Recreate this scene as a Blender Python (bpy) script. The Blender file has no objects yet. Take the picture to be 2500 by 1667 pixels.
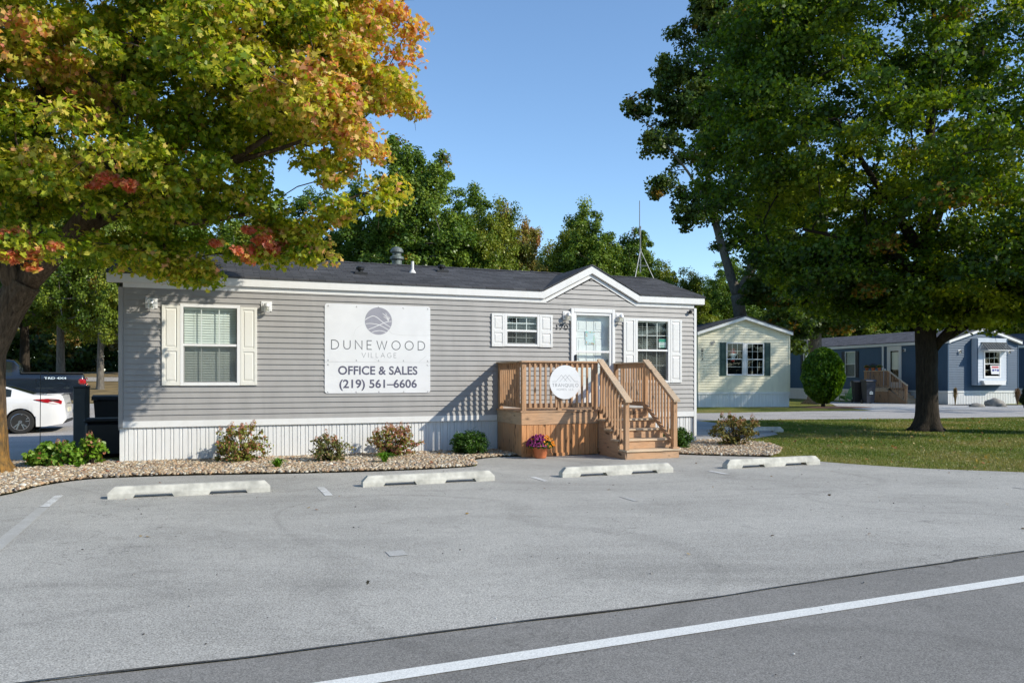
import bpy, bmesh, math, random
import numpy as np
from mathutils import Vector, Matrix, noise as mnoise
from mathutils.geometry import tessellate_polygon

R = math.radians
scene = bpy.context.scene
COL = scene.collection
CAM_H = 1.546
FPX = 1915.0

# ------------------------------------------------------------------ helpers
def at(px, py, Y):
    """A point at real distance Y that the photo shows at px, py."""
    return ((px - 1250.0) / FPX * Y, Y, CAM_H + (923.0 - py) / FPX * Y)

def sstep(a, b, x):
    t = max(0.0, min(1.0, (x - a) / (b - a)))
    return t * t * (3 - 2 * t)

def hgt(x, y):
    """Ground height: flat lot, a bank rising behind on the left."""
    h = 1.9 * sstep(19, 47, y) * sstep(-5, -13, x)
    return h

def tag(o, label=None, cat=None, group=None, kind=None):
    if label: o['label'] = label
    if cat: o['category'] = cat
    if group: o['group'] = group
    if kind: o['kind'] = kind
    return o

def empty(name, loc=(0, 0, 0), rz=0.0, label=None, cat=None, group=None):
    o = bpy.data.objects.new(name, None)
    COL.objects.link(o)
    o.location = loc
    o.rotation_euler = (0, 0, rz)
    o.empty_display_size = 0.2
    return tag(o, label, cat, group)

class MB:
    def __init__(self):
        self.v = []; self.f = []; self.m = []
    def add(self, vs, fs, m=0):
        b = len(self.v)
        self.v.extend([tuple(p) for p in vs])
        for f in fs:
            self.f.append([i + b for i in f]); self.m.append(m)
        return self
    def box(self, x0, y0, z0, x1, y1, z1, m=0):
        if x0 > x1: x0, x1 = x1, x0
        if y0 > y1: y0, y1 = y1, y0
        if z0 > z1: z0, z1 = z1, z0
        vs = [(x0,y0,z0),(x1,y0,z0),(x1,y1,z0),(x0,y1,z0),(x0,y0,z1),(x1,y0,z1),(x1,y1,z1),(x0,y1,z1)]
        return self.add(vs, [(0,3,2,1),(4,5,6,7),(0,1,5,4),(1,2,6,5),(2,3,7,6),(3,0,4,7)], m)
    def bbox(self, x0, y0, z0, x1, y1, z1, c=0.004, m=0):
        """A box with chamfered long edges (bevel c on every edge)."""
        bm = bmesh.new()
        bmesh.ops.create_cube(bm, size=1)
        for v in bm.verts:
            v.co = Vector(((x0+x1)/2 + v.co.x*(x1-x0), (y0+y1)/2 + v.co.y*(y1-y0), (z0+z1)/2 + v.co.z*(z1-z0)))
        bmesh.ops.bevel(bm, geom=bm.edges[:], offset=c, segments=1, affect='EDGES')
        self.addbm(bm, m); bm.free()
        return self
    def addbm(self, bm, m=0):
        bm.verts.index_update()
        self.add([v.co[:] for v in bm.verts], [[v.index for v in f.verts] for f in bm.faces], m)
    def prism(self, poly, fn, d0, d1, m=0):
        """poly: 2D list (ccw seen from d0 side); fn(a,b,d)->xyz"""
        n = len(poly)
        vs = [fn(a, b, d0) for a, b in poly] + [fn(a, b, d1) for a, b in poly]
        fs = [tuple(range(n)), tuple(range(2*n-1, n-1, -1))]
        for i in range(n):
            j = (i+1) % n
            fs.append((i, i+n, j+n, j))
        return self.add(vs, fs, m)
    def tube(self, pts, rad, n=8, m=0, cap=True):
        pts = [Vector(p) for p in pts]
        if not hasattr(rad, '__len__'): rad = [rad]*len(pts)
        b = len(self.v); up = Vector((0,0,1)); prev = None
        for i, p in enumerate(pts):
            if i == 0: t = pts[1]-p
            elif i == len(pts)-1: t = p-pts[i-1]
            else: t = pts[i+1]-pts[i-1]
            t.normalize()
            if prev is None:
                a = t.cross(up)
                if a.length < 1e-3: a = t.cross(Vector((1,0,0)))
            else:
                a = prev - t*prev.dot(t)
            a.normalize(); prev = a; c = t.cross(a)
            for k in range(n):
                an = 2*math.pi*k/n
                self.v.append(tuple(p + (a*math.cos(an)+c*math.sin(an))*rad[i]))
        for i in range(len(pts)-1):
            for k in range(n):
                k2 = (k+1) % n
                self.f.append([b+i*n+k, b+i*n+k2, b+(i+1)*n+k2, b+(i+1)*n+k]); self.m.append(m)
        if cap:
            self.f.append([b+k for k in range(n)][::-1]); self.m.append(m)
            e = b+(len(pts)-1)*n
            self.f.append([e+k for k in range(n)]); self.m.append(m)
        return self
    def lathe(self, prof, c=(0,0,0), n=24, m=0, axis='z', sx=1, sy=1):
        b = len(self.v)
        for r, h in prof:
            for k in range(n):
                a = 2*math.pi*k/n
                x, y = r*math.cos(a)*sx, r*math.sin(a)*sy
                if axis == 'z': p = (c[0]+x, c[1]+y, c[2]+h)
                elif axis == 'y': p = (c[0]+x, c[1]+h, c[2]+y)
                else: p = (c[0]+h, c[1]+x, c[2]+y)
                self.v.append(p)
        for i in range(len(prof)-1):
            for k in range(n):
                k2 = (k+1) % n
                self.f.append([b+i*n+k, b+i*n+k2, b+(i+1)*n+k2, b+(i+1)*n+k]); self.m.append(m)
        self.f.append([b+k for k in range(n)][::-1]); self.m.append(m)
        e = b+(len(prof)-1)*n
        self.f.append([e+k for k in range(n)]); self.m.append(m)
        return self
    def ribbon(self, pts, w, y, m=0, closed=False):
        """flat ribbon in the xz plane facing -y"""
        P = [Vector((a, b)) for a, b in pts]; n = len(P); b0 = len(self.v)
        for i in range(n):
            if closed: a, c = P[(i-1) % n], P[(i+1) % n]
            else: a, c = P[max(i-1, 0)], P[min(i+1, n-1)]
            d1 = (P[i]-a); d2 = (c-P[i])
            if d1.length < 1e-9: d1 = d2
            if d2.length < 1e-9: d2 = d1
            d1 = d1.normalized(); d2 = d2.normalized()
            t = (d1+d2)
            t = t.normalized() if t.length > 1e-4 else d1
            nn = Vector((-t.y, t.x)); k = max(0.45, nn.dot(Vector((-d1.y, d1.x))))
            o = nn*(w/2/k)
            self.v.append((P[i].x+o.x, y, P[i].y+o.y)); self.v.append((P[i].x-o.x, y, P[i].y-o.y))
        for i in range(n if closed else n-1):
            j = (i+1) % n
            self.f.append([b0+2*i+1, b0+2*j+1, b0+2*j, b0+2*i]); self.m.append(m)
        return self
    def obj(self, name, mats, parent=None, off=(0,0,0), smooth=False, fixn=False, loc=None, rz=None):
        me = bpy.data.meshes.new(name)
        vs = [(a-off[0], b-off[1], c-off[2]) for a, b, c in self.v] if any(off) else self.v
        me.from_pydata(vs, [], self.f)
        if not isinstance(mats, (list, tuple)): mats = [mats]
        for m in mats: me.materials.append(m)
        if len(mats) > 1: me.polygons.foreach_set('material_index', self.m)
        if smooth: me.polygons.foreach_set('use_smooth', [True]*len(me.polygons))
        if fixn:
            bm = bmesh.new(); bm.from_mesh(me)
            bmesh.ops.recalc_face_normals(bm, faces=bm.faces[:]); bm.to_mesh(me); bm.free()
        me.update()
        o = bpy.data.objects.new(name, me)
        COL.objects.link(o)
        if parent: o.parent = parent
        if loc is not None: o.location = loc
        if rz is not None: o.rotation_euler = (0, 0, rz)
        return o

def copy_tree(o, parent=None):
    c = o.copy(); COL.objects.link(c); c.parent = parent
    for ch in [x for x in bpy.data.objects if x.parent == o]:
        copy_tree(ch, c)
    return c

# ------------------------------------------------------------------ materials
class NT:
    def __init__(self, name):
        self.mat = bpy.data.materials.new(name); self.mat.use_nodes = True
        self.t = self.mat.node_tree; self.t.nodes.clear()
        self.out = self.n('ShaderNodeOutputMaterial')
    def n(self, typ, **kw):
        nd = self.t.nodes.new(typ)
        for k, v in kw.items():
            if k.startswith('i_'):
                nd.inputs[k[2:].replace('_', ' ')].default_value = v
            else: setattr(nd, k, v)
        return nd
    def l(self, a, b): self.t.links.new(a, b)
    def coord(self, scale=(1,1,1), kind='Object', rot=(0,0,0)):
        tc = self.n('ShaderNodeTexCoord'); mp = self.n('ShaderNodeMapping')
        mp.inputs['Scale'].default_value = scale; mp.inputs['Rotation'].default_value = rot
        self.l(tc.outputs[kind], mp.inputs['Vector'])
        return mp.outputs['Vector']
    def noise(self, vec, scale, detail=4, rough=0.55, dist=0.0):
        nd = self.n('ShaderNodeTexNoise')
        nd.inputs['Scale'].default_value = scale; nd.inputs['Detail'].default_value = detail
        nd.inputs['Roughness'].default_value = rough; nd.inputs['Distortion'].default_value = dist
        if vec is not None: self.l(vec, nd.inputs['Vector'])
        return nd.outputs['Fac']
    def ramp(self, fac, stops, interp='LINEAR'):
        r = self.n('ShaderNodeValToRGB'); cr = r.color_ramp; cr.interpolation = interp
        while len(cr.elements) < len(stops): cr.elements.new(0.5)
        for e, (p, c) in zip(cr.elements, stops):
            e.position = p
            e.color = (c, c, c, 1) if not hasattr(c, '__len__') else (c[0], c[1], c[2], 1)
        self.l(fac, r.inputs['Fac'])
        return r.outputs['Color']
    def mix(self, fac, a, b, mode='MIX'):
        m = self.n('ShaderNodeMix', data_type='RGBA', blend_type=mode)
        for s, v in ((m.inputs[0], fac), (m.inputs[6], a), (m.inputs[7], b)):
            if isinstance(v, (int, float)): s.default_value = v
            elif isinstance(v, (tuple, list)): s.default_value = (v[0], v[1], v[2], 1)
            else: self.l(v, s)
        return m.outputs[2]
    def bump(self, h, strength=0.3, dist=0.01, nrm=None):
        b = self.n('ShaderNodeBump'); b.inputs['Strength'].default_value = strength; b.inputs['Distance'].default_value = dist
        self.l(h, b.inputs['Height'])
        if nrm is not None: self.l(nrm, b.inputs['Normal'])
        return b.outputs['Normal']
    def bsdf(self, col, rough=0.6, nrm=None, metallic=0.0, spec=0.5, coat=0.0):
        p = self.n('ShaderNodeBsdfPrincipled')
        if isinstance(col, (tuple, list)): p.inputs['Base Color'].default_value = (col[0], col[1], col[2], 1)
        else: self.l(col, p.inputs['Base Color'])
        if isinstance(rough, (int, float)): p.inputs['Roughness'].default_value = rough
        else: self.l(rough, p.inputs['Roughness'])
        p.inputs['Metallic'].default_value = metallic
        p.inputs['Specular IOR Level'].default_value = spec
        p.inputs['Coat Weight'].default_value = coat
        if nrm is not None: self.l(nrm, p.inputs['Normal'])
        self.l(p.outputs[0], self.out.inputs['Surface'])
        return p

def simple(name, col, rough=0.5, metallic=0.0, var=0.12, scale=3.0, spec=0.5, coat=0.0, bump=0.0):
    N = NT(name)
    v = N.coord()
    f = N.noise(v, scale, 5)
    lo = tuple(c*(1-var) for c in col); hi = tuple(min(1, c*(1+var*0.6)) for c in col)
    c = N.ramp(f, [(0.3, lo), (0.7, hi)])
    nrm = N.bump(N.noise(v, 60, 3), bump, 0.004) if bump else None
    N.bsdf(c, rough, nrm, metallic, spec, coat)
    return N.mat

def siding_mat(name, col):
    N = NT(name)
    v = N.coord()
    streak = N.noise(N.coord((1.2, 1.2, 0.35)), 3.0, 5)
    c = N.ramp(streak, [(0.25, tuple(x*0.86 for x in col)), (0.6, col), (0.85, tuple(min(1, x*1.07) for x in col))])
    grime = N.ramp(N.noise(N.coord((6, 6, 0.6)), 2.0, 6), [(0.52, 0.0), (0.75, 0.25)])
    c = N.mix(grime, c, tuple(x*0.72 for x in col))
    grain = N.noise(N.coord((3, 3, 60)), 8.0, 3)
    N.bsdf(c, 0.48, N.bump(grain, 0.12, 0.002), spec=0.4)
    return N.mat

def white_mat(name='white_vinyl', col=(0.75, 0.75, 0.735), dirt=0.25):
    N = NT(name)
    d = N.ramp(N.noise(N.coord((2.5, 2.5, 1.0)), 2.2, 7, 0.65), [(0.45, 0.0), (0.8, dirt)])
    c = N.mix(d, col, (0.50, 0.49, 0.44))
    N.bsdf(c, 0.42, spec=0.4)
    return N.mat

def asphalt_mat(name, base, coarse=1.0, stain=0.2, warm=(1, 1, 1), vis=0.0):
    N = NT(name)
    v = N.coord(kind='Object')
    sp = N.noise(v, 95*coarse, 3, 0.75)
    vo = N.n('ShaderNodeTexVoronoi'); vo.inputs['Scale'].default_value = 130*coarse; N.l(v, vo.inputs['Vector'])
    agg = N.mix(0.4, N.ramp(sp, [(0.32, 0.10), (0.50, 0.95), (0.68, 2.0)]), N.ramp(vo.outputs['Color'], [(0.1, 0.6), (0.9, 1.35)]))
    big = N.ramp(N.noise(N.coord((0.35, 0.6, 1), rot=(0, 0, R(-23))), 1.1, 6, 0.6, 0.6), [(0.3, 1-stain), (0.55, 1.0), (0.8, 1+stain*0.45)])
    med = N.ramp(N.noise(v, 5.5, 6, 0.7), [(0.3, 0.93), (0.7, 1.06)])
    streak = N.ramp(N.noise(N.coord((0.5, 5.0, 1), rot=(0, 0, R(-21))), 1.0, 5, 0.6, 0.4), [(0.52, 1.0), (0.75, 1-stain*0.45)])
    spots = N.ramp(N.noise(v, 2.3, 2, 0.5), [(0.66, 1.0), (0.74, 1-stain*0.5)])
    bc = tuple(base*w for w in warm)
    c = N.mix(1.0, bc, agg, 'MULTIPLY')
    ar = N.ramp(N.noise(N.coord((1, 1, 1)), 0.22, 1, 0.4, 0.5), [(0.487, 1.0), (0.495, 0.90), (0.503, 0.90), (0.511, 1.0)])
    cr_ = N.ramp(N.noise(N.coord((1, 1, 1)), 0.55, 5, 0.62), [(0.4975, 1.0), (0.5, 0.62), (0.5025, 1.0)])
    msk = N.ramp(N.noise(N.coord((1, 1, 1)), 0.35, 2), [(0.50, 0.0), (0.60, 1.0)])
    cr_ = N.mix(msk, (1, 1, 1), cr_)
    for k in (big, med, streak, spots, ar, cr_): c = N.mix(1.0, c, k, 'MULTIPLY')
    pits = N.ramp(N.noise(v, 38*coarse, 2, 0.5), [(0.68, 1.0), (0.76, 0.55)])
    c = N.mix(1.0, c, pits, 'MULTIPLY')
    N.bsdf(c, 0.85, N.bump(sp, 0.5, 0.004*1.0/coarse), spec=0.25)
    return N.mat

def wood_mat(name, axis, tint=(0.52, 0.32, 0.16), grey=0.35):
    N = NT(name)
    sc = [9.0, 9.0, 9.0]; sc[axis] = 0.7
    geo = N.n('ShaderNodeNewGeometry'); oi = N.n('ShaderNodeObjectInfo')
    tc = N.n('ShaderNodeTexCoord')
    va = N.n('ShaderNodeVectorMath', operation='SCALE'); va.inputs[0].default_value = (13.1, 7.7, 5.3)
    ad = N.n('ShaderNodeMath', operation='ADD'); N.l(geo.outputs['Random Per Island'], ad.inputs[0]); N.l(oi.outputs['Random'], ad.inputs[1])
    N.l(ad.outputs[0], va.inputs['Scale'])
    v2 = N.n('ShaderNodeVectorMath', operation='ADD'); N.l(tc.outputs['Object'], v2.inputs[0]); N.l(va.outputs[0], v2.inputs[1])
    mp = N.n('ShaderNodeMapping'); mp.inputs['Scale'].default_value = sc; N.l(v2.outputs[0], mp.inputs['Vector'])
    g = N.noise(mp.outputs['Vector'], 3.0, 6, 0.6, 1.6)
    fine = N.noise(mp.outputs['Vector'], 22.0, 3, 0.6)
    c = N.ramp(g, [(0.30, tuple(x*0.45 for x in tint)), (0.45, tint), (0.62, tuple(min(1, x*1.25) for x in tint)), (0.75, tuple(x*0.8 for x in tint))])
    isl = N.ramp(ad.outputs[0], [(0.0, 0.66), (0.5, 1.0), (1.0, 1.25)])
    c = N.mix(1.0, c, isl, 'MULTIPLY')
    gr = N.ramp(N.noise(tc.outputs['Object'], 2.1, 5), [(0.35, grey*0.3), (0.65, grey)])
    c = N.mix(gr, c, (0.40, 0.35, 0.28))
    sk = [16.0, 16.0, 16.0]; sk[axis] = 6.0
    mk = N.n('ShaderNodeMapping'); mk.inputs['Scale'].default_value = sk; N.l(v2.outputs[0], mk.inputs['Vector'])
    knots = N.ramp(N.noise(mk.outputs['Vector'], 0.55, 1, 0.4), [(0.66, 1.0), (0.72, 0.30)])
    c = N.mix(1.0, c, knots, 'MULTIPLY')
    N.bsdf(c, 0.75, N.bump(fine, 0.25, 0.002), spec=0.25)
    return N.mat

def shingle_mat(name, base=0.028, tintc=(1.0, 1.02, 1.1)):
    N = NT(name)
    br = N.n('ShaderNodeTexBrick'); N.l(N.coord(), br.inputs['Vector'])
    br.inputs['Color1'].default_value = (base*0.8*tintc[0], base*0.8*tintc[1], base*0.8*tintc[2], 1)
    br.inputs['Color2'].default_value = (base*1.35*tintc[0], base*1.35*tintc[1], base*1.35*tintc[2], 1)
    br.inputs['Mortar'].default_value = (base*0.35, base*0.35, base*0.37, 1)
    br.inputs['Scale'].default_value = 1.0; br.inputs['Mortar Size'].default_value = 0.006
    br.inputs['Brick Width'].default_value = 0.30; br.inputs['Row Height'].default_value = 0.135
    br.offset = 0.37
    v = N.coord()
    big = N.ramp(N.noise(v, 1.3, 5), [(0.3, 0.85), (0.7, 1.2)])
    gran = N.ramp(N.noise(v, 160, 2), [(0.3, 0.7), (0.7, 1.35)])
    c = N.mix(1.0, N.mix(1.0, br.outputs['Color'], big, 'MULTIPLY'), gran, 'MULTIPLY')
    nb = N.bump(br.outputs['Fac'], -0.5, 0.006)
    N.bsdf(c, 0.92, N.bump(N.noise(v, 160, 2), 0.4, 0.003, nb), spec=0.2)
    return N.mat

def leaf_mat(name, trans=0.45, rough=0.45):
    N = NT(name)
    a = N.n('ShaderNodeAttribute', attribute_name='leafcol')
    d = N.n('ShaderNodeBsdfDiffuse'); t = N.n('ShaderNodeBsdfTranslucent'); g = N.n('ShaderNodeBsdfGlossy')
    g.inputs['Roughness'].default_value = rough; g.inputs['Color'].default_value = (0.9, 0.9, 0.9, 1)
    N.l(a.outputs['Color'], d.inputs['Color'])
    tcol = N.mix(1.0, a.outputs['Color'], (1.5, 1.4, 0.45), 'MULTIPLY')
    N.l(tcol, t.inputs['Color'])
    m = N.n('ShaderNodeMixShader'); m.inputs[0].default_value = trans
    N.l(d.outputs[0], m.inputs[1]); N.l(t.outputs[0], m.inputs[2])
    m2 = N.n('ShaderNodeMixShader'); m2.inputs[0].default_value = 0.022
    N.l(m.outputs[0], m2.inputs[1]); N.l(g.outputs[0], m2.inputs[2])
    N.l(m2.outputs[0], N.out.inputs['Surface'])
    return N.mat

def attr_mat(name, attr='leafcol', rough=0.7, bump=0.0):
    N = NT(name)
    a = N.n('ShaderNodeAttribute', attribute_name=attr)
    f = N.ramp(N.noise(N.coord(), 40, 3), [(0.3, 0.85), (0.7, 1.15)])
    c = N.mix(1.0, a.outputs['Color'], f, 'MULTIPLY')
    N.bsdf(c, rough, spec=0.3)
    return N.mat

def bark_mat(name, c0=(0.055, 0.043, 0.033), c1=(0.16, 0.13, 0.10), lichen=0.0, scale=1.0):
    N = NT(name)
    f = N.noise(N.coord((14*scale, 14*scale, 2.2*scale)), 1.6, 8, 0.65, 0.7)
    c = N.ramp(f, [(0.32, c0), (0.55, tuple((a+b)/2 for a, b in zip(c0, c1))), (0.72, c1)])
    if lichen > 0:
        geo = N.n('ShaderNodeSeparateXYZ'); tc = N.n('ShaderNodeTexCoord'); N.l(tc.outputs['Object'], geo.inputs[0])
        hh = N.n('ShaderNodeMapRange'); N.l(geo.outputs['Z'], hh.inputs[0])
        hh.inputs[1].default_value = 0.2; hh.inputs[2].default_value = 2.3; hh.inputs[3].default_value = 0.42; hh.inputs[4].default_value = -0.25
        ad = N.n('ShaderNodeMath', operation='ADD'); N.l(N.noise(N.coord((3, 3, 1.4)), 2.0, 6, 0.7), ad.inputs[0]); N.l(hh.outputs[0], ad.inputs[1])
        m = N.ramp(ad.outputs[0], [(0.62, 0.0), (0.85, lichen)])
        m = N.mix(1.0, m, N.ramp(f, [(0.38, 0.25), (0.6, 1.0)]), 'MULTIPLY')
        c = N.mix(m, c, N.ramp(N.noise(N.coord(), 9, 5), [(0.35, (0.20, 0.12, 0.03)), (0.6, (0.36, 0.18, 0.035))]))
    N.bsdf(c, 0.9, N.bump(f, 0.9, 0.03), spec=0.15)
    return N.mat

def glass_mat(name='window_glass', tint=(0.94, 0.98, 0.962)):
    N = NT(name)
    tr = N.n('ShaderNodeBsdfTransparent'); tr.inputs['Color'].default_value = (*tint, 1)
    g = N.n('ShaderNodeBsdfGlossy'); g.inputs['Roughness'].default_value = 0.02
    lw = N.n('ShaderNodeLayerWeight'); lw.inputs['Blend'].default_value = 0.5
    pw = N.n('ShaderNodeMath', operation='POWER'); N.l(lw.outputs['Facing'], pw.inputs[0]); pw.inputs[1].default_value = 4.0
    wv = N.bump(N.noise(N.coord(), 1.5, 1), 0.08, 0.02); N.l(wv, g.inputs['Normal'])
    ml = N.n('ShaderNodeMath', operation='MULTIPLY_ADD'); N.l(pw.outputs[0], ml.inputs[0]); ml.inputs[1].default_value = 0.85; ml.inputs[2].default_value = 0.055
    m = N.n('ShaderNodeMixShader'); N.l(ml.outputs[0], m.inputs[0]); N.l(tr.outputs[0], m.inputs[1]); N.l(g.outputs[0], m.inputs[2])
    N.l(m.outputs[0], N.out.inputs['Surface'])
    return N.mat

def screen_mat():
    N = NT('insect_screen')
    tr = N.n('ShaderNodeBsdfTransparent'); d = N.n('ShaderNodeBsdfDiffuse'); d.inputs['Color'].default_value = (0.06, 0.065, 0.065, 1)
    m = N.n('ShaderNodeMixShader'); m.inputs[0].default_value = 0.42
    N.l(tr.outputs[0], m.inputs[1]); N.l(d.outputs[0], m.inputs[2]); N.l(m.outputs[0], N.out.inputs['Surface'])
    return N.mat

def grass_mat():
    N = NT('lawn_grass')
    v = N.coord()
    f = N.noise(v, 0.35, 6, 0.6)
    c = N.ramp(f, [(0.3, (0.11, 0.135, 0.022)), (0.5, (0.16, 0.175, 0.036)), (0.68, (0.26, 0.215, 0.08))])
    h = N.noise(v, 60, 4, 0.7)
    c = N.mix(1.0, c, N.ramp(h, [(0.3, 0.55), (0.7, 1.4)]), 'MULTIPLY')
    p = N.ramp(N.noise(v, 3.0, 5), [(0.35, 0.8), (0.65, 1.2)])
    c = N.mix(1.0, c, p, 'MULTIPLY')
    N.bsdf(c, 0.9, N.bump(h, 0.8, 0.04), spec=0.15)
    return N.mat

def paint_line_mat(name, wear=0.5, col=(0.72, 0.72, 0.70), under=(0.25, 0.25, 0.25)):
    N = NT(name)
    v = N.coord()
    f = N.noise(v, 70, 3, 0.75)
    g = N.noise(v, 3.5, 5, 0.7)
    mm = N.n('ShaderNodeMath', operation='MULTIPLY_ADD'); N.l(g, mm.inputs[0]); mm.inputs[1].default_value = 0.9; N.l(f, mm.inputs[2])
    m = N.ramp(mm.outputs[0], [(1.15-wear*0.45, 1.0), (1.28-wear*0.45, 0.0)])
    vo = N.n('ShaderNodeTexVoronoi'); vo.inputs['Scale'].default_value = 130; N.l(v, vo.inputs['Vector'])
    agg = N.ramp(vo.outputs['Color'], [(0.1, 0.82), (0.9, 1.12)])
    c = N.mix(1.0, col, agg, 'MULTIPLY')
    if m is not None: c = N.mix(m, under, c)
    N.bsdf(c, 0.7, N.bump(f, 0.4, 0.004), spec=0.3)
    return N.mat

def emblem_col(name, col, rough=0.5): return simple(name, col, rough, var=0.05, scale=8)

M = {}
M['grey_siding'] = siding_mat('grey_siding', (0.345, 0.334, 0.320))
M['cream_siding'] = siding_mat('cream_siding', (0.80, 0.75, 0.56))
M['blue_siding'] = siding_mat('blue_siding', (0.036, 0.078, 0.135))
M['dark_blue'] = siding_mat('dark_blue_siding', (0.04, 0.07, 0.12))
M['white'] = white_mat()
M['white_clean'] = white_mat('white_trim_clean', (0.77, 0.77, 0.76), 0.1)
M['cream_shutter'] = white_mat('cream_shutter', (0.74, 0.725, 0.66), 0.1)
M['shingle'] = shingle_mat('roof_shingle', 0.062)
M['shingle_grey'] = shingle_mat('roof_shingle_grey', 0.10, (1.02, 1.0, 1.08))
M['glass'] = glass_mat()
M['screen'] = screen_mat()
M['blind'] = simple('white_blind', (0.72, 0.76, 0.72), 0.5, var=0.05)
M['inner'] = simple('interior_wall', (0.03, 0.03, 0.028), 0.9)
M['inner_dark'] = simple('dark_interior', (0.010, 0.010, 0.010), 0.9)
M['door_white'] = white_mat('door_white', (0.80, 0.81, 0.82), 0.05)
M['black'] = simple('black_plastic', (0.012, 0.012, 0.013), 0.45)
M['darkgreen'] = simple('dark_green_shutter', (0.010, 0.045, 0.038), 0.5)
M['darkbrown'] = simple('dark_shutter', (0.018, 0.018, 0.022), 0.5)
M['metal'] = simple('galvanised_metal', (0.25, 0.27, 0.28), 0.55, 0.5)
M['flue'] = simple('painted_flue', (0.17, 0.20, 0.19), 0.5, 0.2, var=0.25)
M['jar'] = glass_mat('lamp_glass', (0.85, 0.85, 0.8))
M['lampwhite'] = simple('lamp_metal_white', (0.75, 0.75, 0.73), 0.3, 0.3)
M['woodx'] = wood_mat('wood_along_x', 0, (0.40, 0.225, 0.115), 0.32)
M['woody'] = wood_mat('wood_along_y', 1, (0.34, 0.19, 0.10), 0.35)
M['woodz'] = wood_mat('wood_along_z', 2, (0.36, 0.195, 0.095), 0.30)
M['wood_orange'] = wood_mat('cedar_boards', 2, (0.46, 0.215, 0.085), 0.12)
M['wood_old_x'] = wood_mat('weathered_wood_x', 0, (0.54, 0.40, 0.26), 0.45)
M['wood_old_y'] = wood_mat('weathered_wood_y', 1, (0.42, 0.29, 0.18), 0.55)
M['concrete'] = simple('bumper_concrete', (0.55, 0.535, 0.47), 0.85, var=0.32, scale=7, bump=0.5)
M['pad'] = asphalt_mat('driveway_concrete', 0.46, 0.8, 0.2, (1, 0.99, 0.96))
M['lot'] = asphalt_mat('lot_asphalt', 0.415, 1.0, 0.22, (1.0, 0.965, 0.875))
M['road'] = asphalt_mat('road_asphalt', 0.235, 1.35, 0.12, (1.0, 0.96, 0.885))
M['drive'] = asphalt_mat('drive_asphalt', 0.42, 1.0, 0.2, (1.05, 0.99, 0.93))
M['tar'] = simple('tar_seam', (0.060, 0.055, 0.048), 0.8, var=0.3, scale=20, bump=0.6)
M['stripe'] = paint_line_mat('lane_paint', 0.02, (0.74, 0.74, 0.70), (0.2, 0.2, 0.2))
M['faded'] = paint_line_mat('faded_paint', 0.55, (0.70, 0.70, 0.68), (0.44, 0.43, 0.40))
M['ghost'] = paint_line_mat('ghost_paint', 0.70, (0.49, 0.485, 0.46), (0.41, 0.40, 0.37))
M['grass'] = grass_mat()
M['soil'] = simple('bed_soil', (0.16, 0.115, 0.075), 0.95, var=0.35, scale=12, bump=0.8)
M['leaf'] = leaf_mat('tree_leaf')
M['leaf_dull'] = leaf_mat('dull_leaf', 0.25, 0.4)
M['stone'] = attr_mat('river_stone', rough=0.65)
M['bark_orange'] = bark_mat('maple_bark_lichen', (0.04, 0.028, 0.018), (0.20, 0.145, 0.095), 0.85)
M['bark'] = bark_mat('dark_bark', (0.020, 0.016, 0.012), (0.068, 0.054, 0.040))
M['bark_pale'] = bark_mat('pale_bark', (0.09, 0.08, 0.065), (0.26, 0.235, 0.20))
M['sign_white'] = simple('sign_panel', (0.74, 0.745, 0.755), 0.35, var=0.06, scale=2.5)
M['sign_grey'] = simple('emblem_grey', (0.315, 0.315, 0.36), 0.4, var=0.08, scale=9)
M['ink'] = simple('sign_ink', (0.10, 0.10, 0.15), 0.5, var=0.3, scale=12)
M['ink_thin'] = simple('sign_ink_grey', (0.11, 0.12, 0.13), 0.5)
M['ink_soft'] = simple('sign_ink_soft', (0.27, 0.28, 0.29), 0.5)
M['line_white'] = simple('emblem_line', (0.74, 0.74, 0.76), 0.5)
M['crack'] = simple('panel_crack', (0.52, 0.52, 0.51), 0.7)
M['screw'] = simple('screw_head', (0.30, 0.29, 0.29), 0.5, 0.5)
M['terracotta'] = simple('terracotta_pot', (0.62, 0.185, 0.07), 0.5, var=0.15)
M['tub'] = simple('shade_black_tub', (0.010, 0.010, 0.011), 0.5)  # near-black stands in for the deep shade around the tub
M['bin'] = simple('navy_bin', (0.012, 0.017, 0.032), 0.45)
M['post_grey'] = simple('dark_grey_metal', (0.055, 0.062, 0.062), 0.55, 0.1, var=0.15)

# ------------------------------------------------------------------ camera, sun, sky
cam = bpy.data.cameras.new('Camera'); co = bpy.data.objects.new('Camera', cam); COL.objects.link(co)
co.location = (0, 0, CAM_H); co.rotation_euler = (R(90), 0, 0)
cam.sensor_width = 36.0; cam.lens = FPX / 2500.0 * 36.0
cam.shift_y = (923.0 - 833.5) / 2500.0
cam.clip_end = 3000
scene.camera = co

SUN = Vector((1.404, -0.533, 0.93)).normalized()
sun = bpy.data.lights.new('sun', 'SUN'); so = bpy.data.objects.new('sun', sun); COL.objects.link(so)
sun.energy = 3.7; sun.angle = R(0.55); sun.color = (1.0, 0.93, 0.80)
so.rotation_euler = (-SUN).to_track_quat('-Z', 'Y').to_euler()
so.location = (20, -10, 30)
w = bpy.data.worlds.new('World'); scene.world = w; w.use_nodes = True
nt = w.node_tree; nt.nodes.clear()
sky = nt.nodes.new('ShaderNodeTexSky'); sky.sky_type = 'NISHITA'; sky.sun_disc = False
sky.sun_elevation = math.asin(SUN.z); sky.sun_rotation = math.atan2(SUN.x, SUN.y)
sky.altitude = 100; sky.air_density = 1.0; sky.dust_density = 0.1; sky.ozone_density = 2.4
bg = nt.nodes.new('ShaderNodeBackground'); bg.inputs['Strength'].default_value = 0.15
wo = nt.nodes.new('ShaderNodeOutputWorld')
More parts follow.
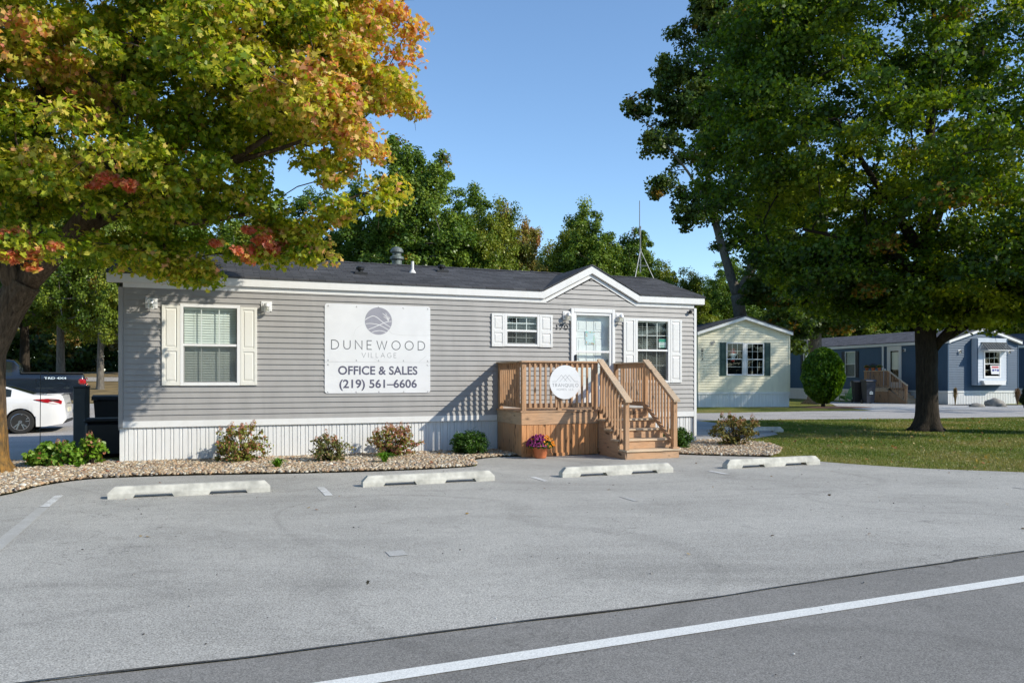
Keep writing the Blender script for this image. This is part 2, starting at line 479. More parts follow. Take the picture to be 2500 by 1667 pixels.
tint = nt.nodes.new('ShaderNodeMix'); tint.data_type = 'RGBA'; tint.blend_type = 'MULTIPLY'; tint.inputs[0].default_value = 1.0
tint.inputs[7].default_value = (0.93, 1.03, 1.09, 1)
nt.links.new(sky.outputs[0], tint.inputs[6]); nt.links.new(tint.outputs[2], bg.inputs[0]); nt.links.new(bg.outputs[0], wo.inputs[0])
scene.view_settings.view_transform = 'Standard'; scene.view_settings.look = 'None'
scene.view_settings.exposure = 0.43; scene.view_settings.gamma = 1.0
scene.cycles.max_bounces = 8; scene.cycles.transparent_max_bounces = 16
scene.cycles.use_denoising = True

# ------------------------------------------------------------------ ground and paving
def sheet(name, poly, z, mat, grid=None, kind='structure', follow=False):
    """flat (or ground-following) polygon sheet"""
    pts = [Vector((x, y, 0)) for x, y in poly]
    bm = bmesh.new()
    vs = [bm.verts.new(p) for p in pts]
    f = bm.faces.new(vs)
    bmesh.ops.triangulate(bm, faces=[f])
    if follow:
        for _ in range(4):
            long_e = [e for e in bm.edges if e.calc_length() > 2.0]
            if not long_e: break
            bmesh.ops.subdivide_edges(bm, edges=long_e, cuts=1)
            bmesh.ops.triangulate(bm, faces=bm.faces[:])
    for v in bm.verts: v.co.z = z + (hgt(v.co.x, v.co.y) if follow else 0)
    bmesh.ops.recalc_face_normals(bm, faces=bm.faces[:])
    if sum(f.normal.z for f in bm.faces) < 0: bmesh.ops.reverse_faces(bm, faces=bm.faces[:])
    me = bpy.data.meshes.new(name); bm.to_mesh(me); bm.free(); me.materials.append(mat)
    o = bpy.data.objects.new(name, me); COL.objects.link(o)
    return tag(o, kind=kind)

def smooth_poly(pts, n=6):
    """Catmull-Rom through open points"""
    out = []
    for i in range(len(pts)-1):
        p0 = pts[max(i-1, 0)]; p1 = pts[i]; p2 = pts[i+1]; p3 = pts[min(i+2, len(pts)-1)]
        for k in range(n):
            t = k/n
            out.append(tuple(0.5*((2*p1[j]) + (-p0[j]+p2[j])*t + (2*p0[j]-5*p1[j]+4*p2[j]-p3[j])*t*t + (-p0[j]+3*p1[j]-3*p2[j]+p3[j])*t**3) for j in (0, 1)))
    out.append(pts[-1]); return out

# terrain: fine near, coarse far
xs = [-500, -250, -120, -80] + list(np.arange(-60, 61, 3.0)) + [80, 120, 250, 500]
ys = [-300, -120, -40, -10] + list(np.arange(0, 91, 3.0)) + [110, 150, 250, 500, 900]
g = MB(); nx = len(xs)
for y in ys:
    for x in xs: g.v.append((x, y, hgt(x, y)))
for j in range(len(ys)-1):
    for i in range(nx-1):
        a = j*nx+i; g.f.append([a, a+1, a+nx+1, a+nx]); g.m.append(0)
tag(g.obj('ground', M['grass'], smooth=True), kind='structure')

seam = [(-60, -20.9), (-12, -0.22), (-6, 2.40), (-3.6, 3.46), (-2.4, 3.99), (-1.78, 4.21), (-1.48, 4.31), (-0.95, 4.54), (0.0, 4.94), (0.7, 5.20), (1.41, 5.50), (2.0, 5.80), (2.57, 6.06), (3.0, 6.27), (3.4, 6.44), (4.0, 6.72), (4.56, 6.98), (14, 11.05), (60, 30.9)]
sheet('road', seam + [(75, -2), (20, -40), (-70, -60)], 0.004, M['road'])
lawn_edge = smooth_poly([(3.36, 15.83), (4.21, 15.5), (5.07, 15.25), (5.8, 14.37), (6.89, 13.46), (8.38, 12.84), (10.5, 12.0), (14, 11.4), (20, 14.1), (60, 31.4)], 5)
bed_edge = smooth_poly([(-40, -7.5), (-20, 2.5), (-12, 6.6), (-8.6, 8.3), (-7.1, 9.4), (-6.68, 10.3), (-6.72, 11.17), (-6.5, 11.86), (-5.97, 12.18), (-4.93, 12.44), (-3.94, 12.58), (-2.98, 12.76), (-1.75, 13.1), (-0.78, 13.58), (-0.62, 13.95), (-0.72, 14.44), (-0.65, 14.88), (-0.27, 15.30), (0.19, 15.42)], 5)
sheet('parking_lot', seam[1:18] + [p for p in lawn_edge[::-1] if p[0] < 13.0] + [(3.3, 16.4), (0.3, 15.9)] + bed_edge[::-1][:-8], 0.008, M['lot'])
# seam of tar between lot and road
sm = smooth_poly(seam[1:18], 6)
tb = MB(); rnd = random.Random(3)
for i, (x, y) in enumerate(sm):
    wv = 0.005 + 0.009*abs(mnoise.noise((x*1.3, 0, 0))) + 0.012*max(0, mnoise.noise((x*0.9, 5, 0)))
    j = 0.012*mnoise.noise((x*2.2, 9, 0))
    tb.v.append((x, y+wv+j, 0.014)); tb.v.append((x, y-wv+j, 0.014))
for i in range(len(sm)-1):
    tb.f.append([2*i+1, 2*i+3, 2*i+2, 2*i]); tb.m.append(0)
tag(tb.obj('road_seam', M['tar']), kind='structure')
# lane stripe
st = MB(); d = Vector((4.934, 2.13)).normalized(); nrm = Vector((-d.y, d.x)); p0 = Vector((-0.944, 3.99))
t = -30.0; k = 0
while t < 45:
    c = p0 + d*t
    e1 = 0.004*mnoise.noise((t*6, 1, 0)); e2 = 0.004*mnoise.noise((t*6, 7, 0))
    a = c + nrm*e1; b = c - nrm*(0.128+e2)
    st.v += [(a.x, a.y, 0.009), (b.x, b.y, 0.009)]
    if k: st.f.append([2*k-1, 2*k+1, 2*k, 2*k-2]); st.m.append(0)
    k += 1; t += 0.12
tag(st.obj('lane_line', M['stripe']), kind='structure')
# faded bay lines, perpendicular to the house
HU = Vector((0.934, 0.358)).normalized(); HN = Vector((HU.y, -HU.x))
P0 = Vector((-7.01, 14.01)); HR = math.atan2(HU.y, HU.x)
def H(x, y, z=0.0):
    """house frame -> world (x along the front, y away from the lot)"""
    p = P0 + HU*x - HN*y
    return (p.x, p.y, z)
for q, (x0, y0, L, wd) in enumerate([(-0.33, -3.85, 1.0, 0.10), (2.97, -4.30, 0.85, 0.10), (6.20, -4.30, 0.55, 0.09), (3.05, -8.7, 0.2, 0.16), (9.25, -4.6, 0.5, 0.09), (12.1, -7.8, 0.5, 0.09), (6.5, -6.6, 0.4, 0.07)]):
    mb = MB()
    a = [H(x0-wd/2, y0, 0.0125), H(x0+wd/2, y0, 0.0125), H(x0+wd/2, y0-L, 0.0125), H(x0-wd/2, y0-L, 0.0125)]
    mb.add(a, [(3, 2, 1, 0)])
    tag(mb.obj('parking_line', M['faded'] if q not in (3, 5, 6) else M['ghost']), kind='structure')
mb = MB(); mb.add([H(-0.39, -4.9, 0.0122), H(-0.27, -4.9, 0.0122), H(-0.22, -7.6, 0.0122), H(-0.36, -7.6, 0.0122)], [(3, 2, 1, 0)])
tag(mb.obj('parking_line', M['ghost']), kind='structure')

# far lane, side drive, left driveway, concrete apron
sheet('side_drive', [(3.9, 19.2), (5.7, 19.4), (7.3, 21.5), (7.7, 23.5), (6.6, 29.2), (2.0, 29.0), (1.5, 24)], 0.006, M['drive'])
sheet('far_lane', smooth_poly([(-2, 27.0), (7.05, 28.6), (9.95, 29.2), (15.3, 29.9), (20.56, 31.4), (34, 34), (70, 40)], 4) +
      [(70, 48), (34, 41.5), (22, 38.6)] + smooth_poly([(16.75, 37.3), (13.55, 36.45), (11.18, 35.6), (8.64, 34.7), (-2, 33)], 4), 0.006, M['drive'])
sheet('driveway', [(17.2, 37.42), (23.5, 38.9), (33, 41.1), (33, 44.6), (30.5, 44.8), (25.4, 44.6), (22.0, 50.5), (20.0, 52.0), (19.0, 46.5), (17.6, 42.5)], 0.010, M['pad'])
sheet('left_driveway', [(-8.2, 14.8), (-8.4, 19), (-9.5, 22.5), (-10.2, 29.2), (-40, 29.5), (-60, 29.0), (-60, 19.5), (-30, 17.8), (-14, 15.8), (-10.8, 14.4)], 0.02, M['drive'], follow=True)
M['dry_grass'] = simple('dry_grass', (0.22, 0.155, 0.065), 0.95, var=0.45, scale=1.2, bump=0.8)
sheet('dry_bank', [(-5.0, 29.6), (-5.0, 37.0), (-60, 37.8), (-60, 29.4), (-40, 29.7), (-10.2, 29.4)], 0.012, M['dry_grass'], follow=True)
sheet('dry_bank', [(-4.0, 39.6), (-3.0, 54.0), (-60, 56.0), (-60, 40.6), (-8, 39.6)], 0.012, M['dry_grass'], follow=True)
sheet('rear_lane', [(-60, 38.0), (-8, 37.2), (-8, 39.4), (-60, 40.4)], 0.02, M['drive'], follow=True)

bedL = bed_edge[20:] + [(0.0, 16.7), (-1.2, 16.3), (-6.98, 14.2), (-8.1, 14.55), (-10.4, 14.0), (-13.6, 13.6), (-16, 10.5), (-13.5, 6.6)]
sheet('rock_bed', bedL, 0.03, M['soil'])
bedR = [(3.3, 17.9), (3.36, 15.83), (4.21, 15.5), (5.06, 15.34), (5.46, 16.0), (5.84, 17.0), (5.96, 18.05), (5.73, 18.74), (5.1, 19.3), (4.4, 19.0), (4.2, 18.3)]
sheet('rock_bed', bedR, 0.03, M['soil'])
tag(bpy.data.objects['rock_bed'], kind='structure')

def inpoly(x, y, poly):
    c = False; n = len(poly)
    for i in range(n):
        x1, y1 = poly[i]; x2, y2 = poly[(i+1) % n]
        if (y1 > y) != (y2 > y) and x < (x2-x1)*(y-y1)/(y2-y1)+x1: c = not c
    return c

def inpoly_v(P, poly):
    x, y = P[:, 0], P[:, 1]; c = np.zeros(len(P), bool); n = len(poly)
    for i in range(n):
        x1, y1 = poly[i]; x2, y2 = poly[(i+1) % n]
        if y1 == y2: continue
        c ^= ((y1 > y) != (y2 > y)) & (x < (x2-x1)*(y-y1)/(y2-y1)+x1)
    return c

# ------------------------------------------------------------------ batch meshes with numpy
def batch_mesh(name, V, F, colors, mat, parent=None, smooth=False):
    """V: (n,k,3) per-instance verts; F: list of index tuples of equal length for one instance; colors (n,3)"""
    n, k = V.shape[:2]; F = np.array(F); fk = F.shape[1]
    idx = (F[None] + (np.arange(n)*k)[:, None, None]).reshape(-1, fk)
    me = bpy.data.meshes.new(name)
    me.vertices.add(n*k); me.vertices.foreach_set('co', V.reshape(-1).astype(np.float32))
    me.loops.add(idx.size); me.loops.foreach_set('vertex_index', idx.reshape(-1).astype(np.int32))
    me.polygons.add(len(idx)); me.polygons.foreach_set('loop_start', (np.arange(len(idx))*fk).astype(np.int32))
    if smooth: me.polygons.foreach_set('use_smooth', np.ones(len(idx), bool))
    at_ = me.attributes.new('leafcol', 'FLOAT_COLOR', 'FACE')
    c = np.ones((len(idx), 4), np.float32); c[:, :3] = np.repeat(colors, len(F), axis=0)
    at_.data.foreach_set('color', c.reshape(-1))
    me.materials.append(mat); me.update(calc_edges=True); me.validate()
    o = bpy.data.objects.new(name, me); COL.objects.link(o)
    if parent: o.parent = parent
    return o

MAPLE = np.array([(0, 0), (0.20, 0.02), (0.50, 0.05), (0.33, 0.28), (0.62, 0.50), (0.24, 0.56), (0.0, 1.0), (-0.24, 0.56), (-0.62, 0.50), (-0.33, 0.28), (-0.50, 0.05), (-0.20, 0.02)])
OVAL = np.array([(0, 0), (0.30, 0.30), (0.26, 0.68), (0.0, 1.0), (-0.26, 0.68), (-0.30, 0.30)])
DIAMOND = np.array([(0, 0), (0.42, 0.42), (0, 1.0), (-0.42, 0.42)])
LOBE = np.array([(0, 0), (0.36, 0.12), (0.26, 0.40), (0.44, 0.66), (0.0, 1.0), (-0.44, 0.66), (-0.26, 0.40), (-0.36, 0.12)])

def leaf_cloud(name, centers, normals, sizes, cols, shape, mat, rng, parent=None, fold=0.12):
    """one flat leaf per centre; normals = preferred facing"""
    n = len(centers); k = len(shape)
    N = normals/np.linalg.norm(normals, axis=1, keepdims=True)
    r = rng.normal(size=(n, 3)); T = np.cross(N, r); T /= np.linalg.norm(T, axis=1, keepdims=True)
    B = np.cross(N, T)
    V = centers[:, None, :] + sizes[:, None, None]*(shape[None, :, 0, None]*T[:, None, :] + (shape[None, :, 1, None]-0.45)*B[:, None, :])
    V += (np.abs(shape[None, :, 0, None])*fold*rng.uniform(-1.6, 1, n)[:, None, None])*sizes[:, None, None]*N[:, None, :]
    return batch_mesh(name, V, [tuple(range(k))], cols, mat, parent)

def branch_net(mb, nodes, targets, tipr, rng, curve=0.25, steps=3, sides=6, up=0.3):
    """nodes: list of [Vector, parent, minr]; grows paths from the nearest node to every target"""
    pos = np.array([n[0][:] for n in nodes])
    d = np.array([np.min(np.linalg.norm(pos-np.array(t), axis=1)) for t in targets])
    for ti in np.argsort(d):
        tg = Vector(targets[ti])
        dv = np.linalg.norm(pos-np.array(tg), axis=1)
        pen = np.maximum(0, pos[:, 2]-tg.z+0.1)*0.9
        i = int(np.argmin(dv+pen))
        st_, L = nodes[i][0], max(dv[i], 1e-3)
        if nodes[i][1] is not None: bdir = (st_-nodes[nodes[i][1]][0])
        else: bdir = Vector((0, 0, 1))
        if bdir.length < 1e-4: bdir = Vector((0, 0, 1))
        bdir.normalize()
        ns = max(2, min(steps+2, int(L/0.35)+1)); par = i
        c1 = st_ + (bdir*0.5+Vector((0, 0, up)))*L*curve*1.2
        new = []
        for s in range(1, ns+1):
            u = s/ns
            p = st_*(1-u)**2 + c1*2*u*(1-u) + tg*u*u
            p = p + Vector(rng.normal(size=3))*L*0.03*(1 if s < ns else 0)
            nodes.append([p, par, tipr]); par = len(nodes)-1; new.append(p[:])
        pos = np.vstack([pos, np.array(new)])
    acc = [0.0]*len(nodes); E = 2.3
    for i in range(len(nodes)-1, -1, -1):
        r = acc[i]**(1/E) if acc[i] > 0 else tipr
        r = max(r, nodes[i][2]) if nodes[i][2] <= tipr or nodes[i][1] is None or True else r
        if nodes[i][2] > tipr: r = nodes[i][2]
        nodes[i].append(r)
        if nodes[i][1] is not None and nodes[i][2] <= tipr: acc[nodes[i][1]] += r**E
    for i, nd in enumerate(nodes):
        if nd[1] is None or nd[2] > tipr: continue
        a = nodes[nd[1]]; r0 = min(a[3], nd[3]*1.35); r1 = nd[3]
        mb.tube([a[0], nd[0]], [r0, r1], sides if r0 > 0.03 else 4, cap=False)
    return nodes

def limb_nodes(nodes, path, parent, mb, sides=12, rough=0.0, seg=0.25, seed=0, flare=False):
    """a thick limb: tube with preset radii, registered as nodes; path=[(x,y,z,r)...]; returns last index"""
    pts = [path[0]]
    for a, b in zip(path[:-1], path[1:]):
        L = math.dist(a[:3], b[:3]); k = max(1, int(L/seg))
        for s in range(1, k+1):
            pts.append(tuple(a[j]+(b[j]-a[j])*s/k for j in range(4)))
    # smooth the path
    for _ in range(3):
        q = [pts[0]]
        for i in range(1, len(pts)-1):
            q.append(tuple((pts[i-1][j]+2*pts[i][j]+pts[i+1][j])/4 for j in range(4)))
        q.append(pts[-1]); pts = q
    b0 = len(mb.v)
    mb.tube([p[:3] for p in pts], [p[3] for p in pts], sides)
    if rough:
        for i in range(b0, len(mb.v)):
            ring = min((i-b0)//sides, len(pts)-1)
            p = Vector(mb.v[i]); c = Vector(pts[ring][:3]); dd = p-c
            if dd.length < 1e-5: continue
            a = math.atan2(dd.y, dd.x)
            rn = mnoise.noise((math.cos(a)*3.1+seed, math.sin(a)*3.1, p.z*0.9))*0.7 + mnoise.noise((math.cos(a)*9+seed, math.sin(a)*9, p.z*2.6))*0.5
            fl = 1.0
            if flare:
                h = p.z-pts[0][2]
                fl = 1 + 0.55*math.exp(-max(h, 0)/0.16)*(0.8+0.7*math.sin(a*5+seed)) + 0.15*math.exp(-max(h, 0)/0.5)
            mb.v[i] = tuple(c + dd*fl*(1+rough*rn))
    idx = parent
    for i, p in enumerate(pts):
        nodes.append([Vector(p[:3]), idx, max(p[3], 0.0)]); idx = len(nodes)-1
    return idx

def sample_blobs(blobs, n, rng, shell=0.55):
    """blobs: (cx,cy,cz,rx,ry,rz[,w]) -> clump centres, radial unit direction"""
    w_ = np.array([(b[3]*b[4]*b[5])**(2/3)*(b[6] if len(b) > 6 else 1) for b in blobs]); w_ /= w_.sum()
    out = []; dirs = []; bid = []
    for i in rng.choice(len(blobs), n, p=w_):
        b = blobs[i]; v = rng.normal(size=3); v /= np.linalg.norm(v)
        r = (shell+(1-shell)*rng.random()**0.8) if rng.random() < 0.75 else rng.random()**(1/3)*shell
        out.append((b[0]+v[0]*b[3]*r, b[1]+v[1]*b[4]*r, b[2]+v[2]*b[5]*r)); dirs.append(v*r); bid.append(i)
    return np.array(out), np.array(dirs), np.array(bid)

def foliage(name, cen, dirs, per, cr, flat, size, shape, colfn, mat, rng, parent, upbias=0.55, droop=0.15, cz=None):
    """leaves in every clump; clumps are flattened sprays"""
    n = len(cen)*per
    C = np.repeat(cen, per, axis=0)
    crr = np.repeat(cr*rng.uniform(0.6, 1.35, len(cen)), per)[:, None]
    v = rng.normal(size=(n, 3)); v /= np.linalg.norm(v, axis=1, keepdims=True)
    rr = rng.random(n)[:, None]**0.55
    off = v*rr*crr; off[:, 2] *= flat
    rad = np.hypot(off[:, 0], off[:, 1])
    off[:, 2] -= droop*rad
    P = C+off
    Nn = rng.normal(size=(n, 3))*0.75 + np.array([0, 0, upbias]) + v*0.55 + np.repeat(dirs, per, axis=0)*0.35
    s = size*rng.uniform(0.6, 1.25, n)
    return leaf_cloud(name, P, Nn, s, colfn(P, np.repeat(np.arange(len(cen)), per)), shape, mat, rng, parent)

def pal(rng, n, cols, wts):
    c = np.array(cols)[rng.choice(len(cols), n, p=np.array(wts)/sum(wts))]
    return c*rng.uniform(0.72, 1.25, n)[:, None]*np.array([1, 1, 1])

# ------------------------------------------------------------------ house parts
def lap_wall(mb, fn, s0, s1, z0, z1, pitch, proj=0.013, openings=(), srange=None, m=0):
    """fn(s,out,z)->xyz. Real overlapping courses; openings=(s0,s1,z0,z1)"""
    z = z0
    while z < z1-1e-4:
        zt = min(z+pitch, z1)
        cuts = sorted({z, zt} | {q for o in openings for q in (o[2], o[3]) if z+1e-4 < q < zt-1e-4})
        for a, b in zip(cuts[:-1], cuts[1:]):
            ra = srange(a) if srange else (s0, s1); rb = srange(b) if srange else (s0, s1)
            iv = [(0.0, 1.0, ra, rb)]
            segs = [(ra[0], ra[1], rb[0], rb[1])]
            for o in openings:
                if o[2] < b-1e-4 and o[3] > a+1e-4:
                    ns = []
                    for (l0, r0, l1, r1) in segs:
                        if o[0] > l0 and o[1] < r0:
                            ns += [(l0, o[0], l1, o[0]), (o[1], r0, o[1], r1)]
                        else: ns.append((l0, r0, l1, r1))
                    segs = ns
            oa = 0.002+proj*(1-(a-z)/pitch); ob = 0.002+proj*(1-(b-z)/pitch)
            for (l0, r0, l1, r1) in segs:
                if r0-l0 < 1e-4: continue
                r1 = max(r1, l1)
                mb.add([fn(l0, oa, a), fn(r0, oa, a), fn(r1, ob, b), fn(l1, ob, b)], [(0, 1, 2, 3)], m)
                if a == z: mb.add([fn(l0, oa, a), fn(r0, oa, a), fn(r0, 0.0, a), fn(l0, 0.0, a)], [(3, 2, 1, 0)], m)
        z = zt

def skirt_wall(mb, fn, s0, s1, z0, z1, per=0.15, dep=0.014, m=0):
    s = s0; prof = []
    k = 0
    while s < s1:
        prof += [(s, 0.0), (s+per*0.46, 0.0), (s+per*0.49, -dep), (s+per*0.56, -dep), (s+per*0.59, 0.0),
                 (s+per*0.80, 0.0), (s+per*0.83, -dep), (s+per*0.94, -dep), (s+per*0.97, 0.0)]
        s += per
    prof = [p for p in prof if p[0] < s1] + [(s1, 0.0)]
    for (a, oa), (b, ob) in zip(prof[:-1], prof[1:]):
        mb.add([fn(a, oa, z0), fn(b, ob, z0), fn(b, ob, z1), fn(a, oa, z1)], [(0, 1, 2, 3)], m)

def make_window(parent, xc, y, z0, w, h, rot=0.0, grid=(3, 2), grid2=None, blind='open', split=0.5, screen=True, flat=False, fw=0.055, label=None):
    """frame mesh with its own origin at the sill centre; panes, grilles and blinds are sub-parts"""
    f = MB(); hw = w/2; p = 0.045
    f.bbox(-hw, -p, 0, -hw+fw, 0.03, h); f.bbox(hw-fw, -p, 0, hw, 0.03, h)
    f.bbox(-hw+fw, -p, 0, hw-fw, 0.03, fw); f.bbox(-hw+fw, -p, h-fw, hw-fw, 0.03, h)
    zm = fw+(h-2*fw)*(1-split)
    f.bbox(-hw+fw, -p+0.012, zm-0.022, hw-fw, 0.028, zm+0.022)
    s = 0.022   # lower sash stiles
    f.box(-hw+fw, -0.012, fw, -hw+fw+s, 0.022, zm-0.022); f.box(hw-fw-s, -0.012, fw, hw-fw, 0.022, zm-0.022)
    f.box(-hw+fw+s, -0.012, fw, hw-fw-s, 0.022, fw+s)
    fr = f.obj('window', M['white_clean'], parent, loc=(xc, y, z0)); fr.rotation_euler = (0, 0, rot)
    if label: fr['label'] = label
    x0, x1 = -hw+fw, hw-fw
    for nm, za, zb, yy, gr in (('pane', zm+0.02, h-fw, -0.012, grid), ('pane', fw+0.02, zm-0.02, 0.006, grid2 or grid)):
        g_ = MB(); g_.add([(x0, yy, za), (x1, yy, za), (x1, yy, zb), (x0, yy, zb)], [(0, 1, 2, 3)]); g_.obj(nm, M['glass'], fr)
        k = MB(); nx_, nz_ = gr
        yb = yy+0.012
        for i in range(1, nx_):
            xx = x0+(x1-x0)*i/nx_; k.box(xx-0.008, yb, za, xx+0.008, yb+0.006, zb)
        for i in range(1, nz_):
            zz = za+(zb-za)*i/nz_; k.box(x0, yb+0.0065, zz-0.008, x1, yb+0.0125, zz+0.008)
        if nx_ > 1 or nz_ > 1: k.obj('grille', M['white_clean'], fr)
    if screen:
        sc_ = MB(); sc_.add([(x0, -0.02, fw), (x1, -0.02, fw), (x1, -0.02, zm-0.02), (x0, -0.02, zm-0.02)], [(0, 1, 2, 3)])
        sc_.obj('screen', M['screen'], fr)
    if blind:
        b = MB(); tilt = R(62) if blind == 'closed' else R(8); z = h-fw-0.03
        while z > fw+0.02:
            c_, s_ = math.cos(tilt)*0.024, math.sin(tilt)*0.024
            b.add([(x0+0.01, 0.075-c_, z-s_), (x1-0.01, 0.075-c_, z-s_), (x1-0.01, 0.075+c_, z+s_), (x0+0.01, 0.075+c_, z+s_),
                   (x0+0.01, 0.075-c_, z-s_-0.003), (x1-0.01, 0.075-c_, z-s_-0.003), (x1-0.01, 0.075+c_, z+s_-0.003), (x0+0.01, 0.075+c_, z+s_-0.003)],
                  [(0, 1, 2, 3), (7, 6, 5, 4), (0, 4, 5, 1), (3, 2, 6, 7)])
            z -= 0.0465
        for q in (0.22, 0.78):
            xx = x0+(x1-x0)*q; b.box(xx-0.0015, 0.044, fw+0.02, xx+0.0015, 0.046, h-fw)
        b.box(x0+0.01, 0.05, h-fw-0.03, x1-0.01, 0.10, h-fw)
        b.obj('blind', M['blind'], fr)
    return fr

def make_shutter(parent, x0, z0, w, h, mat, y=0.0, rot=0.0, low=0.43, plain=False):
    s = MB(); st_ = 0.052
    s.box(0, -0.020, 0, w, -0.016+0.014, h)
    s.bbox(0, -0.034, 0, st_, -0.0205, h, 0.003); s.bbox(w-st_, -0.034, 0, w, -0.0205, h, 0.003)
    zm = h*low+0.03
    for a, b in ((0, st_+0.02), (zm-0.035, zm+0.035), (h-st_, h)): s.bbox(st_, -0.034, a, w-st_, -0.0205, b, 0.003)
    for a, b in ((st_+0.02, zm-0.035), (zm+0.035, h-st_)):
        i = 0.012; q = 0.03
        X0, X1, A, B = st_+i, w-st_-i, a+i, b-i
        s.add([(X0, -0.0205, A), (X1, -0.0205, A), (X1, -0.0205, B), (X0, -0.0205, B), (X0+q*0.6, -0.031, A+q), (X1-q*0.6, -0.031, A+q), (X1-q*0.6, -0.031, B-q), (X0+q*0.6, -0.031, B-q)],
              [(4, 5, 6, 7), (0, 1, 5, 4), (1, 2, 6, 5), (2, 3, 7, 6), (3, 0, 4, 7)])
    o = s.obj('shutter', mat, parent, loc=(x0, y, z0)); o.rotation_euler = (0, 0, rot)
    return o

def wall_lamp(parent, xc, zc, y=0.0, rot=0.0, mat=None, small=False):
    mat = mat or M['lampwhite']
    p = MB()
    p.bbox(-0.1, -0.018, -0.095, 0.1, 0.0, 0.095, 0.005)
    p.bbox(-0.075, -0.026, -0.07, 0.075, -0.0185, 0.07, 0.004)
    o = p.obj('wall_lamp', M['white_clean'], parent, loc=(xc, y, zc)); o.rotation_euler = (0, 0, rot)
    h_ = MB(); h_.lathe([(0.055, -0.02), (0.060, 0.0), (0.056, 0.02), (0.042, 0.045), (0.02, 0.058), (0.004, 0.062)], (0, -0.10, 0.0), 20)
    h_.lathe([(0.018, -0.10), (0.018, -0.02)], (0, 0, 0.02), 10, axis='y')
    for k in range(4):
        a = math.pi/4+k*math.pi/2; x, yy = 0.05*math.cos(a), 0.05*math.sin(a)
        h_.tube([(x, -0.10+yy, -0.02), (x, -0.10+yy, -0.11)], 0.004, 5)
    h_.lathe([(0.052, -0.112), (0.052, -0.104)], (0, -0.10, 0), 16)
    h_.obj('lamp_dome', mat, o, smooth=False)
    j = MB(); j.lathe([(0.040, -0.02), (0.044, -0.06), (0.040, -0.095), (0.02, -0.103)], (0, -0.10, 0), 16); j.obj('lamp_glass', M['jar'], o, smooth=True)
    return o

def roof_slab(mb, pts, th=0.035, m=0):
    """pts: 4 (or 3) corners, top surface ccw from above; extruded straight down"""
    n = len(pts)
    vs = list(pts)+[(a, b, c-th) for a, b, c in pts]
    fs = [tuple(range(n)), tuple(range(2*n-1, n-1, -1))]+[(i, i+n, (i+1) % n+n, (i+1) % n) for i in range(n)]
    mb.add(vs, fs, m)

# ================================================================== the office home
L, D = 12.10, 4.27
office = empty('mobile_home', (P0.x, P0.y, 0), HR, 'long grey sided mobile home with white trim and a small gable over its door', 'mobile home')
Z_S, Z_B, Z_W, Z_E = 0.66, 0.775, 3.175, 3.42     # skirting top, white band top, wall top, eave top
F_front = lambda s, o, z: (s, -o, z)
F_right = lambda s, o, z: (L+o, s, z)
F_left = lambda s, o, z: (-o, D-s, z)
F_back = lambda s, o, z: (L-s, D+o, z)
ops = [(1.03, 2.00, 1.44, 2.87), (7.37, 8.09, 2.25, 2.88), (10.52, 11.35, 1.47, 2.865), (8.93, 9.90, 0.90, 3.03)]
sd = MB()
lap_wall(sd, F_front, 0.06, L-0.06, Z_B, Z_W+0.01, 0.1035, 0.021, ops)
gab = lambda z: (max(8.30, 8.30+(z-Z_W)/0.51), min(10.46, 10.46-(z-Z_W)/0.51))
lap_wall(sd, F_front, 8.3, 10.46, Z_W+0.01, 3.72, 0.1035, 0.021, (), gab)
slope = 0.317
endr = lambda z: (0, D) if z < 3.25 else (min(D/2, (z-3.25)/slope), max(D/2, D-(z-3.25)/slope))
for F in (F_right, F_left): lap_wall(sd, F, 0, D, Z_B, 3.90, 0.207, 0.014, (), endr)
lap_wall(sd, F_back, 0, L, Z_B, Z_W, 0.207, 0.014)
sd.obj('siding', M['grey_siding'], office)
sk = MB()
skirt_wall(sk, lambda s, o, z: (s, -o+0.018, z), 0, L, 0, Z_S)
skirt_wall(sk, lambda s, o, z: (L-0.018+o, s, z), 0.02, D, 0, Z_S)
skirt_wall(sk, lambda s, o, z: (0.018-o, D-s, z), 0, D-0.02, 0, Z_S)
sk.obj('skirting', M['white'], office)
bd = MB()
bd.bbox(0.03, -0.022, Z_S-0.005, L-0.02, 0.015, Z_B+0.006, 0.004)
bd.bbox(L-0.012, 0.016, Z_S-0.005, L+0.022, D, Z_B+0.006, 0.004); bd.bbox(-0.022, 0.016, Z_S-0.005, 0.012, D, Z_B+0.006, 0.004)
bd.obj('skirting_trim', M['white'], office)
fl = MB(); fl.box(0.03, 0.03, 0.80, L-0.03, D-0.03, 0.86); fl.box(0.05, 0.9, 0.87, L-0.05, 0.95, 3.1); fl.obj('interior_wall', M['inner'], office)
for x0, nm in ((-0.018, 'corner_trim'), (L-0.055, 'corner_trim')):
    c = MB(); c.bbox(x0, -0.026, 0.655 if x0 < 0 else 0.09, x0+0.073, 0.0, Z_W, 0.004); c.box(x0 if x0 < 0 else x0+0.055, 0.001, 0.62, x0+0.018 if x0 < 0 else x0+0.073, 0.07, Z_W)
    c.obj(nm, M['grey_siding'] if x0 < 0 else M['white'], office)
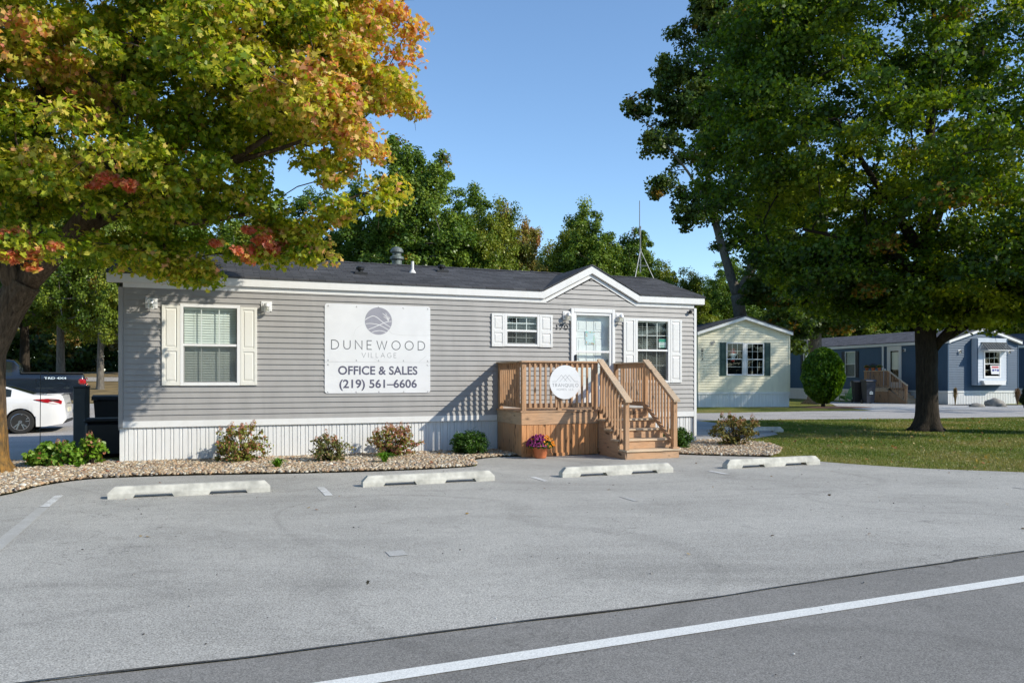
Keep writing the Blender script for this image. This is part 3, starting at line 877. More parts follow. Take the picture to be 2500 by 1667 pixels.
# fascia, soffit, frieze
fa = MB(); FY = -0.065
gx0, gx1, gxm, gz = 8.20, 10.56, 9.37, 4.02
for a, b in ((-0.20, gx0), (gx1, L+0.20)):
    fa.bbox(a, FY-0.018, 3.262, b, FY+0.004, 3.41, 0.003)
def rake(x0_, z0_, x1_, z1_, th, y0, y1, mbx, m=0):
    mbx.add([(x0_, y0, z0_-th), (x1_, y0, z1_-th), (x1_, y0, z1_), (x0_, y0, z0_), (x0_, y1, z0_-th), (x1_, y1, z1_-th), (x1_, y1, z1_), (x0_, y1, z0_)],
            [(0, 1, 2, 3), (7, 6, 5, 4), (0, 4, 5, 1), (1, 5, 6, 2), (2, 6, 7, 3), (3, 7, 4, 0)], m)
rake(gx0, 3.41, gxm, gz-0.01, 0.155, FY-0.018, FY+0.004, fa)
rake(gxm, gz-0.01, gx1, 3.41, 0.155, FY-0.018, FY+0.004, fa)
zr = 3.41+slope*(D/2+0.06)
fa.obj('fascia', M['white'], office)
so_ = MB()
for a, b in ((-0.19, gx0+0.03), (gx1-0.03, L+0.19)): so_.box(a, FY+0.005, 3.25, b, -0.001, 3.262)
rake(gx0+0.03, 3.268, gxm, gz-0.165, 0.012, FY+0.005, -0.001, so_); rake(gxm, gz-0.165, gx1-0.03, 3.268, 0.012, FY+0.005, -0.001, so_)
so_.obj('soffit', M['white'], office)
fz = MB()
for a, b in ((0.056, gx0+0.06), (gx1-0.06, L-0.056)): fz.bbox(a, -0.030, Z_W-0.002, b, -0.0005, 3.2495, 0.003)
rake(gx0+0.06, 3.2495, gxm, gz-0.178-0.01, 0.075, -0.030, -0.0005, fz); rake(gxm, gz-0.178-0.01, gx1-0.06, 3.2495, 0.075, -0.030, -0.0005, fz)
fz.obj('frieze_board', M['white'], office)
# end rakes
for xe in (-0.20, L+0.178):
    er = MB()
    for (ya, za, yb, zb) in ((-0.06, 3.41, D/2, zr), (D/2, zr, D+0.06, 3.41)):
        er.add([(xe, ya, za-0.15), (xe, yb, zb-0.15), (xe, yb, zb), (xe, ya, za), (xe+0.022, ya, za-0.15), (xe+0.022, yb, zb-0.15), (xe+0.022, yb, zb), (xe+0.022, ya, za)],
               [(0, 3, 2, 1), (4, 5, 6, 7), (0, 1, 5, 4), (1, 2, 6, 5), (2, 3, 7, 6), (3, 0, 4, 7)])
    er.obj('rake_board', M['white'], office)
rf = MB(); yv = (gz-3.42)/slope-0.06; e = 0.10
zf = lambda y: 3.445+slope*(y+e)*0.985
T0 = (-0.215, -e, zf(-e)); yR = D/2
# front slope with the notch of the small gable
roof_slab(rf, [(-0.215, -e, zf(-e)), (gx0-0.02, -e, zf(-e)), (gxm, yv, zf(yv)), (gxm, yR, zf(yR)), (-0.215, yR, zf(yR))])
roof_slab(rf, [(gx1+0.02, -e, zf(-e)), (L+0.215, -e, zf(-e)), (L+0.215, yR, zf(yR)), (gxm, yR, zf(yR)), (gxm, yv, zf(yv))])
roof_slab(rf, [(-0.215, yR, zf(yR)), (L+0.215, yR, zf(yR)), (L+0.215, D+e, zf(-e)), (-0.215, D+e, zf(-e))])
roof_slab(rf, [(gx0-0.02, -e, zf(-e)+0.002), (gxm, -e, zf(yv)+0.002), (gxm, yv, zf(yv)+0.002)], 0.03)
roof_slab(rf, [(gxm, -e, zf(yv)+0.002), (gx1+0.02, -e, zf(-e)+0.002), (gxm, yv, zf(yv)+0.002)], 0.03)
for q in range(int(L/0.3)+1):   # ridge caps
    x0 = -0.2+q*0.3; rf.add([(x0, yR-0.13, zf(yR)-0.026), (x0+0.31, yR-0.13, zf(yR)-0.034), (x0+0.31, yR, zf(yR)+0.010), (x0, yR, zf(yR)+0.018), (x0, yR+0.13, zf(yR)-0.026), (x0+0.31, yR+0.13, zf(yR)-0.034)], [(0, 1, 2, 3), (3, 2, 5, 4)])
roof = rf.obj('roof', M['shingle'], office)
# windows
wl = make_window(office, 1.515, 0, 1.408, 1.036, 1.496, grid=(3, 1), grid2=(3, 1), blind='closed', split=0.5)
make_window(office, 7.727, 0, 2.218, 0.80, 0.695, grid=(3, 2), blind='open', split=0.52)
make_window(office, 10.936, 0, 1.435, 0.905, 1.46, grid=(3, 2), blind='open', split=0.49)
for x0, w_, z0, h_, m_ in ((0.692, 0.302, 1.412, 1.466, 'cream_shutter'), (2.036, 0.301, 1.412, 1.466, 'cream_shutter'), (7.036, 0.290, 2.212, 0.699, 'white'), (8.130, 0.305, 2.212, 0.699, 'white'),
                           (10.178, 0.303, 1.44, 1.455, 'white'), (11.392, 0.312, 1.44, 1.452, 'white')):
    make_shutter(office, x0, z0, w_, h_, M[m_], y=-0.012)
for xc, zc in ((0.52, 2.90), (2.508, 2.908), (8.782, 2.91), (10.075, 2.91)): wall_lamp(office, xc, zc, -0.014)
# door set
dr = MB()
X0, X1, ZB, ZT = 8.874, 9.955, 0.905, 3.075
dr.bbox(X0, -0.055, ZB, X0+0.072, 0.05, ZT, 0.005); dr.bbox(X1-0.072, -0.055, ZB, X1, 0.05, ZT, 0.005)
dr.bbox(X0+0.072, -0.055, ZT-0.085, X1-0.072, 0.05, ZT, 0.005)
dr.box(X0+0.072, 0.10, ZB, X0+0.08, 0.16, ZT-0.085)
dr.box(X0+0.0721, 0.051, ZB, X0+0.079, 0.098, ZT-0.085); dr.box(X1-0.079, 0.051, ZB, X1-0.0721, 0.098, ZT-0.085); dr.box(X0+0.08, 0.051, ZT-0.092, X1-0.08, 0.098, ZT-0.0851)
frame = dr.obj('door_frame', M['white_clean'], office)
sdm = MB(); a, b = X0+0.074, X1-0.074; st_ = 0.062
sdm.bbox(a, -0.035, ZB+0.01, a+st_, 0.0, ZT-0.09, 0.004); sdm.bbox(b-st_, -0.035, ZB+0.01, b, 0.0, ZT-0.09, 0.004)
for z0, z1 in ((ZB+0.01, 1.38), (2.105, 2.150), (ZT-0.145, ZT-0.09)): sdm.bbox(a+st_, -0.033, z0, b-st_, -0.002, z1, 0.004)
for z0, z1 in ((ZB+0.08, 1.30),): sdm.bbox(a+st_+0.06, -0.039, z0, b-st_-0.06, -0.0335, z1, 0.002)
sdo = sdm.obj('storm_door', M['white_clean'], office)
for z0, z1 in ((1.385, 2.10), (2.155, ZT-0.15)):
    q = MB(); q.add([(a+st_, -0.018, z0), (b-st_, -0.018, z0), (b-st_, -0.018, z1), (a+st_, -0.018, z1)], [(0, 1, 2, 3)]); q.obj('pane', M['glass'], sdo)
hd = MB(); hd.bbox(a+0.012, -0.085, 1.93, a+0.05, -0.036, 2.06, 0.006); hd.tube([(a+0.03, -0.07, 1.96), (a+0.10, -0.08, 1.955)], 0.009, 8); hd.obj('door_handle', M['black'], sdo)
ind = MB(); ia, ib = X0+0.082, X1-0.082
ind.box(ia, 0.10, ZB, ib, 0.135, ZT-0.095)
iw = ib-ia
for cx in (0.27, 0.73):
    for z0, z1 in ((ZB+0.18, 1.62), (1.80, 2.45), (2.58, 2.84)):
        c = ia+iw*cx; hw = 0.125
        for (p, q2, r_, s_) in ((c-hw, z0, c+hw, z0+0.018), (c-hw, z1-0.018, c+hw, z1), (c-hw, z0+0.018, c-hw+0.018, z1-0.018), (c+hw-0.018, z0+0.018, c+hw, z1-0.018)):
            ind.bbox(p, 0.090, q2, r_, 0.0995, s_, 0.004)
        ind.bbox(c-hw+0.045, 0.093, z0+0.045, c+hw-0.045, 0.0995, z1-0.045, 0.003)
ind.obj('front_door', M['door_white'], office)
kn = MB(); kn.lathe([(0.012, -0.05), (0.028, -0.03), (0.026, -0.01), (0.012, 0.0)], (ib-0.06, 0.09, 1.93), 14, axis='y'); kn.obj('door_knob', M['metal'], office)
# camera under the eave
sc_ = MB(); sc_.lathe([(0.012, -0.07), (0.04, -0.06), (0.045, -0.03), (0.03, 0.0)], (11.93, -0.06, 3.12), 14); sc_.box(11.90, -0.06, 3.115, 12.02, -0.045, 3.13)
sc_.obj('security_camera', M['black'], office)

def text_obj(body, x0, x1, z0, h, y, mat, bold=0.0, parent=None, name='lettering', thick=0.0015, shear=0.0):
    """built-in face scaled to the given box; h = cap height"""
    cu = bpy.data.curves.new('t', 'FONT'); cu.body = body; cu.size = 1.0; cu.offset = bold; cu.extrude = 0.0; cu.shear = shear
    cu.resolution_u = 4
    o = bpy.data.objects.new('t', cu); COL.objects.link(o)
    bpy.context.view_layer.update()
    me = bpy.data.meshes.new_from_object(o.evaluated_get(bpy.context.evaluated_depsgraph_get()))
    bpy.data.objects.remove(o)
    V = [v.co.copy() for v in me.vertices]
    ax = min(v.x for v in V); bx = max(v.x for v in V)
    cu2 = bpy.data.curves.new('t2', 'FONT'); cu2.body = 'E'; cu2.offset = bold; o2 = bpy.data.objects.new('t2', cu2); COL.objects.link(o2)
    bpy.context.view_layer.update()
    m2 = bpy.data.meshes.new_from_object(o2.evaluated_get(bpy.context.evaluated_depsgraph_get())); bpy.data.objects.remove(o2)
    ez0 = min(v.co.y for v in m2.vertices); ez1 = max(v.co.y for v in m2.vertices)
    for v in me.vertices:
        v.co = Vector((x0+(v.co.x-ax)/(bx-ax)*(x1-x0), y, z0+(v.co.y-ez0)/(ez1-ez0)*h))
    me.materials.clear(); me.materials.append(mat); me.update()
    # normals toward -y
    bm = bmesh.new(); bm.from_mesh(me)
    bm.normal_update()
    if sum(f.normal.y*f.calc_area() for f in bm.faces) > 0: bmesh.ops.reverse_faces(bm, faces=bm.faces[:])
    bm.to_mesh(me); bm.free()
    ob = bpy.data.objects.new(name, me); COL.objects.link(ob)
    if parent: ob.parent = parent
    return ob

def arc(cx, cy, rx, ry, a0, a1, n=16):
    return [(cx+rx*math.cos(R(a0+(a1-a0)*i/n)), cy+ry*math.sin(R(a0+(a1-a0)*i/n))) for i in range(n+1)]
# thin geometric capitals: (width, strokes)
GL = {
 'D': (0.80, [[(0, 0), (0, 1), (0.30, 1)] + arc(0.30, 0.5, 0.5, 0.5, 90, -90)[1:] + [(0, 0)]]),
 'U': (0.72, [[(0, 1), (0, 0.36)] + arc(0.36, 0.36, 0.36, 0.36, 180, 360)[1:] + [(0.72, 1)]]),
 'N': (0.76, [[(0, 0), (0, 1), (0.76, 0), (0.76, 1)]]),
 'E': (0.54, [[(0.54, 1), (0, 1), (0, 0), (0.54, 0)], [(0.03, 0.52), (0.48, 0.52)]]),
 'W': (1.18, [[(0, 1), (0.30, 0), (0.59, 0.95), (0.88, 0), (1.18, 1)]]),
 'O': (0.98, [arc(0.49, 0.5, 0.49, 0.5, 90, 450, 28)[:-1]]),
 'V': (0.84, [[(0, 1), (0.42, 0), (0.84, 1)]]),
 'I': (0.02, [[(0.01, 0), (0.01, 1)]]),
 'L': (0.48, [[(0, 1), (0, 0), (0.48, 0)]]),
 'A': (0.84, [[(0, 0), (0.42, 1), (0.84, 0)], [(0.17, 0.34), (0.67, 0.34)]]),
 'G': (0.86, [arc(0.47, 0.5, 0.47, 0.5, 45, 320, 22) + [(0.86, 0.45), (0.55, 0.45)]]),
 'T': (0.66, [[(0, 1), (0.66, 1)], [(0.33, 0), (0.33, 0.97)]]),
 'R': (0.60, [[(0, 0), (0, 1), (0.28, 1)] + arc(0.30, 0.74, 0.26, 0.26, 90, -90, 10)[1:] + [(0.02, 0.48)], [(0.30, 0.46), (0.60, 0)]]),
 'Q': (0.98, [arc(0.49, 0.5, 0.49, 0.5, 90, 450, 28)[:-1], [(0.55, 0.25), (0.95, -0.12)]]),
 'H': (0.70, [[(0, 0), (0, 1)], [(0.70, 0), (0.70, 1)], [(0.02, 0.5), (0.68, 0.5)]]),
 'M': (0.90, [[(0, 0), (0.06, 1), (0.45, 0.2), (0.84, 1), (0.90, 0)]]),
 'S': (0.52, [arc(0.27, 0.75, 0.25, 0.25, 30, 270, 12) + arc(0.25, 0.25, 0.27, 0.25, 90, -150, 12)[1:]]),
 'C': (0.84, [arc(0.48, 0.5, 0.48, 0.5, 48, 312, 20)]),
}
def thin_text(body, x0, x1, z0, h, y, w, mat, parent, gap=0.5, name='lettering'):
    tot = sum((0.6 if c == ' ' else GL[c][0]) for c in body)*h
    n = len(body)-1; gp = ((x1-x0)-tot)/n
    mb = MB(); x = x0
    for c in body:
        if c != ' ':
            for i, s in enumerate(GL[c][1]):
                cl = c in 'OQ' and i == 0
                cl = cl or (c == 'D')
                pts = s[:-1] if c == 'D' else s
                mb.ribbon([(x+a*h, z0+b*h) for a, b in pts], w, y-0.0003*i, closed=cl)
            x += GL[c][0]*h
        else: x += 0.6*h
        x += gp
    return mb.obj(name, mat, parent)

# house number
num = text_obj('170', 8.530, 8.815, 2.602, 0.112, -0.022, M['black'], bold=0.015, parent=office, name='house_number')
# vents on the roof
def on_roof(px, py):
    """the point of the front roof slope seen at px,py in the photo, in house coordinates"""
    best = None
    for i in range(4000):
        Y = 12+i*0.003; X, _, Z = at(px, py, Y)
        dx, dy = X-P0.x, Y-P0.y; lx = dx*HU.x+dy*HU.y; ly = -dx*HU.y+dy*HU.x
        if -0.1 < ly < D/2 and Z <= zf(ly)+1e-3 and Z > 3.3: return lx, ly, zf(ly)
    return None
for (px, py) in ((879.6, 667), (1078, 662)):
    r_ = on_roof(px, py) or (5, 1.5, 3.95)
    v = MB(); v.lathe([(0.10, 0.0), (0.07, 0.03), (0.05, 0.04), (0.05, 0.075), (0.085, 0.08), (0.09, 0.125), (0.07, 0.145), (0.02, 0.155)], (r_[0], r_[1], r_[2]-0.01), 16)
    v.box(r_[0]-0.13, r_[1]-0.13, r_[2]-0.035, r_[0]+0.13, r_[1]+0.13, r_[2]+0.012)
    v.obj('roof_vent', M['black'], office)
r_ = on_roof(1007, 665) or (6, 1.6, 4.0)
v = MB(); v.lathe([(0.085, -0.02), (0.04, 0.05), (0.033, 0.06), (0.033, 0.24), (0.028, 0.24)], r_, 14); v.obj('vent_pipe', M['white'], office)
v = MB(); dxy = (6.30, 2.62)
Xw = P0+HU*6.0
# flue just behind the ridge
lx = 6.02
for i in range(600):
    lx = 4+i*0.01; p = P0+HU*lx-HN*2.45
    if p.x/p.y >= (968.4-1250)/FPX: break
v.lathe([(0.115, 0.0), (0.115, 0.17), (0.13, 0.18), (0.16, 0.20), (0.16, 0.25), (0.12, 0.27), (0.10, 0.28), (0.10, 0.34), (0.15, 0.36), (0.15, 0.40), (0.11, 0.46), (0.04, 0.49)], (lx, 2.45, zf(yR)-0.03), 22)
v.obj('flue', M['flue'], office)

# ================================================================== generic neighbour home
def neighbour(name, loc, rz, L, D, label, siding, roofm, eave, rise, skz=0.80, pitch=0.14, ops_front=(), ops_end=(), ov=0.25):
    h = empty(name, loc, rz, label, 'mobile home')
    s = MB(); zr_ = eave+rise
    lap_wall(s, lambda a, o, z: (a, -o, z), 0.05, L-0.05, skz, eave, pitch, 0.026, ops_front)
    er = lambda z: (0.0, D) if z <= eave else (min(D/2, (z-eave)/(rise/(D/2))), max(D/2, D-(z-eave)/(rise/(D/2))))
    lap_wall(s, lambda a, o, z: (L+o, a, z), 0.05, D-0.05, skz, zr_-0.05, pitch, 0.026, ops_end, er)
    lap_wall(s, lambda a, o, z: (-o, D-a, z), 0.05, D-0.05, skz, zr_-0.05, pitch*2, 0.016, (), er)
    lap_wall(s, lambda a, o, z: (L-a, D+o, z), 0.05, L-0.05, skz, eave, pitch*2, 0.016)
    s.obj('siding', siding, h)
    k = MB()
    skirt_wall(k, lambda a, o, z: (a, -o+0.018, z), 0, L, -0.05, skz-0.1, 0.2)
    skirt_wall(k, lambda a, o, z: (L-0.018+o, a, z), 0.02, D, -0.05, skz-0.1, 0.2)
    skirt_wall(k, lambda a, o, z: (L-a, D+o-0.018, z), 0.02, L, -0.05, skz-0.1, 0.3)
    k.obj('skirting', M['white'], h)
    b = MB(); b.box(-0.02, -0.024, skz-0.105, L+0.024, 0.015, skz+0.005); b.box(L-0.012, 0.016, skz-0.105, L+0.022, D+0.02, skz+0.005); b.obj('skirting_trim', M['white'], h)
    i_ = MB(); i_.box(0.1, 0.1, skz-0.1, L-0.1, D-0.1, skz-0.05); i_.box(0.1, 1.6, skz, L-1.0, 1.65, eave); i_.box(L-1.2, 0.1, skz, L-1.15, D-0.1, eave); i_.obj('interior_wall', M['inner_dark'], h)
    rr = MB(); sl = rise/(D/2); o = 0.12; zo = eave+0.12-sl*o
    roof_slab(rr, [(-ov, -o, zo), (L+ov, -o, zo), (L+ov, D/2, zo+sl*(D/2+o)), (-ov, D/2, zo+sl*(D/2+o))], 0.05)
    roof_slab(rr, [(-ov, D/2, zo+sl*(D/2+o)), (L+ov, D/2, zo+sl*(D/2+o)), (L+ov, D+o, zo), (-ov, D+o, zo)], 0.05)
    rr.obj('roof', roofm, h)
    f = MB(); f.box(-ov+0.02, -o+0.01, zo-0.22, L+ov-0.02, -o+0.03, zo-0.052)
    f.box(-ov+0.03, -o+0.031, zo-0.22, L+ov-0.03, -0.001, zo-0.205)
    f.obj('fascia', M['white'], h)
    e_ = MB()
    for (ya, za, yb, zb) in ((-o+0.035, zo-0.052+sl*0.03, D/2, zo-0.052+sl*(D/2+o)), (D/2, zo-0.052+sl*(D/2+o), D+o-0.01, zo-0.052)):
        xe = L+ov-0.045
        e_.add([(xe, ya, za-0.16), (xe, yb, zb-0.16), (xe, yb, zb), (xe, ya, za), (xe+0.022, ya, za-0.16), (xe+0.022, yb, zb-0.16), (xe+0.022, yb, zb), (xe+0.022, ya, za)],
               [(0, 3, 2, 1), (4, 5, 6, 7), (0, 1, 5, 4), (1, 2, 6, 5), (2, 3, 7, 6), (3, 0, 4, 7)])
        e_.add([(L+0.001, ya, za-0.16), (xe, ya, za-0.16), (xe, yb, zb-0.16), (L+0.001, yb, zb-0.16)], [(0, 1, 2, 3)])
    e_.obj('rake_board', M['white'], h)
    for (x, y) in ((L-0.05, -0.03), (L-0.05, D-0.04)):
        c = MB(); c.box(x, y, skz, x+0.085, y+0.07, eave); c.obj('corner_trim', siding if siding is not M['cream_siding'] else M['cream_siding'], h)
    return h

# ---- cream home, gable end to the camera
ya = math.atan2(-0.995, 0.1)
Ly, Dy = 14.0, 5.07
oy = Vector((9.95, 41.9)) - Vector((0.1, -0.995)).normalized()*Ly
cream = neighbour('mobile_home', (oy.x, oy.y, 0), ya, Ly, Dy, 'cream mobile home with dark green shutters, its gable end facing the lawn', M['cream_siding'], M['shingle'], 3.98, 0.80,
                  ops_end=[(1.59, 2.45, 1.73, 3.42), (2.70, 3.59, 1.73, 3.42)])
RE = R(90)
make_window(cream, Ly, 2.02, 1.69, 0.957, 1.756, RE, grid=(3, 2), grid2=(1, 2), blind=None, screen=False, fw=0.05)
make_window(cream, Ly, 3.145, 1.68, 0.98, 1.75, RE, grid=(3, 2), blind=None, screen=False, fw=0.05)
for s0 in (1.184, 3.66): make_shutter(cream, Ly+0.012, 1.675, 0.33, 1.775, M['darkgreen'], y=s0, rot=RE)
for ch in [c for c in cream.children if c.name.startswith('window')]:    # window location is (x, y) on the end wall
    pass
fx = MB(); fx.bbox(-0.06, -0.05, 0, 0.06, -0.005, 1.74, 0.004); o = fx.obj('window_mullion', M['white_clean'], cream, loc=(Ly, 2.577, 1.69)); o.rotation_euler = (0, 0, RE)
for q, z in zip('103', (2.95, 2.72, 2.49)):
    t_ = text_obj(q, 0.16, 0.27, z, 0.17, -0.024, M['darkbrown'], bold=0.01, parent=cream, name='house_number'); t_.location = (Ly, 0, 0); t_.rotation_euler = (0, 0, RE)
# faint wall ornament
orn = MB(); rnd = random.Random(9)
for k in range(26):
    a = rnd.uniform(0, 6.28); r0 = rnd.uniform(0.0, 0.12)
    cx, cz = 0.80+r0*math.cos(a), 3.42+r0*math.sin(a)*0.9
    orn.ribbon([(cx, cz), (cx+0.05*math.cos(a+1), cz+0.05*math.sin(a+1)), (cx+0.08*math.cos(a+0.4), cz+0.08*math.sin(a+0.4))], 0.018, -0.03-0.0006*k)
o = orn.obj('wall_ornament', M['ink_soft'], cream, loc=(Ly, 0, 0)); o.rotation_euler = (0, 0, RE)
# red and white hanging decoration inside the left window
M['deco_red'] = simple('red_cloth', (0.45, 0.02, 0.015), 0.6)
dc = empty('window_decoration', tuple(cream.matrix_basis @ Vector((Ly-0.25, 2.0, 2.45))), ya+RE, 'red and white soft decoration hanging inside the cream home window', 'decoration')
q = MB(); q.lathe([(0.03, 0.62), (0.10, 0.55), (0.17, 0.42), (0.20, 0.33), (0.17, 0.31)], (0.02, 0, 0.1), 14, sy=0.5); q.obj('red_top', M['deco_red'], dc, smooth=True)
q = MB(); q.lathe([(0.05, 0.0), (0.11, 0.06), (0.12, 0.25), (0.21, 0.34), (0.22, 0.40), (0.18, 0.43)], (0.02, 0, 0.0), 14, sy=0.5); q.obj('white_body', M['white'], dc, smooth=True)
q = MB(); q.lathe([(0.02, -0.02), (0.09, 0.0), (0.10, 0.05), (0.03, 0.09)], (0.0, -0.05, 0.0), 12, sy=0.6); q.obj('red_base', M['deco_red'], dc, smooth=True)

# ---- blue home, long side in shade, end wall with a bay
Lb, Db = 18.0, 5.30
u = Vector((0.287, -0.958)).normalized(); rb = math.atan2(u.y, u.x)
ob_ = Vector((25.5, 45.9)) - u*Lb
bops = [(9.43, 10.31, 1.67, 3.32), (4.97, 5.80, 1.72, 3.34), (13.34, 14.41, 0.95, 3.50)]
blue = neighbour('mobile_home', (ob_.x, ob_.y, 0), rb, Lb, Db, 'dark blue mobile home beyond the lawn with a timber porch and white bay window', M['blue_siding'], M['shingle_grey'], 3.72, 0.78,
                 ops_front=bops, ops_end=[(2.05, 3.65, 1.5, 3.2)])
make_window(blue, 9.87, 0, 1.61, 1.01, 1.77, grid=(1, 2), grid2=(1, 1), blind='closed', screen=True)
make_window(blue, 5.385, 0, 1.66, 0.96, 1.74, grid=(2, 2), grid2=(1, 1), blind='closed', screen=True)
for x0 in (9.03, 10.39, 4.57, 5.88): make_shutter(blue, x0, 1.60, 0.30, 1.78, M['darkbrown'], y=-0.014)
d_ = MB(); a, b = 13.28, 14.47
d_.bbox(a, -0.055, 0.92, a+0.11, 0.03, 3.565); d_.bbox(b-0.11, -0.055, 0.92, b, 0.03, 3.565); d_.bbox(a+0.11, -0.055, 3.44, b-0.11, 0.03, 3.565)
d_.bbox(a+0.11, -0.03, 0.92, a+0.24, 0.01, 3.44); d_.bbox(b-0.24, -0.03, 0.92, b-0.11, 0.01, 3.44); d_.bbox(a+0.24, -0.03, 0.92, b-0.24, 0.01, 1.30); d_.bbox(a+0.24, -0.03, 3.28, b-0.24, 0.01, 3.44)
do_ = d_.obj('door', M['white_clean'], blue)
q = MB(); q.add([(a+0.24, -0.012, 1.30), (b-0.24, -0.012, 1.30), (b-0.24, -0.012, 3.28), (a+0.24, -0.012, 3.28)], [(0, 1, 2, 3)]); q.obj('pane', M['glass'], do_)
q = MB(); q.lathe([(0.30, 0), (0.30, 0.02)], (0, 0, 0), 12, axis='y'); q = MB(); q.box(a+0.30, 0.05, 2.1, b-0.30, 0.06, 3.2); q.obj('curtain', M['blind'], do_)
wall_lamp(blue, 14.72, 3.30, -0.014, mat=M['black'])
q = MB(); q.bbox(12.88, -0.10, 0.75, 13.0, -0.02, 3.72, 0.01); q.obj('downspout', M['white_clean'], blue)
q = MB(); q.bbox(9.95, -0.12, 0.98, 10.20, -0.016, 1.32, 0.01); q.obj('meter_box', M['metal'], blue)
# bay on the end wall
M['pale_shingle'] = siding_mat('pale_blue_shingle', (0.55, 0.60, 0.66))
bay = MB(); dp = 0.42
s0, s1, z0, z1 = 1.75, 3.97, 1.13, 3.86
lap_wall(bay, lambda s, o, z: (Lb+dp+o, s, z), s0, s1, z0+0.28, z1, 0.17, 0.014, [(2.24, 3.42, 1.56, 3.14)])
lap_wall(bay, lambda s, o, z: (Lb+dp-s, s1+o, z), 0, dp, z0+0.28, z1, 0.17, 0.014)
lap_wall(bay, lambda s, o, z: (Lb+s, s0-o, z), 0, dp, z0+0.28, z1, 0.17, 0.014)
bay.box(Lb, s0, z0, Lb+dp, s1, z0+0.28)
bay.box(Lb, s0, z1, Lb+dp, s1, z1+0.04)
bo = bay.obj('bay', M['pale_shingle'], blue)
for (y0_, y1_) in ((s0-0.022, s0+0.03), (s1-0.03, s1+0.022)):
    q = MB(); q.box(Lb+dp-0.01, y0_, z0+0.02, Lb+dp+0.022, y1_, z1); q.obj('corner_trim', M['blue_siding'], blue)
q = MB(); q.prism([(0, 0), (1.5, 0), (1.62, 0.24), (-0.12, 0.24)], lambda a_, b_, d: (Lb+dp+d, 2.10+a_, z0+0.03+b_), 0.02, 0.20); q.obj('planter_box', M['white_clean'], blue, fixn=True)
make_window(blue, Lb+dp, 2.83, 1.55, 1.30, 1.62, RE, grid=(3, 2), grid2=(1, 2), blind=None, screen=False, fw=0.10, split=0.48)
q = MB()
for k in range(10):
    y0_ = 1.99+k*0.193
    q.add([(Lb+dp+0.03, y0_+0.05, 3.62), (Lb+dp+0.50, y0_, 3.20), (Lb+dp+0.50, y0_+0.185, 3.20), (Lb+dp+0.03, y0_+0.175, 3.62)], [(0, 1, 2, 3)])
    q.tube([(Lb+dp+0.03, y0_+0.05, 3.63), (Lb+dp+0.50, y0_, 3.21)], 0.016, 5)
q.box(Lb+dp+0.02, 2.0, 3.60, Lb+dp+0.05, 3.92, 3.66)
q.obj('awning', M['post_grey'], blue)
q = MB(); q.box(Lb+dp+0.01, 2.0, 3.16, Lb+dp+0.52, 3.93, 3.195); q.obj('awning_rail', M['white_clean'], blue)
for s_ in (0.84, 4.56): wall_lamp(blue, Lb+0.014, 3.12, s_, RE, M['black']).location = (Lb+0.016, s_, 3.12)
# sheet of paper in the bay window
sp = blue.matrix_basis @ Vector((Lb+dp+0.02, 3.02, 1.78))
notice = empty('window_notice', tuple(sp), rb+RE, 'white notice with red and blue print taped in the blue home bay window', 'notice')
q = MB(); q.add([(-0.36, -0.03, 0.52), (-0.28, -0.03, 0.0), (0.33, -0.03, 0.0), (0.33, -0.03, 0.52), (-0.36, -0.025, 0.52), (-0.28, -0.025, 0), (0.33, -0.025, 0), (0.33, -0.025, 0.52)], [(0, 1, 2, 3), (7, 6, 5, 4), (0, 4, 5, 1), (1, 5, 6, 2), (2, 6, 7, 3), (3, 7, 4, 0)]); q.obj('paper', M['sign_white'], notice)
q = MB()
M['print_red'] = simple('print_red', (0.50, 0.10, 0.12), 0.6); M['print_blue'] = simple('print_blue', (0.08, 0.09, 0.30), 0.6)
q.box(-0.26, -0.033, 0.36, 0.26, -0.0305, 0.47); q.obj('red_print', M['print_red'], notice)
q = MB(); 
for (x0, x1, z0_, z1_) in ((-0.22, -0.06, 0.17, 0.30), (-0.02, 0.10, 0.20, 0.30), (0.14, 0.29, 0.17, 0.30)): q.box(x0, -0.033, z0_, x1, -0.0305, z1_)
q.obj('blue_print', M['print_blue'], notice)

# ---- another dark blue home at the right edge, behind
far_home = neighbour('mobile_home', (34.0, 62.5, 0), R(-60), 9.0, 5.0, 'dark blue home half hidden behind the bay windowed one at the right edge', M['dark_blue'], M['shingle_grey'], 3.9, 0.9)
q = MB(); q.box(8.5, 1.2, 0, 9.3, 2.6, 2.3)

# ================================================================== wooden porch
deck = empty('porch', H(8.6, -0.7, 0), HR, 'brown timber porch with railings and steps in front of the office door', 'porch')
DO = (8.6, -0.7, 0)
X0, X1, YF, ZF = 7.16, 10.02, -1.42, 0.91
def dpart(mb, name, mat): return mb.obj(name, mat, deck, off=DO)
q = MB(); n = 10
for k in range(n):
    y0_ = -0.01-(k+1)*0.142; q.bbox(X0-0.02, max(y0_, YF-0.03), ZF-0.034, X1+0.02, y0_+0.136, ZF, 0.003)
dpart(q, 'deck_floor', M['woodx'])
q = MB(); q.bbox(X0, YF, 0.635, 8.825, YF+0.038, ZF-0.036, 0.004); dpart(q, 'rim_board', M['woodx'])
q = MB(); q.bbox(X0, YF+0.039, 0.635, X0+0.038, -0.03, ZF-0.036, 0.004); dpart(q, 'rim_board', M['wood_old_y'])
q = MB(); q.bbox(X1-0.038, YF+0.039, 0.635, X1, -0.03, ZF-0.036, 0.004); dpart(q, 'rim_board', M['wood_old_y'])
q = MB(); x = X0+0.01; rnd = random.Random(5)
while x < 8.815:
    w_ = rnd.choice((0.138, 0.142, 0.10)); q.bbox(x, YF+0.012, 0.02, min(x+w_, 8.824), YF+0.034, 0.634, 0.003); x += w_+0.006
q.bbox(X0+0.01, YF-0.006, 0.0, 8.15, YF+0.011, 0.075, 0.003)
dpart(q, 'front_skirt', M['wood_orange'])
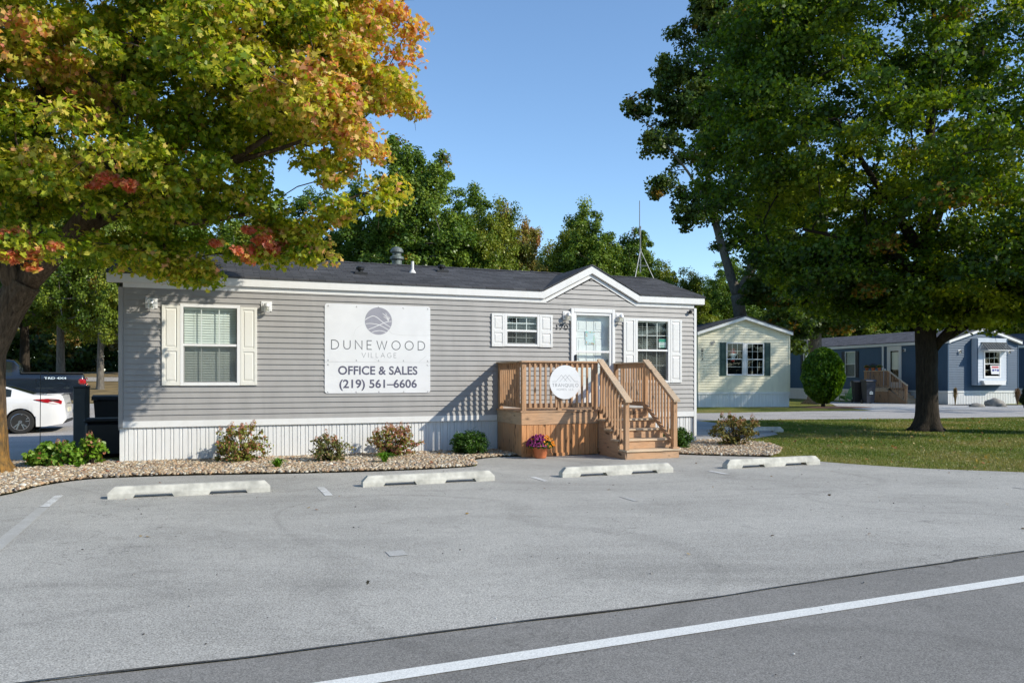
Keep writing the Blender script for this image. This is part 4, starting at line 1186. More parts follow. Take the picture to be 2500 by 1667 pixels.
for xx, nm in ((X0+0.008, 'side_skirt'), (X1-0.032, 'side_skirt')):
    q = MB(); y = YF+0.04
    while y < -0.04:
        q.bbox(xx, y, 0.03, xx+0.022, min(y+0.138, -0.03), 0.634, 0.003); y += 0.144
    dpart(q, nm, M['woodz'])
PW = 0.089
def post(x, y, z0, z1):
    q = MB(); q.bbox(x-PW/2, y-PW/2, z0, x+PW/2, y+PW/2, z1, 0.006); return dpart(q, 'post', M['woodz'])
ZR = 1.885
post(X0+0.06, YF+0.05, ZF, ZR-0.036); post(8.78, YF+0.05, ZF, ZR-0.036); post(X1-0.06, YF+0.05, ZF, ZR-0.036)
post(X0+0.06, -0.08, ZF, ZR-0.036); post(X1-0.06, -0.08, ZF, ZR-0.036); post(7.98, YF+0.05, ZF-0.06, ZR-0.036)
# handrails
q = MB(); q.bbox(X0-0.02, YF-0.045, ZR-0.035, 8.90, YF+0.10, ZR, 0.006); dpart(q, 'handrail', M['woodx'])
q = MB(); q.bbox(X0-0.03, YF+0.101, ZR-0.035, X0+0.11, -0.03, ZR-0.0005, 0.006); dpart(q, 'handrail', M['wood_old_y'])
q = MB(); q.bbox(X1-0.11, YF-0.03, ZR-0.035, X1+0.03, -0.03, ZR-0.0005, 0.006); dpart(q, 'handrail', M['wood_old_y'])
for z0_, z1_ in ((ZR-0.125, ZR-0.037), (ZF+0.055, ZF+0.143)):
    q = MB(); q.bbox(X0+0.106, YF+0.02, z0_, 8.735, YF+0.055, z1_, 0.004); dpart(q, 'rail', M['woodx'])
    q = MB(); q.bbox(X0+0.025, YF+0.096, z0_, X0+0.06, -0.126, z1_, 0.004); dpart(q, 'rail', M['woody'])
    q = MB(); q.bbox(X1-0.06, YF+0.096, z0_, X1-0.025, -0.126, z1_, 0.004); dpart(q, 'rail', M['woody'])
def baluster(x, y, z0, z1, ax='x'):
    q = MB(); h_ = 0.018
    c = 0.028
    q.prism([(-h_, z0+(c if ax == 'x' else 0)), (h_, z0+(c if ax == 'x' else 0)), (h_, z1), (-h_, z1)], lambda a_, b_, d: (x+a_, y+d, b_), -h_, h_)
    return dpart(q, 'baluster', M['woodz'])
x = X0+0.17
while x < 8.70:
    baluster(x, YF+0.0015, ZF+0.035, ZR-0.037); x += 0.1135
y = YF+0.16
while y < -0.14:
    baluster(X0+0.0065, y, ZF+0.035, ZR-0.037); baluster(X1-0.0065, y, ZF+0.035, ZR-0.037); y += 0.1135
# steps
SX0, SX1 = 8.83, 10.0
rise_, run_ = ZF/5, 0.2825
for k in range(4):       # k=0 bottom
    zt = rise_*(k+1); yf = YF-run_*(4-k)
    q = MB()
    q.bbox(SX0-(0.03 if k else 0.0), yf-0.028, zt-0.034, SX1+0.02, yf+run_-0.003, zt, 0.005); dpart(q, 'step', M['wood_old_x'])
    q = MB(); q.bbox(SX0+0.02, yf, zt-rise_+(0.001 if k else 0), SX1-0.02, yf+0.02, zt-0.035, 0.003); dpart(q, 'riser', M['woodx'])
q = MB(); q.bbox(SX0+0.02, YF-0.001, 4*rise_+0.001, SX1-0.02, YF-0.02, ZF-0.035, 0.003); dpart(q, 'riser', M['woodx'])
for xx in (SX0-0.003, SX1-0.017):
    q = MB(); poly = [(YF-0.03, 0.0)]
    for k in range(4):
        pass
    poly = [(YF-run_*4+0.001, 0.0), (YF-0.005, 0.0), (YF-0.005, 4*rise_-0.036)]
    for k in (3, 2, 1, 0):
        yf = YF-run_*(4-k); zt = rise_*(k+1)-0.036
        poly.append((yf+0.021, zt)); 
        if k: poly.append((yf+0.021, zt-rise_))
    q.prism(poly, lambda a_, b_, d: (xx+d, a_, b_), 0.0, 0.02); dpart(q, 'stringer', M['woody'])
xl, xr = 8.885, 9.945; yb = YF-1.045
for xx in (xl, xr): post(xx, yb, rise_, 1.095)
q = MB(); q.bbox(xr-0.075, yb-0.075, rise_+0.001, xr+0.075, yb+0.075, rise_+0.03, 0.004); dpart(q, 'post_base', M['woodx'])
for xx in (xl, xr):
    a_ = Vector((0, YF+0.03, ZR-0.002)); b_ = Vector((0, yb-0.10, 1.078)); d = (b_-a_).normalized(); nn = Vector((0, -d.z, d.y)); 
    if nn.z < 0: nn = -nn
    def slant(p, q_, w0, w1, th, nm, mat):
        mbx = MB(); c = [p, q_, q_-Vector((0, 0, th)), p-Vector((0, 0, th))]
        mbx.add([(xx+w0, v.y, v.z) for v in c]+[(xx+w1, v.y, v.z) for v in c], [(0, 1, 2, 3), (7, 6, 5, 4), (0, 4, 5, 1), (1, 5, 6, 2), (2, 6, 7, 3), (3, 7, 4, 0)])
        return mbx.obj(nm, mat, deck, off=DO, fixn=True)
    slant(a_+Vector((0, 0, 0.05)), b_+Vector((0, 0, 0.05)), -0.07, 0.07, 0.042, 'handrail', M['wood_old_y'])
    slant(a_+Vector((0, 0, 0.007))+d*0.08, b_+Vector((0, 0, 0.007))-d*0.08, -0.018, 0.018, 0.09, 'rail', M['woody'])
    lo0 = Vector((0, YF+0.02, ZF+0.115)); dl = (ZR-1.078)/(0.03+YF-yb+0.10+0.0)
    slope_r = (a_.z-b_.z)/(a_.y-b_.y)
    slant(lo0, Vector((0, yb+0.03, lo0.z-slope_r*(lo0.y-yb-0.03))), -0.018, 0.018, 0.09, 'rail', M['woody'])
    y = YF-0.09
    while y > yb+0.08:
        zt = a_.z+slope_r*(y-a_.y); zb = lo0.z+slope_r*(y-lo0.y)
        q = MB(); h_ = 0.018; ox = (-0.037 if xx == xl else 0.037)
        q.box(xx+ox-h_, y-h_, zb-0.12, xx+ox+h_, y+h_, zt-0.01); dpart(q, 'baluster', M['woodz'])
        y -= 0.1135
# ------------------------------------------------------------------ signs
def rrect(x0, z0, x1, z1, r, n=5):
    p = []
    for cx, cz, a in ((x1-r, z1-r, 0), (x0+r, z1-r, 90), (x0+r, z0+r, 180), (x1-r, z0+r, 270)):
        p += [(cx+r*math.cos(R(a+90*k/n)), cz+r*math.sin(R(a+90*k/n))) for k in range(n+1)]
    return p
SO = (4.65, -0.02, 1.249)
sign = empty('wall_sign', H(*SO), HR, 'large white office sign with a grey dune emblem on the grey siding', 'sign')
def sgn(mb, name, mat): return mb.obj(name, mat, sign, off=(4.65, 0, 1.249), fixn=False)
sx0, sx1, sz0, sz1, szm = 3.592, 5.709, 1.249, 3.005, 1.866
q = MB(); fn = lambda a, b, d: (a, -d, b)
top = [p for p in rrect(sx0, szm-0.2, sx1, sz1, 0.055) if p[1] > szm+0.05]
top = [(sx1, szm+0.0015)] + top + [(sx0, szm+0.0015)]
q.prism(top, fn, 0.0, 0.0065)
q.obj('top_panel', M['sign_white'], sign, off=(4.65, 0, 1.249), fixn=True)
q = MB(); bot = [p for p in rrect(sx0, sz0, sx1, szm+0.2, 0.055) if p[1] < szm-0.05]
bot = [(sx0, szm-0.0015)] + bot + [(sx1, szm-0.0015)]
q.prism(bot, fn, 0.0, 0.0065); q.obj('bottom_panel', M['sign_white'], sign, off=(4.65, 0, 1.249), fixn=True)
ec, ez, er = 4.645, 2.684, 0.272
q = MB(); q.prism([(ec+er*math.cos(a), ez+er*math.sin(a)) for a in np.linspace(0, 2*math.pi, 49)[:-1]], fn, 0.0067, 0.0080); q.obj('emblem', M['sign_grey'], sign, off=(4.65, 0, 1.249), fixn=True)
# emblem picture: units of radius, origin at centre
def em(pts, w, k): 
    q_.ribbon([(ec+a*er, ez+b*er) for a, b in smooth_poly(pts, 6)], w, -0.0083-0.0002*k)
q_ = MB()
em([(-0.98, 0.06), (-0.75, 0.22), (-0.42, 0.36), (-0.12, 0.27), (0.2, 0.02), (0.5, -0.2), (0.88, -0.42)], 0.013, 0)
em([(-0.94, -0.22), (-0.55, -0.19), (0.0, -0.27), (0.35, -0.42), (0.74, -0.64)], 0.013, 1)
em([(-0.74, -0.63), (-0.3, -0.45), (0.2, -0.22), (0.6, -0.05), (0.97, 0.0)], 0.013, 2)
em([(-0.50, -0.84), (-0.2, -0.74), (0.15, -0.70), (0.56, -0.80)], 0.012, 3)
for k, (dx, dz) in enumerate([(-0.42, 0.58), (-0.34, 0.34), (-0.20, 0.60), (-0.10, 0.42), (0.05, 0.38), (0.15, 0.30), (0.20, 0.42), (-0.28, 0.50)]):
    if math.hypot(0.72+dx, 0.0+dz) < 1.0: em([(0.72, 0.0), (0.72+dx*0.35, dz*0.55), (0.72+dx, dz)], 0.010, 4+k)
q_.obj('emblem_drawing', M['line_white'], sign, off=(4.65, 0, 1.249))
def shift(o):
    for v in o.data.vertices: v.co.x -= 4.65; v.co.z -= 1.249
    return o
shift(thin_text('DUNEWOOD', 3.722, 5.592, 2.118, 0.172, -0.0075, 0.017, M['ink_thin'], sign))
shift(thin_text('VILLAGE', 4.312, 5.005, 1.957, 0.092, -0.0075, 0.0085, M['ink_soft'], sign))
shift(text_obj('OFFICE & SALES', 3.848, 5.440, 1.615, 0.170, -0.0078, M['ink'], bold=0.022, parent=sign))
shift(text_obj('(219) 561\u20136606', 3.872, 5.428, 1.352, 0.166, -0.0078, M['ink'], bold=0.022, parent=sign))
q = MB(); rnd = random.Random(2)
for z in (sz1-0.045, szm+0.035, szm-0.05, sz0+0.03):
    for i, x in enumerate((sx0+0.06, sx0+0.61, 4.65, sx1-0.56, sx1-0.06)):
        if z == szm-0.05 and i in (1, 2, 3): continue
        q.lathe([(0.009, -0.003), (0.009, -0.001)], (x+rnd.uniform(-.01, .01), -0.0065, z), 8, axis='y')
        q.ribbon([(x-0.012, z-0.012), (x+0.018, z-0.020)], 0.005, -0.0098)
q.obj('screws', M['screw'], sign, off=(4.65, 0, 1.249))['kind'] = 'stuff'
q = MB()
q.ribbon(smooth_poly([(4.86, 2.50), (4.92, 2.44), (5.10, 2.415), (5.35, 2.41), (5.68, 2.418)], 6), 0.004, -0.0071)
q.ribbon(smooth_poly([(4.32, 2.60), (4.20, 2.52), (4.15, 2.38)], 4), 0.003, -0.0071)
q.ribbon([(5.48, 1.88), (5.54, 1.93), (5.63, 2.0)], 0.005, -0.0071)
q.ribbon([(4.56, 1.94), (4.64, 1.88)], 0.004, -0.0071)
q.ribbon([(3.72, 1.868), (5.60, 1.867)], 0.003, -0.0069)
q.obj('crack', M['crack'], sign, off=(4.65, 0, 1.249))

# round sign on the porch railing
rc = None
def on_plane(px, py, ly):
    k = (px-1250)/FPX; off = P0-HN*0 ; o = P0 - HN*ly
    t = (k*o.y-o.x)/(HU.x-k*HU.y); Y = o.y+t*HU.y
    return t, CAM_H+(923-py)/FPX*Y
rx, rz_ = on_plane(1379.6, 932.7, YF-0.05)
rs = empty('round_sign', H(rx, YF-0.047, rz_), HR, 'round white sign with mountain outline fixed to the porch railing', 'sign')
q = MB(); RR = 0.335
q.prism([(RR*math.cos(a), RR*math.sin(a)) for a in np.linspace(0, 2*math.pi, 65)[:-1]], fn, 0.0, 0.008); q.obj('disc', M['sign_white'], rs, fixn=True)
def pxr(x, y): return ((x-648)/545*RR, (820-y)/590*RR*1.08)
q = MB()
for k, pts in enumerate([[(190, 800), (325, 800), (515, 590), (710, 803)], [(455, 803), (655, 590), (852, 803)], [(595, 803), (790, 590), (985, 800), (1115, 800)]]):
    q.ribbon([pxr(*p) for p in pts], 0.0065, -0.0085-0.0003*k)
q.obj('mountain_outline', M['ink_soft'], rs)
a, b = pxr(198, 968), pxr(1112, 868)
thin_text('TRANQUILO', a[0], b[0], a[1], b[1]-a[1], -0.0085, 0.010, M['ink_soft'], rs)
a, b = pxr(355, 1085), pxr(950, 1022)
thin_text('HOMES LLC', a[0], b[0], a[1], b[1]-a[1], -0.0085, 0.0055, M['crack'] if False else M['ink_soft'], rs)

# poster on the front door, leaflet in the window
def leaflet(loc, w, h, lab, cat, cols, seed, name, base):
    e = empty(name, loc, HR, lab, cat)
    q = MB(); q.box(-w/2, -0.002, 0, w/2, 0, h); q.obj('paper', base, e)
    rnd = random.Random(seed)
    for i, c in enumerate(cols):
        q = MB()
        for k in range(22):
            side = rnd.choice('LRTB'); u_ = rnd.random()
            if side in 'LR': x = (-1 if side == 'L' else 1)*(w/2-rnd.uniform(0.008, w*0.17)); z = u_*(h-0.02)+0.01
            else: x = (u_-0.5)*(w-0.02); z = (h-rnd.uniform(0.008, h*0.12)) if side == 'T' else rnd.uniform(0.008, h*0.10)
            s_ = rnd.uniform(0.008, 0.017); an = rnd.uniform(0, 3.1)
            pts = [(x+s_*math.cos(an+t_)*(1 if j % 2 == 0 else 0.5), z+s_*math.sin(an+t_)*(1 if j % 2 == 0 else 0.5)) for j, t_ in enumerate(np.linspace(0, 6.283, 9)[:-1])]
            pts = [(max(-w/2+0.001, min(w/2-0.001, a_)), max(0.001, min(h-0.001, b_))) for a_, b_ in pts]
            yy = -0.0024-0.0002*(i*22+k)*0.2
            q.add([(a_, yy, b_) for a_, b_ in pts], [tuple(range(8))])
        o = q.obj('printed_leaves', c, e)
        o['kind'] = 'stuff'
    return e
M['pt_teal'] = simple('print_teal', (0.20, 0.52, 0.42), 0.6); M['pt_green'] = simple('print_green', (0.40, 0.60, 0.28), 0.6); M['pt_orange'] = simple('print_orange', (0.72, 0.36, 0.18), 0.6)
M['pt_blue'] = simple('print_lightblue', (0.62, 0.74, 0.80), 0.6); M['pt_dkgreen'] = simple('print_darkgreen', (0.02, 0.28, 0.18), 0.6)
poster = leaflet(H(9.40, 0.086, 2.30), 0.235, 0.29, 'small poster with a leafy green and orange border on the white front door', 'poster', [M['pt_teal'], M['pt_green'], M['pt_orange']], 4, 'poster', M['pt_blue'])
wx, wz = on_plane(1618, 838, 0.0)
le = empty('leaflet', H(wx, 0.018, wz-0.10), HR, 'green and white leaflet inside the window right of the office door', 'leaflet')
q = MB(); q.box(-0.095, -0.002, 0, 0.095, 0, 0.20); q.obj('paper', M['sign_white'], le)
q = MB(); q.box(-0.092, -0.0035, 0.125, 0.092, -0.0022, 0.197); q.box(-0.05, -0.0035, 0.0, 0.07, -0.0022, 0.012); q.obj('green_print', M['pt_dkgreen'], le)
q = MB(); q.ribbon([(-0.06, 0.10), (0.07, 0.10)], 0.012, -0.004); q.ribbon([(-0.06, 0.07), (0.05, 0.07)], 0.010, -0.004); q.ribbon([(-0.07, 0.035), (0.075, 0.035)], 0.02, -0.004); q.obj('green_print', M['pt_dkgreen'], le)

# ------------------------------------------------------------------ parking bumpers
def bumper_mesh(seed, mat):
    """1.98 m precast wheel stop with two drain notches"""
    q = MB(); Lh = 0.99; hb = 0.075; ht = 0.045; H0 = 0.15; c = 0.075
    def section(x, zlo, top, wb, wt): return [(x, -wb, zlo), (x, wb, zlo), (x, wb, 0.06 if zlo < 0.05 else 0.07), (x, wt, top), (x, -wt, top), (x, -wb, 0.06 if zlo < 0.05 else 0.07)]
    st_ = [(-Lh, 0, 0.075, hb*0.98, hb*0.92), (-Lh+0.075, 0, H0, hb, ht)]
    nt_ = 0.05
    for a_, b_ in ((-0.70, -0.21), (0.21, 0.70)):
        st_ += [(a_-0.0, 0, H0, hb, ht), (a_+0.03, nt_, H0, hb, ht), (b_-0.03, nt_, H0, hb, ht), (b_, 0, H0, hb, ht)]
    st_ += [(Lh-0.075, 0, H0, hb, ht), (Lh, 0, 0.075, hb*0.98, hb*0.92)]
    st_.sort(key=lambda s: s[0])
    # refine
    full = []
    for s0_, s1_ in zip(st_[:-1], st_[1:]):
        n_ = max(1, int((s1_[0]-s0_[0])/0.06))
        for i in range(n_): full.append(tuple(s0_[j]+(s1_[j]-s0_[j])*i/n_ for j in range(5)))
    full.append(st_[-1])
    for i, s in enumerate(full):
        for p in section(*s):
            j = 0.0022
            q.v.append((p[0], p[1]+j*mnoise.noise((p[0]*9, p[1]*30, seed)), p[2]+(j*mnoise.noise((p[0]*9, 5, seed+p[1]*10)) if p[2] > 0.03 else 0)))
    n = len(full)
    for i in range(n-1):
        for k in range(6):
            q.f.append([i*6+k, (i+1)*6+k, (i+1)*6+(k+1) % 6, i*6+(k+1) % 6]); q.m.append(0)
    q.f.append([5, 4, 3, 2, 1, 0]); q.m.append(0); q.f.append([(n-1)*6+k for k in range(6)]); q.m.append(0)
    return q
bl = [((1.29, -4.39), -1.0, 'cream concrete parking bumper nearest the big autumn maple, furthest left'),
      ((4.52, -4.42), 0.4, 'cream concrete parking bumper in front of the rock bed below the office sign'),
      ((7.60, -4.47), -0.5, 'cream concrete parking bumper in front of the porch steps'),
      ((10.70, -4.40), 0.0, 'cream concrete parking bumper beside the lawn edge'),
      ]
for i, ((x, y), a, lab) in enumerate(bl):
    o = bumper_mesh(i*3.3, None).obj('parking_bumper', M['concrete'], loc=H(x, y, 0.008), rz=HR+R(a), fixn=True)
    tag(o, lab, 'parking bumper', 'concrete parking bumpers')
o = bumper_mesh(20, None).obj('parking_bumper', M['concrete'], loc=(6.75, 22.4, 0.008), rz=R(2), fixn=True)
tag(o, 'shaded concrete parking bumper on the grass edge behind the large shrub', 'parking bumper', 'concrete parking bumpers')

# ------------------------------------------------------------------ antenna on the roof
an_o = None
ax_, ay_ = 11.05, 2.15
for i in range(900):
    lx = 9+i*0.005; p = P0+HU*lx-HN*2.3
    if p.x/p.y >= (1563-1250)/FPX: break
zb = zf(D/2)
ant = empty('antenna', H(lx, 2.3, zb), HR, 'thin grey antenna mast on a tripod standing on the dark roof', 'antenna')
q = MB(); q.tube([(0, 0, 0.15), (0, 0, 1.35)], 0.017, 8); q.tube([(0, 0, 1.30), (0, 0, 1.36)], 0.026, 8); q.obj('mast', M['metal'], ant)
q = MB(); q.tube([(-0.02, 0, 1.12), (-0.02, 0, 2.02)], [0.013, 0.011], 8); q.tube([(-0.02, 0, 1.12), (-0.02, 0, 1.32)], 0.020, 8); q.obj('aerial', M['metal'], ant)
for (x, y) in ((-0.30, -0.22), (0.33, -0.18), (0.02, 0.36)):
    q = MB(); q.tube([(0, 0, 0.74), (x, y, -0.05-slope*abs(y)+0.02)], 0.013, 6); q.obj('leg', M['metal'], ant)
q = MB(); q.lathe([(0.032, 0.70), (0.032, 0.78)], (0, 0, 0), 10)
for a_, b_ in (((-0.17, -0.125), (0.19, -0.10)), ((0.19, -0.10), (0.012, 0.2)), ((0.012, 0.2), (-0.17, -0.125))): q.tube([(a_[0], a_[1], 0.32), (b_[0], b_[1], 0.32)], 0.007, 5)
q.obj('brace', M['metal'], ant)

# ------------------------------------------------------------------ utility pedestal, tub, bins, hook
def ped():
    e = empty('utility_pedestal', (-9.22, 16.8, hgt(-9.22, 16.8)), R(8), 'tall dark grey metal utility box standing between the white car and the house', 'utility box')
    q = MB(); q.bbox(-0.13, -0.11, 0, 0.13, 0.11, 1.34, 0.012); q.obj('body', M['post_grey'], e)
    q = MB(); q.bbox(-0.14, -0.12, 1.341, 0.14, 0.12, 1.385, 0.012); q.obj('lid', M['post_grey'], e)
    q = MB(); q.bbox(-0.11, -0.118, 0.25, 0.11, -0.1105, 1.2, 0.003); q.obj('door', M['post_grey'], e)
ped()
e = empty('storage_tub', (-8.0, 15.45, 0.03), R(21), 'low plastic tub, coloured black for deep shade, against the left end of the office', 'tub')
q = MB()
pf = [(0.25, 0.0), (0.31, 0.02), (0.335, 0.62), (0.35, 0.64), (0.35, 0.70)]
q.bbox(-0.34, -0.27, 0, 0.34, 0.27, 0.66, 0.05); q.obj('body', M['tub'], e)
q = MB(); q.bbox(-0.36, -0.29, 0.661, 0.36, 0.29, 0.735, 0.03); q.obj('lid', M['tub'], e)

def wheelie_bin(name, loc, rz, lab, h=1.05, mat=None, group='wheeled bins', logo=False):
    mat = mat or M['bin']; e = empty(name, loc, rz, lab, 'bin', group)
    q = MB()
    lo = [(-0.23, -0.26), (0.23, -0.26), (0.23, 0.24), (-0.23, 0.24)]; hi = [(-0.29, -0.34), (0.29, -0.34), (0.29, 0.33), (-0.29, 0.33)]
    q.add([(x, y, 0.05) for x, y in lo]+[(x, y, h-0.08) for x, y in hi], [(3, 2, 1, 0), (4, 5, 6, 7), (0, 1, 5, 4), (1, 2, 6, 5), (2, 3, 7, 6), (3, 0, 4, 7)])
    for z in (0.55, h-0.12): 
        t_ = (z-0.05)/(h-0.13); q.bbox(-0.23-0.06*t_-0.01, -0.26-0.08*t_-0.012, z, 0.23+0.06*t_+0.01, 0.24+0.09*t_+0.01, z+0.035, 0.006)
    q.obj('body', mat, e)
    q = MB(); prof = [(-0.40, h-0.075), (-0.38, h-0.02), (-0.2, h+0.035), (0.15, h+0.045), (0.36, h+0.01), (0.39, h-0.075)]
    q.prism(prof, lambda a_, b_, d: (d, a_, b_), -0.325, 0.325); q.obj('lid', mat, e, fixn=True)
    for s in (-1, 1):
        q = MB(); q.lathe([(0.10, -0.025), (0.12, -0.015), (0.12, 0.015), (0.10, 0.025)], (s*0.27, 0.26, 0.12), 18, axis='x'); q.obj('wheel', M['black'], e)
    q = MB(); q.tube([(-0.2, 0.40, h-0.05), (0.2, 0.40, h-0.05)], 0.015, 8); q.tube([(-0.2, 0.33, h-0.10), (-0.2, 0.40, h-0.05)], 0.015, 8); q.tube([(0.2, 0.33, h-0.10), (0.2, 0.40, h-0.05)], 0.015, 8); q.obj('handle', mat, e)
    if logo:
        q = MB(); q.ribbon([(-0.09, 0.60), (-0.07, 0.70), (0, 0.735), (0.07, 0.70), (0.09, 0.60)], 0.022, -0.348)
        q.ribbon([(-0.10, 0.585), (0.10, 0.585)], 0.025, -0.349); q.ribbon([(-0.03, 0.63), (0.0, 0.68), (0.03, 0.63)], 0.02, -0.348)
        q.obj('emblem', M['pt_blue'], e)
    return e
wheelie_bin('wheeled_bin', (-9.28, 18.1, hgt(-9.28, 18.1)), R(200), 'black wheeled bin with a wide lid behind the low tub beside the office', 1.12, M['tub'])
wheelie_bin('wheeled_bin', (21.62, 47.6, 0.01), R(4), 'navy wheeled bin with pale emblem beside the blue home porch', 1.42, M['bin'], logo=True)
wheelie_bin('wheeled_bin', (21.42, 48.6, 0.01), R(-8), 'black wheeled bin half hidden between the green chair and the navy bin', 1.36, M['tub'])
# shepherd hook
q = MB(); hk = []
for k in range(13):
    a = R(180-k*20); hk.append((0.08+0.08*math.cos(a), 0, 1.60+0.08*math.sin(a)))
q.tube([(-0.01, 0, 0), (-0.005, 0, 0.8), (0, 0, 1.6)]+hk, 0.0065, 6)
q.tube([(0, 0, 1.48), (-0.07, 0, 1.52), (-0.11, 0, 1.46), (-0.08, 0, 1.42)], 0.005, 6)
x_, y_, _ = at(99, 1000, 15.4)
o = q.obj('garden_hook', M['black'], loc=(x_, y_, 0.02)); tag(o, 'thin black shepherd hook stake standing in front of the white car', 'garden hook')

# ------------------------------------------------------------------ vehicles
def lerp_prof(prof, x):
    for (a, va), (b, vb) in zip(prof[:-1], prof[1:]):
        if a <= x <= b: return va+(vb-va)*(x-a)/(b-a)
    return prof[0][1] if x < prof[0][0] else prof[-1][1]

M['car_white'] = simple('white_car_paint', (0.80, 0.80, 0.80), 0.22, 0.0, var=0.02, spec=0.6, coat=0.8)
M['truck_navy'] = simple('navy_truck_paint', (0.006, 0.011, 0.020), 0.25, 0.0, var=0.02, spec=0.6, coat=0.8)
M['car_glass'] = simple('dark_car_glass', (0.018, 0.024, 0.020), 0.08, var=0.02, spec=0.8)
M['tyre'] = simple('tyre_rubber', (0.018, 0.018, 0.018), 0.8)
M['rim'] = simple('alloy_rim', (0.50, 0.50, 0.51), 0.25, 0.9)
M['rim_dark'] = simple('dark_alloy', (0.05, 0.05, 0.055), 0.3, 0.8)
M['tail_red'] = simple('tail_lamp_red', (0.42, 0.010, 0.015), 0.15, var=0.05, coat=1.0)
M['chrome'] = simple('chrome', (0.75, 0.75, 0.76), 0.1, 1.0)
M['plate'] = simple('plate_cream', (0.70, 0.66, 0.50), 0.5)
M['trim_black'] = simple('car_trim', (0.02, 0.02, 0.02), 0.6)

def wheel(parent, x, y, r, w, side, z=None, style=10):
    t = MB(); 
    t.lathe([(r*0.66, -w/2), (r*0.93, -w/2), (r, -w*0.32), (r, w*0.32), (r*0.93, w/2), (r*0.66, w/2)], (x, y, r), 40, axis='y')
    tyre = t.obj('wheel', M['tyre'], parent, smooth=False)
    k = MB(); yo = y+side*(w/2+0.004); 
    # rim lip and barrel
    n = 40
    def ring(ra, rb, ya, yb_):
        b = len(k.v)
        for rr_, yy in ((ra, ya), (rb, yb_)):
            for i in range(n): a = 2*math.pi*i/n; k.v.append((x+rr_*math.cos(a), yy, r+rr_*math.sin(a)))
        for i in range(n): j = (i+1) % n; k.f.append([b+i, b+j, b+n+j, b+n+i]); k.m.append(0)
    ring(r*0.70, r*0.665, yo, yo+side*0.004); ring(r*0.665, r*0.64, yo+side*0.004, yo-side*0.02); ring(r*0.64, r*0.62, yo-side*0.02, y-side*0.02)
    for i in range(5):
        for dd in (-0.20, 0.20):
            a0 = 2*math.pi*i/5+0.3; a1 = a0+dd
            p0_ = (x+r*0.10*math.cos(a0), r+r*0.10*math.sin(a0)); p1_ = (x+r*0.655*math.cos(a1), r+r*0.655*math.sin(a1))
            tx, tz = p1_[0]-p0_[0], p1_[1]-p0_[1]; L_ = math.hypot(tx, tz); nx_, nz_ = -tz/L_*0.018, tx/L_*0.018
            ys = yo-side*0.012+side*0.001*(i*2+(dd > 0)); yd = ys-side*0.03
            vs = [(p0_[0]+nx_, ys, p0_[1]+nz_), (p0_[0]-nx_, ys, p0_[1]-nz_), (p1_[0]-nx_*0.8, ys+side*0.006, p1_[1]-nz_*0.8), (p1_[0]+nx_*0.8, ys+side*0.006, p1_[1]+nz_*0.8)]
            vs += [(a_, yd, c_) for a_, b_, c_ in vs]
            k.add(vs, [(0, 1, 2, 3), (7, 6, 5, 4), (0, 4, 5, 1), (1, 5, 6, 2), (2, 6, 7, 3), (3, 7, 4, 0)])
    k.lathe([(0.002, -0.012), (r*0.13, -0.008), (r*0.14, 0.012)] if side > 0 else [(r*0.14, -0.012), (r*0.13, 0.008), (0.002, 0.012)], (x, yo-side*0.002, r), 16, axis='y')
    rim = k.obj('rim', M['rim'], tyre, fixn=True)
    d_ = MB(); d_.lathe([(r*0.62, -0.005), (r*0.62, 0.005)], (x, y, r), 30, axis='y'); d_.obj('brake_disc', M['rim_dark'], tyre)
    return tyre

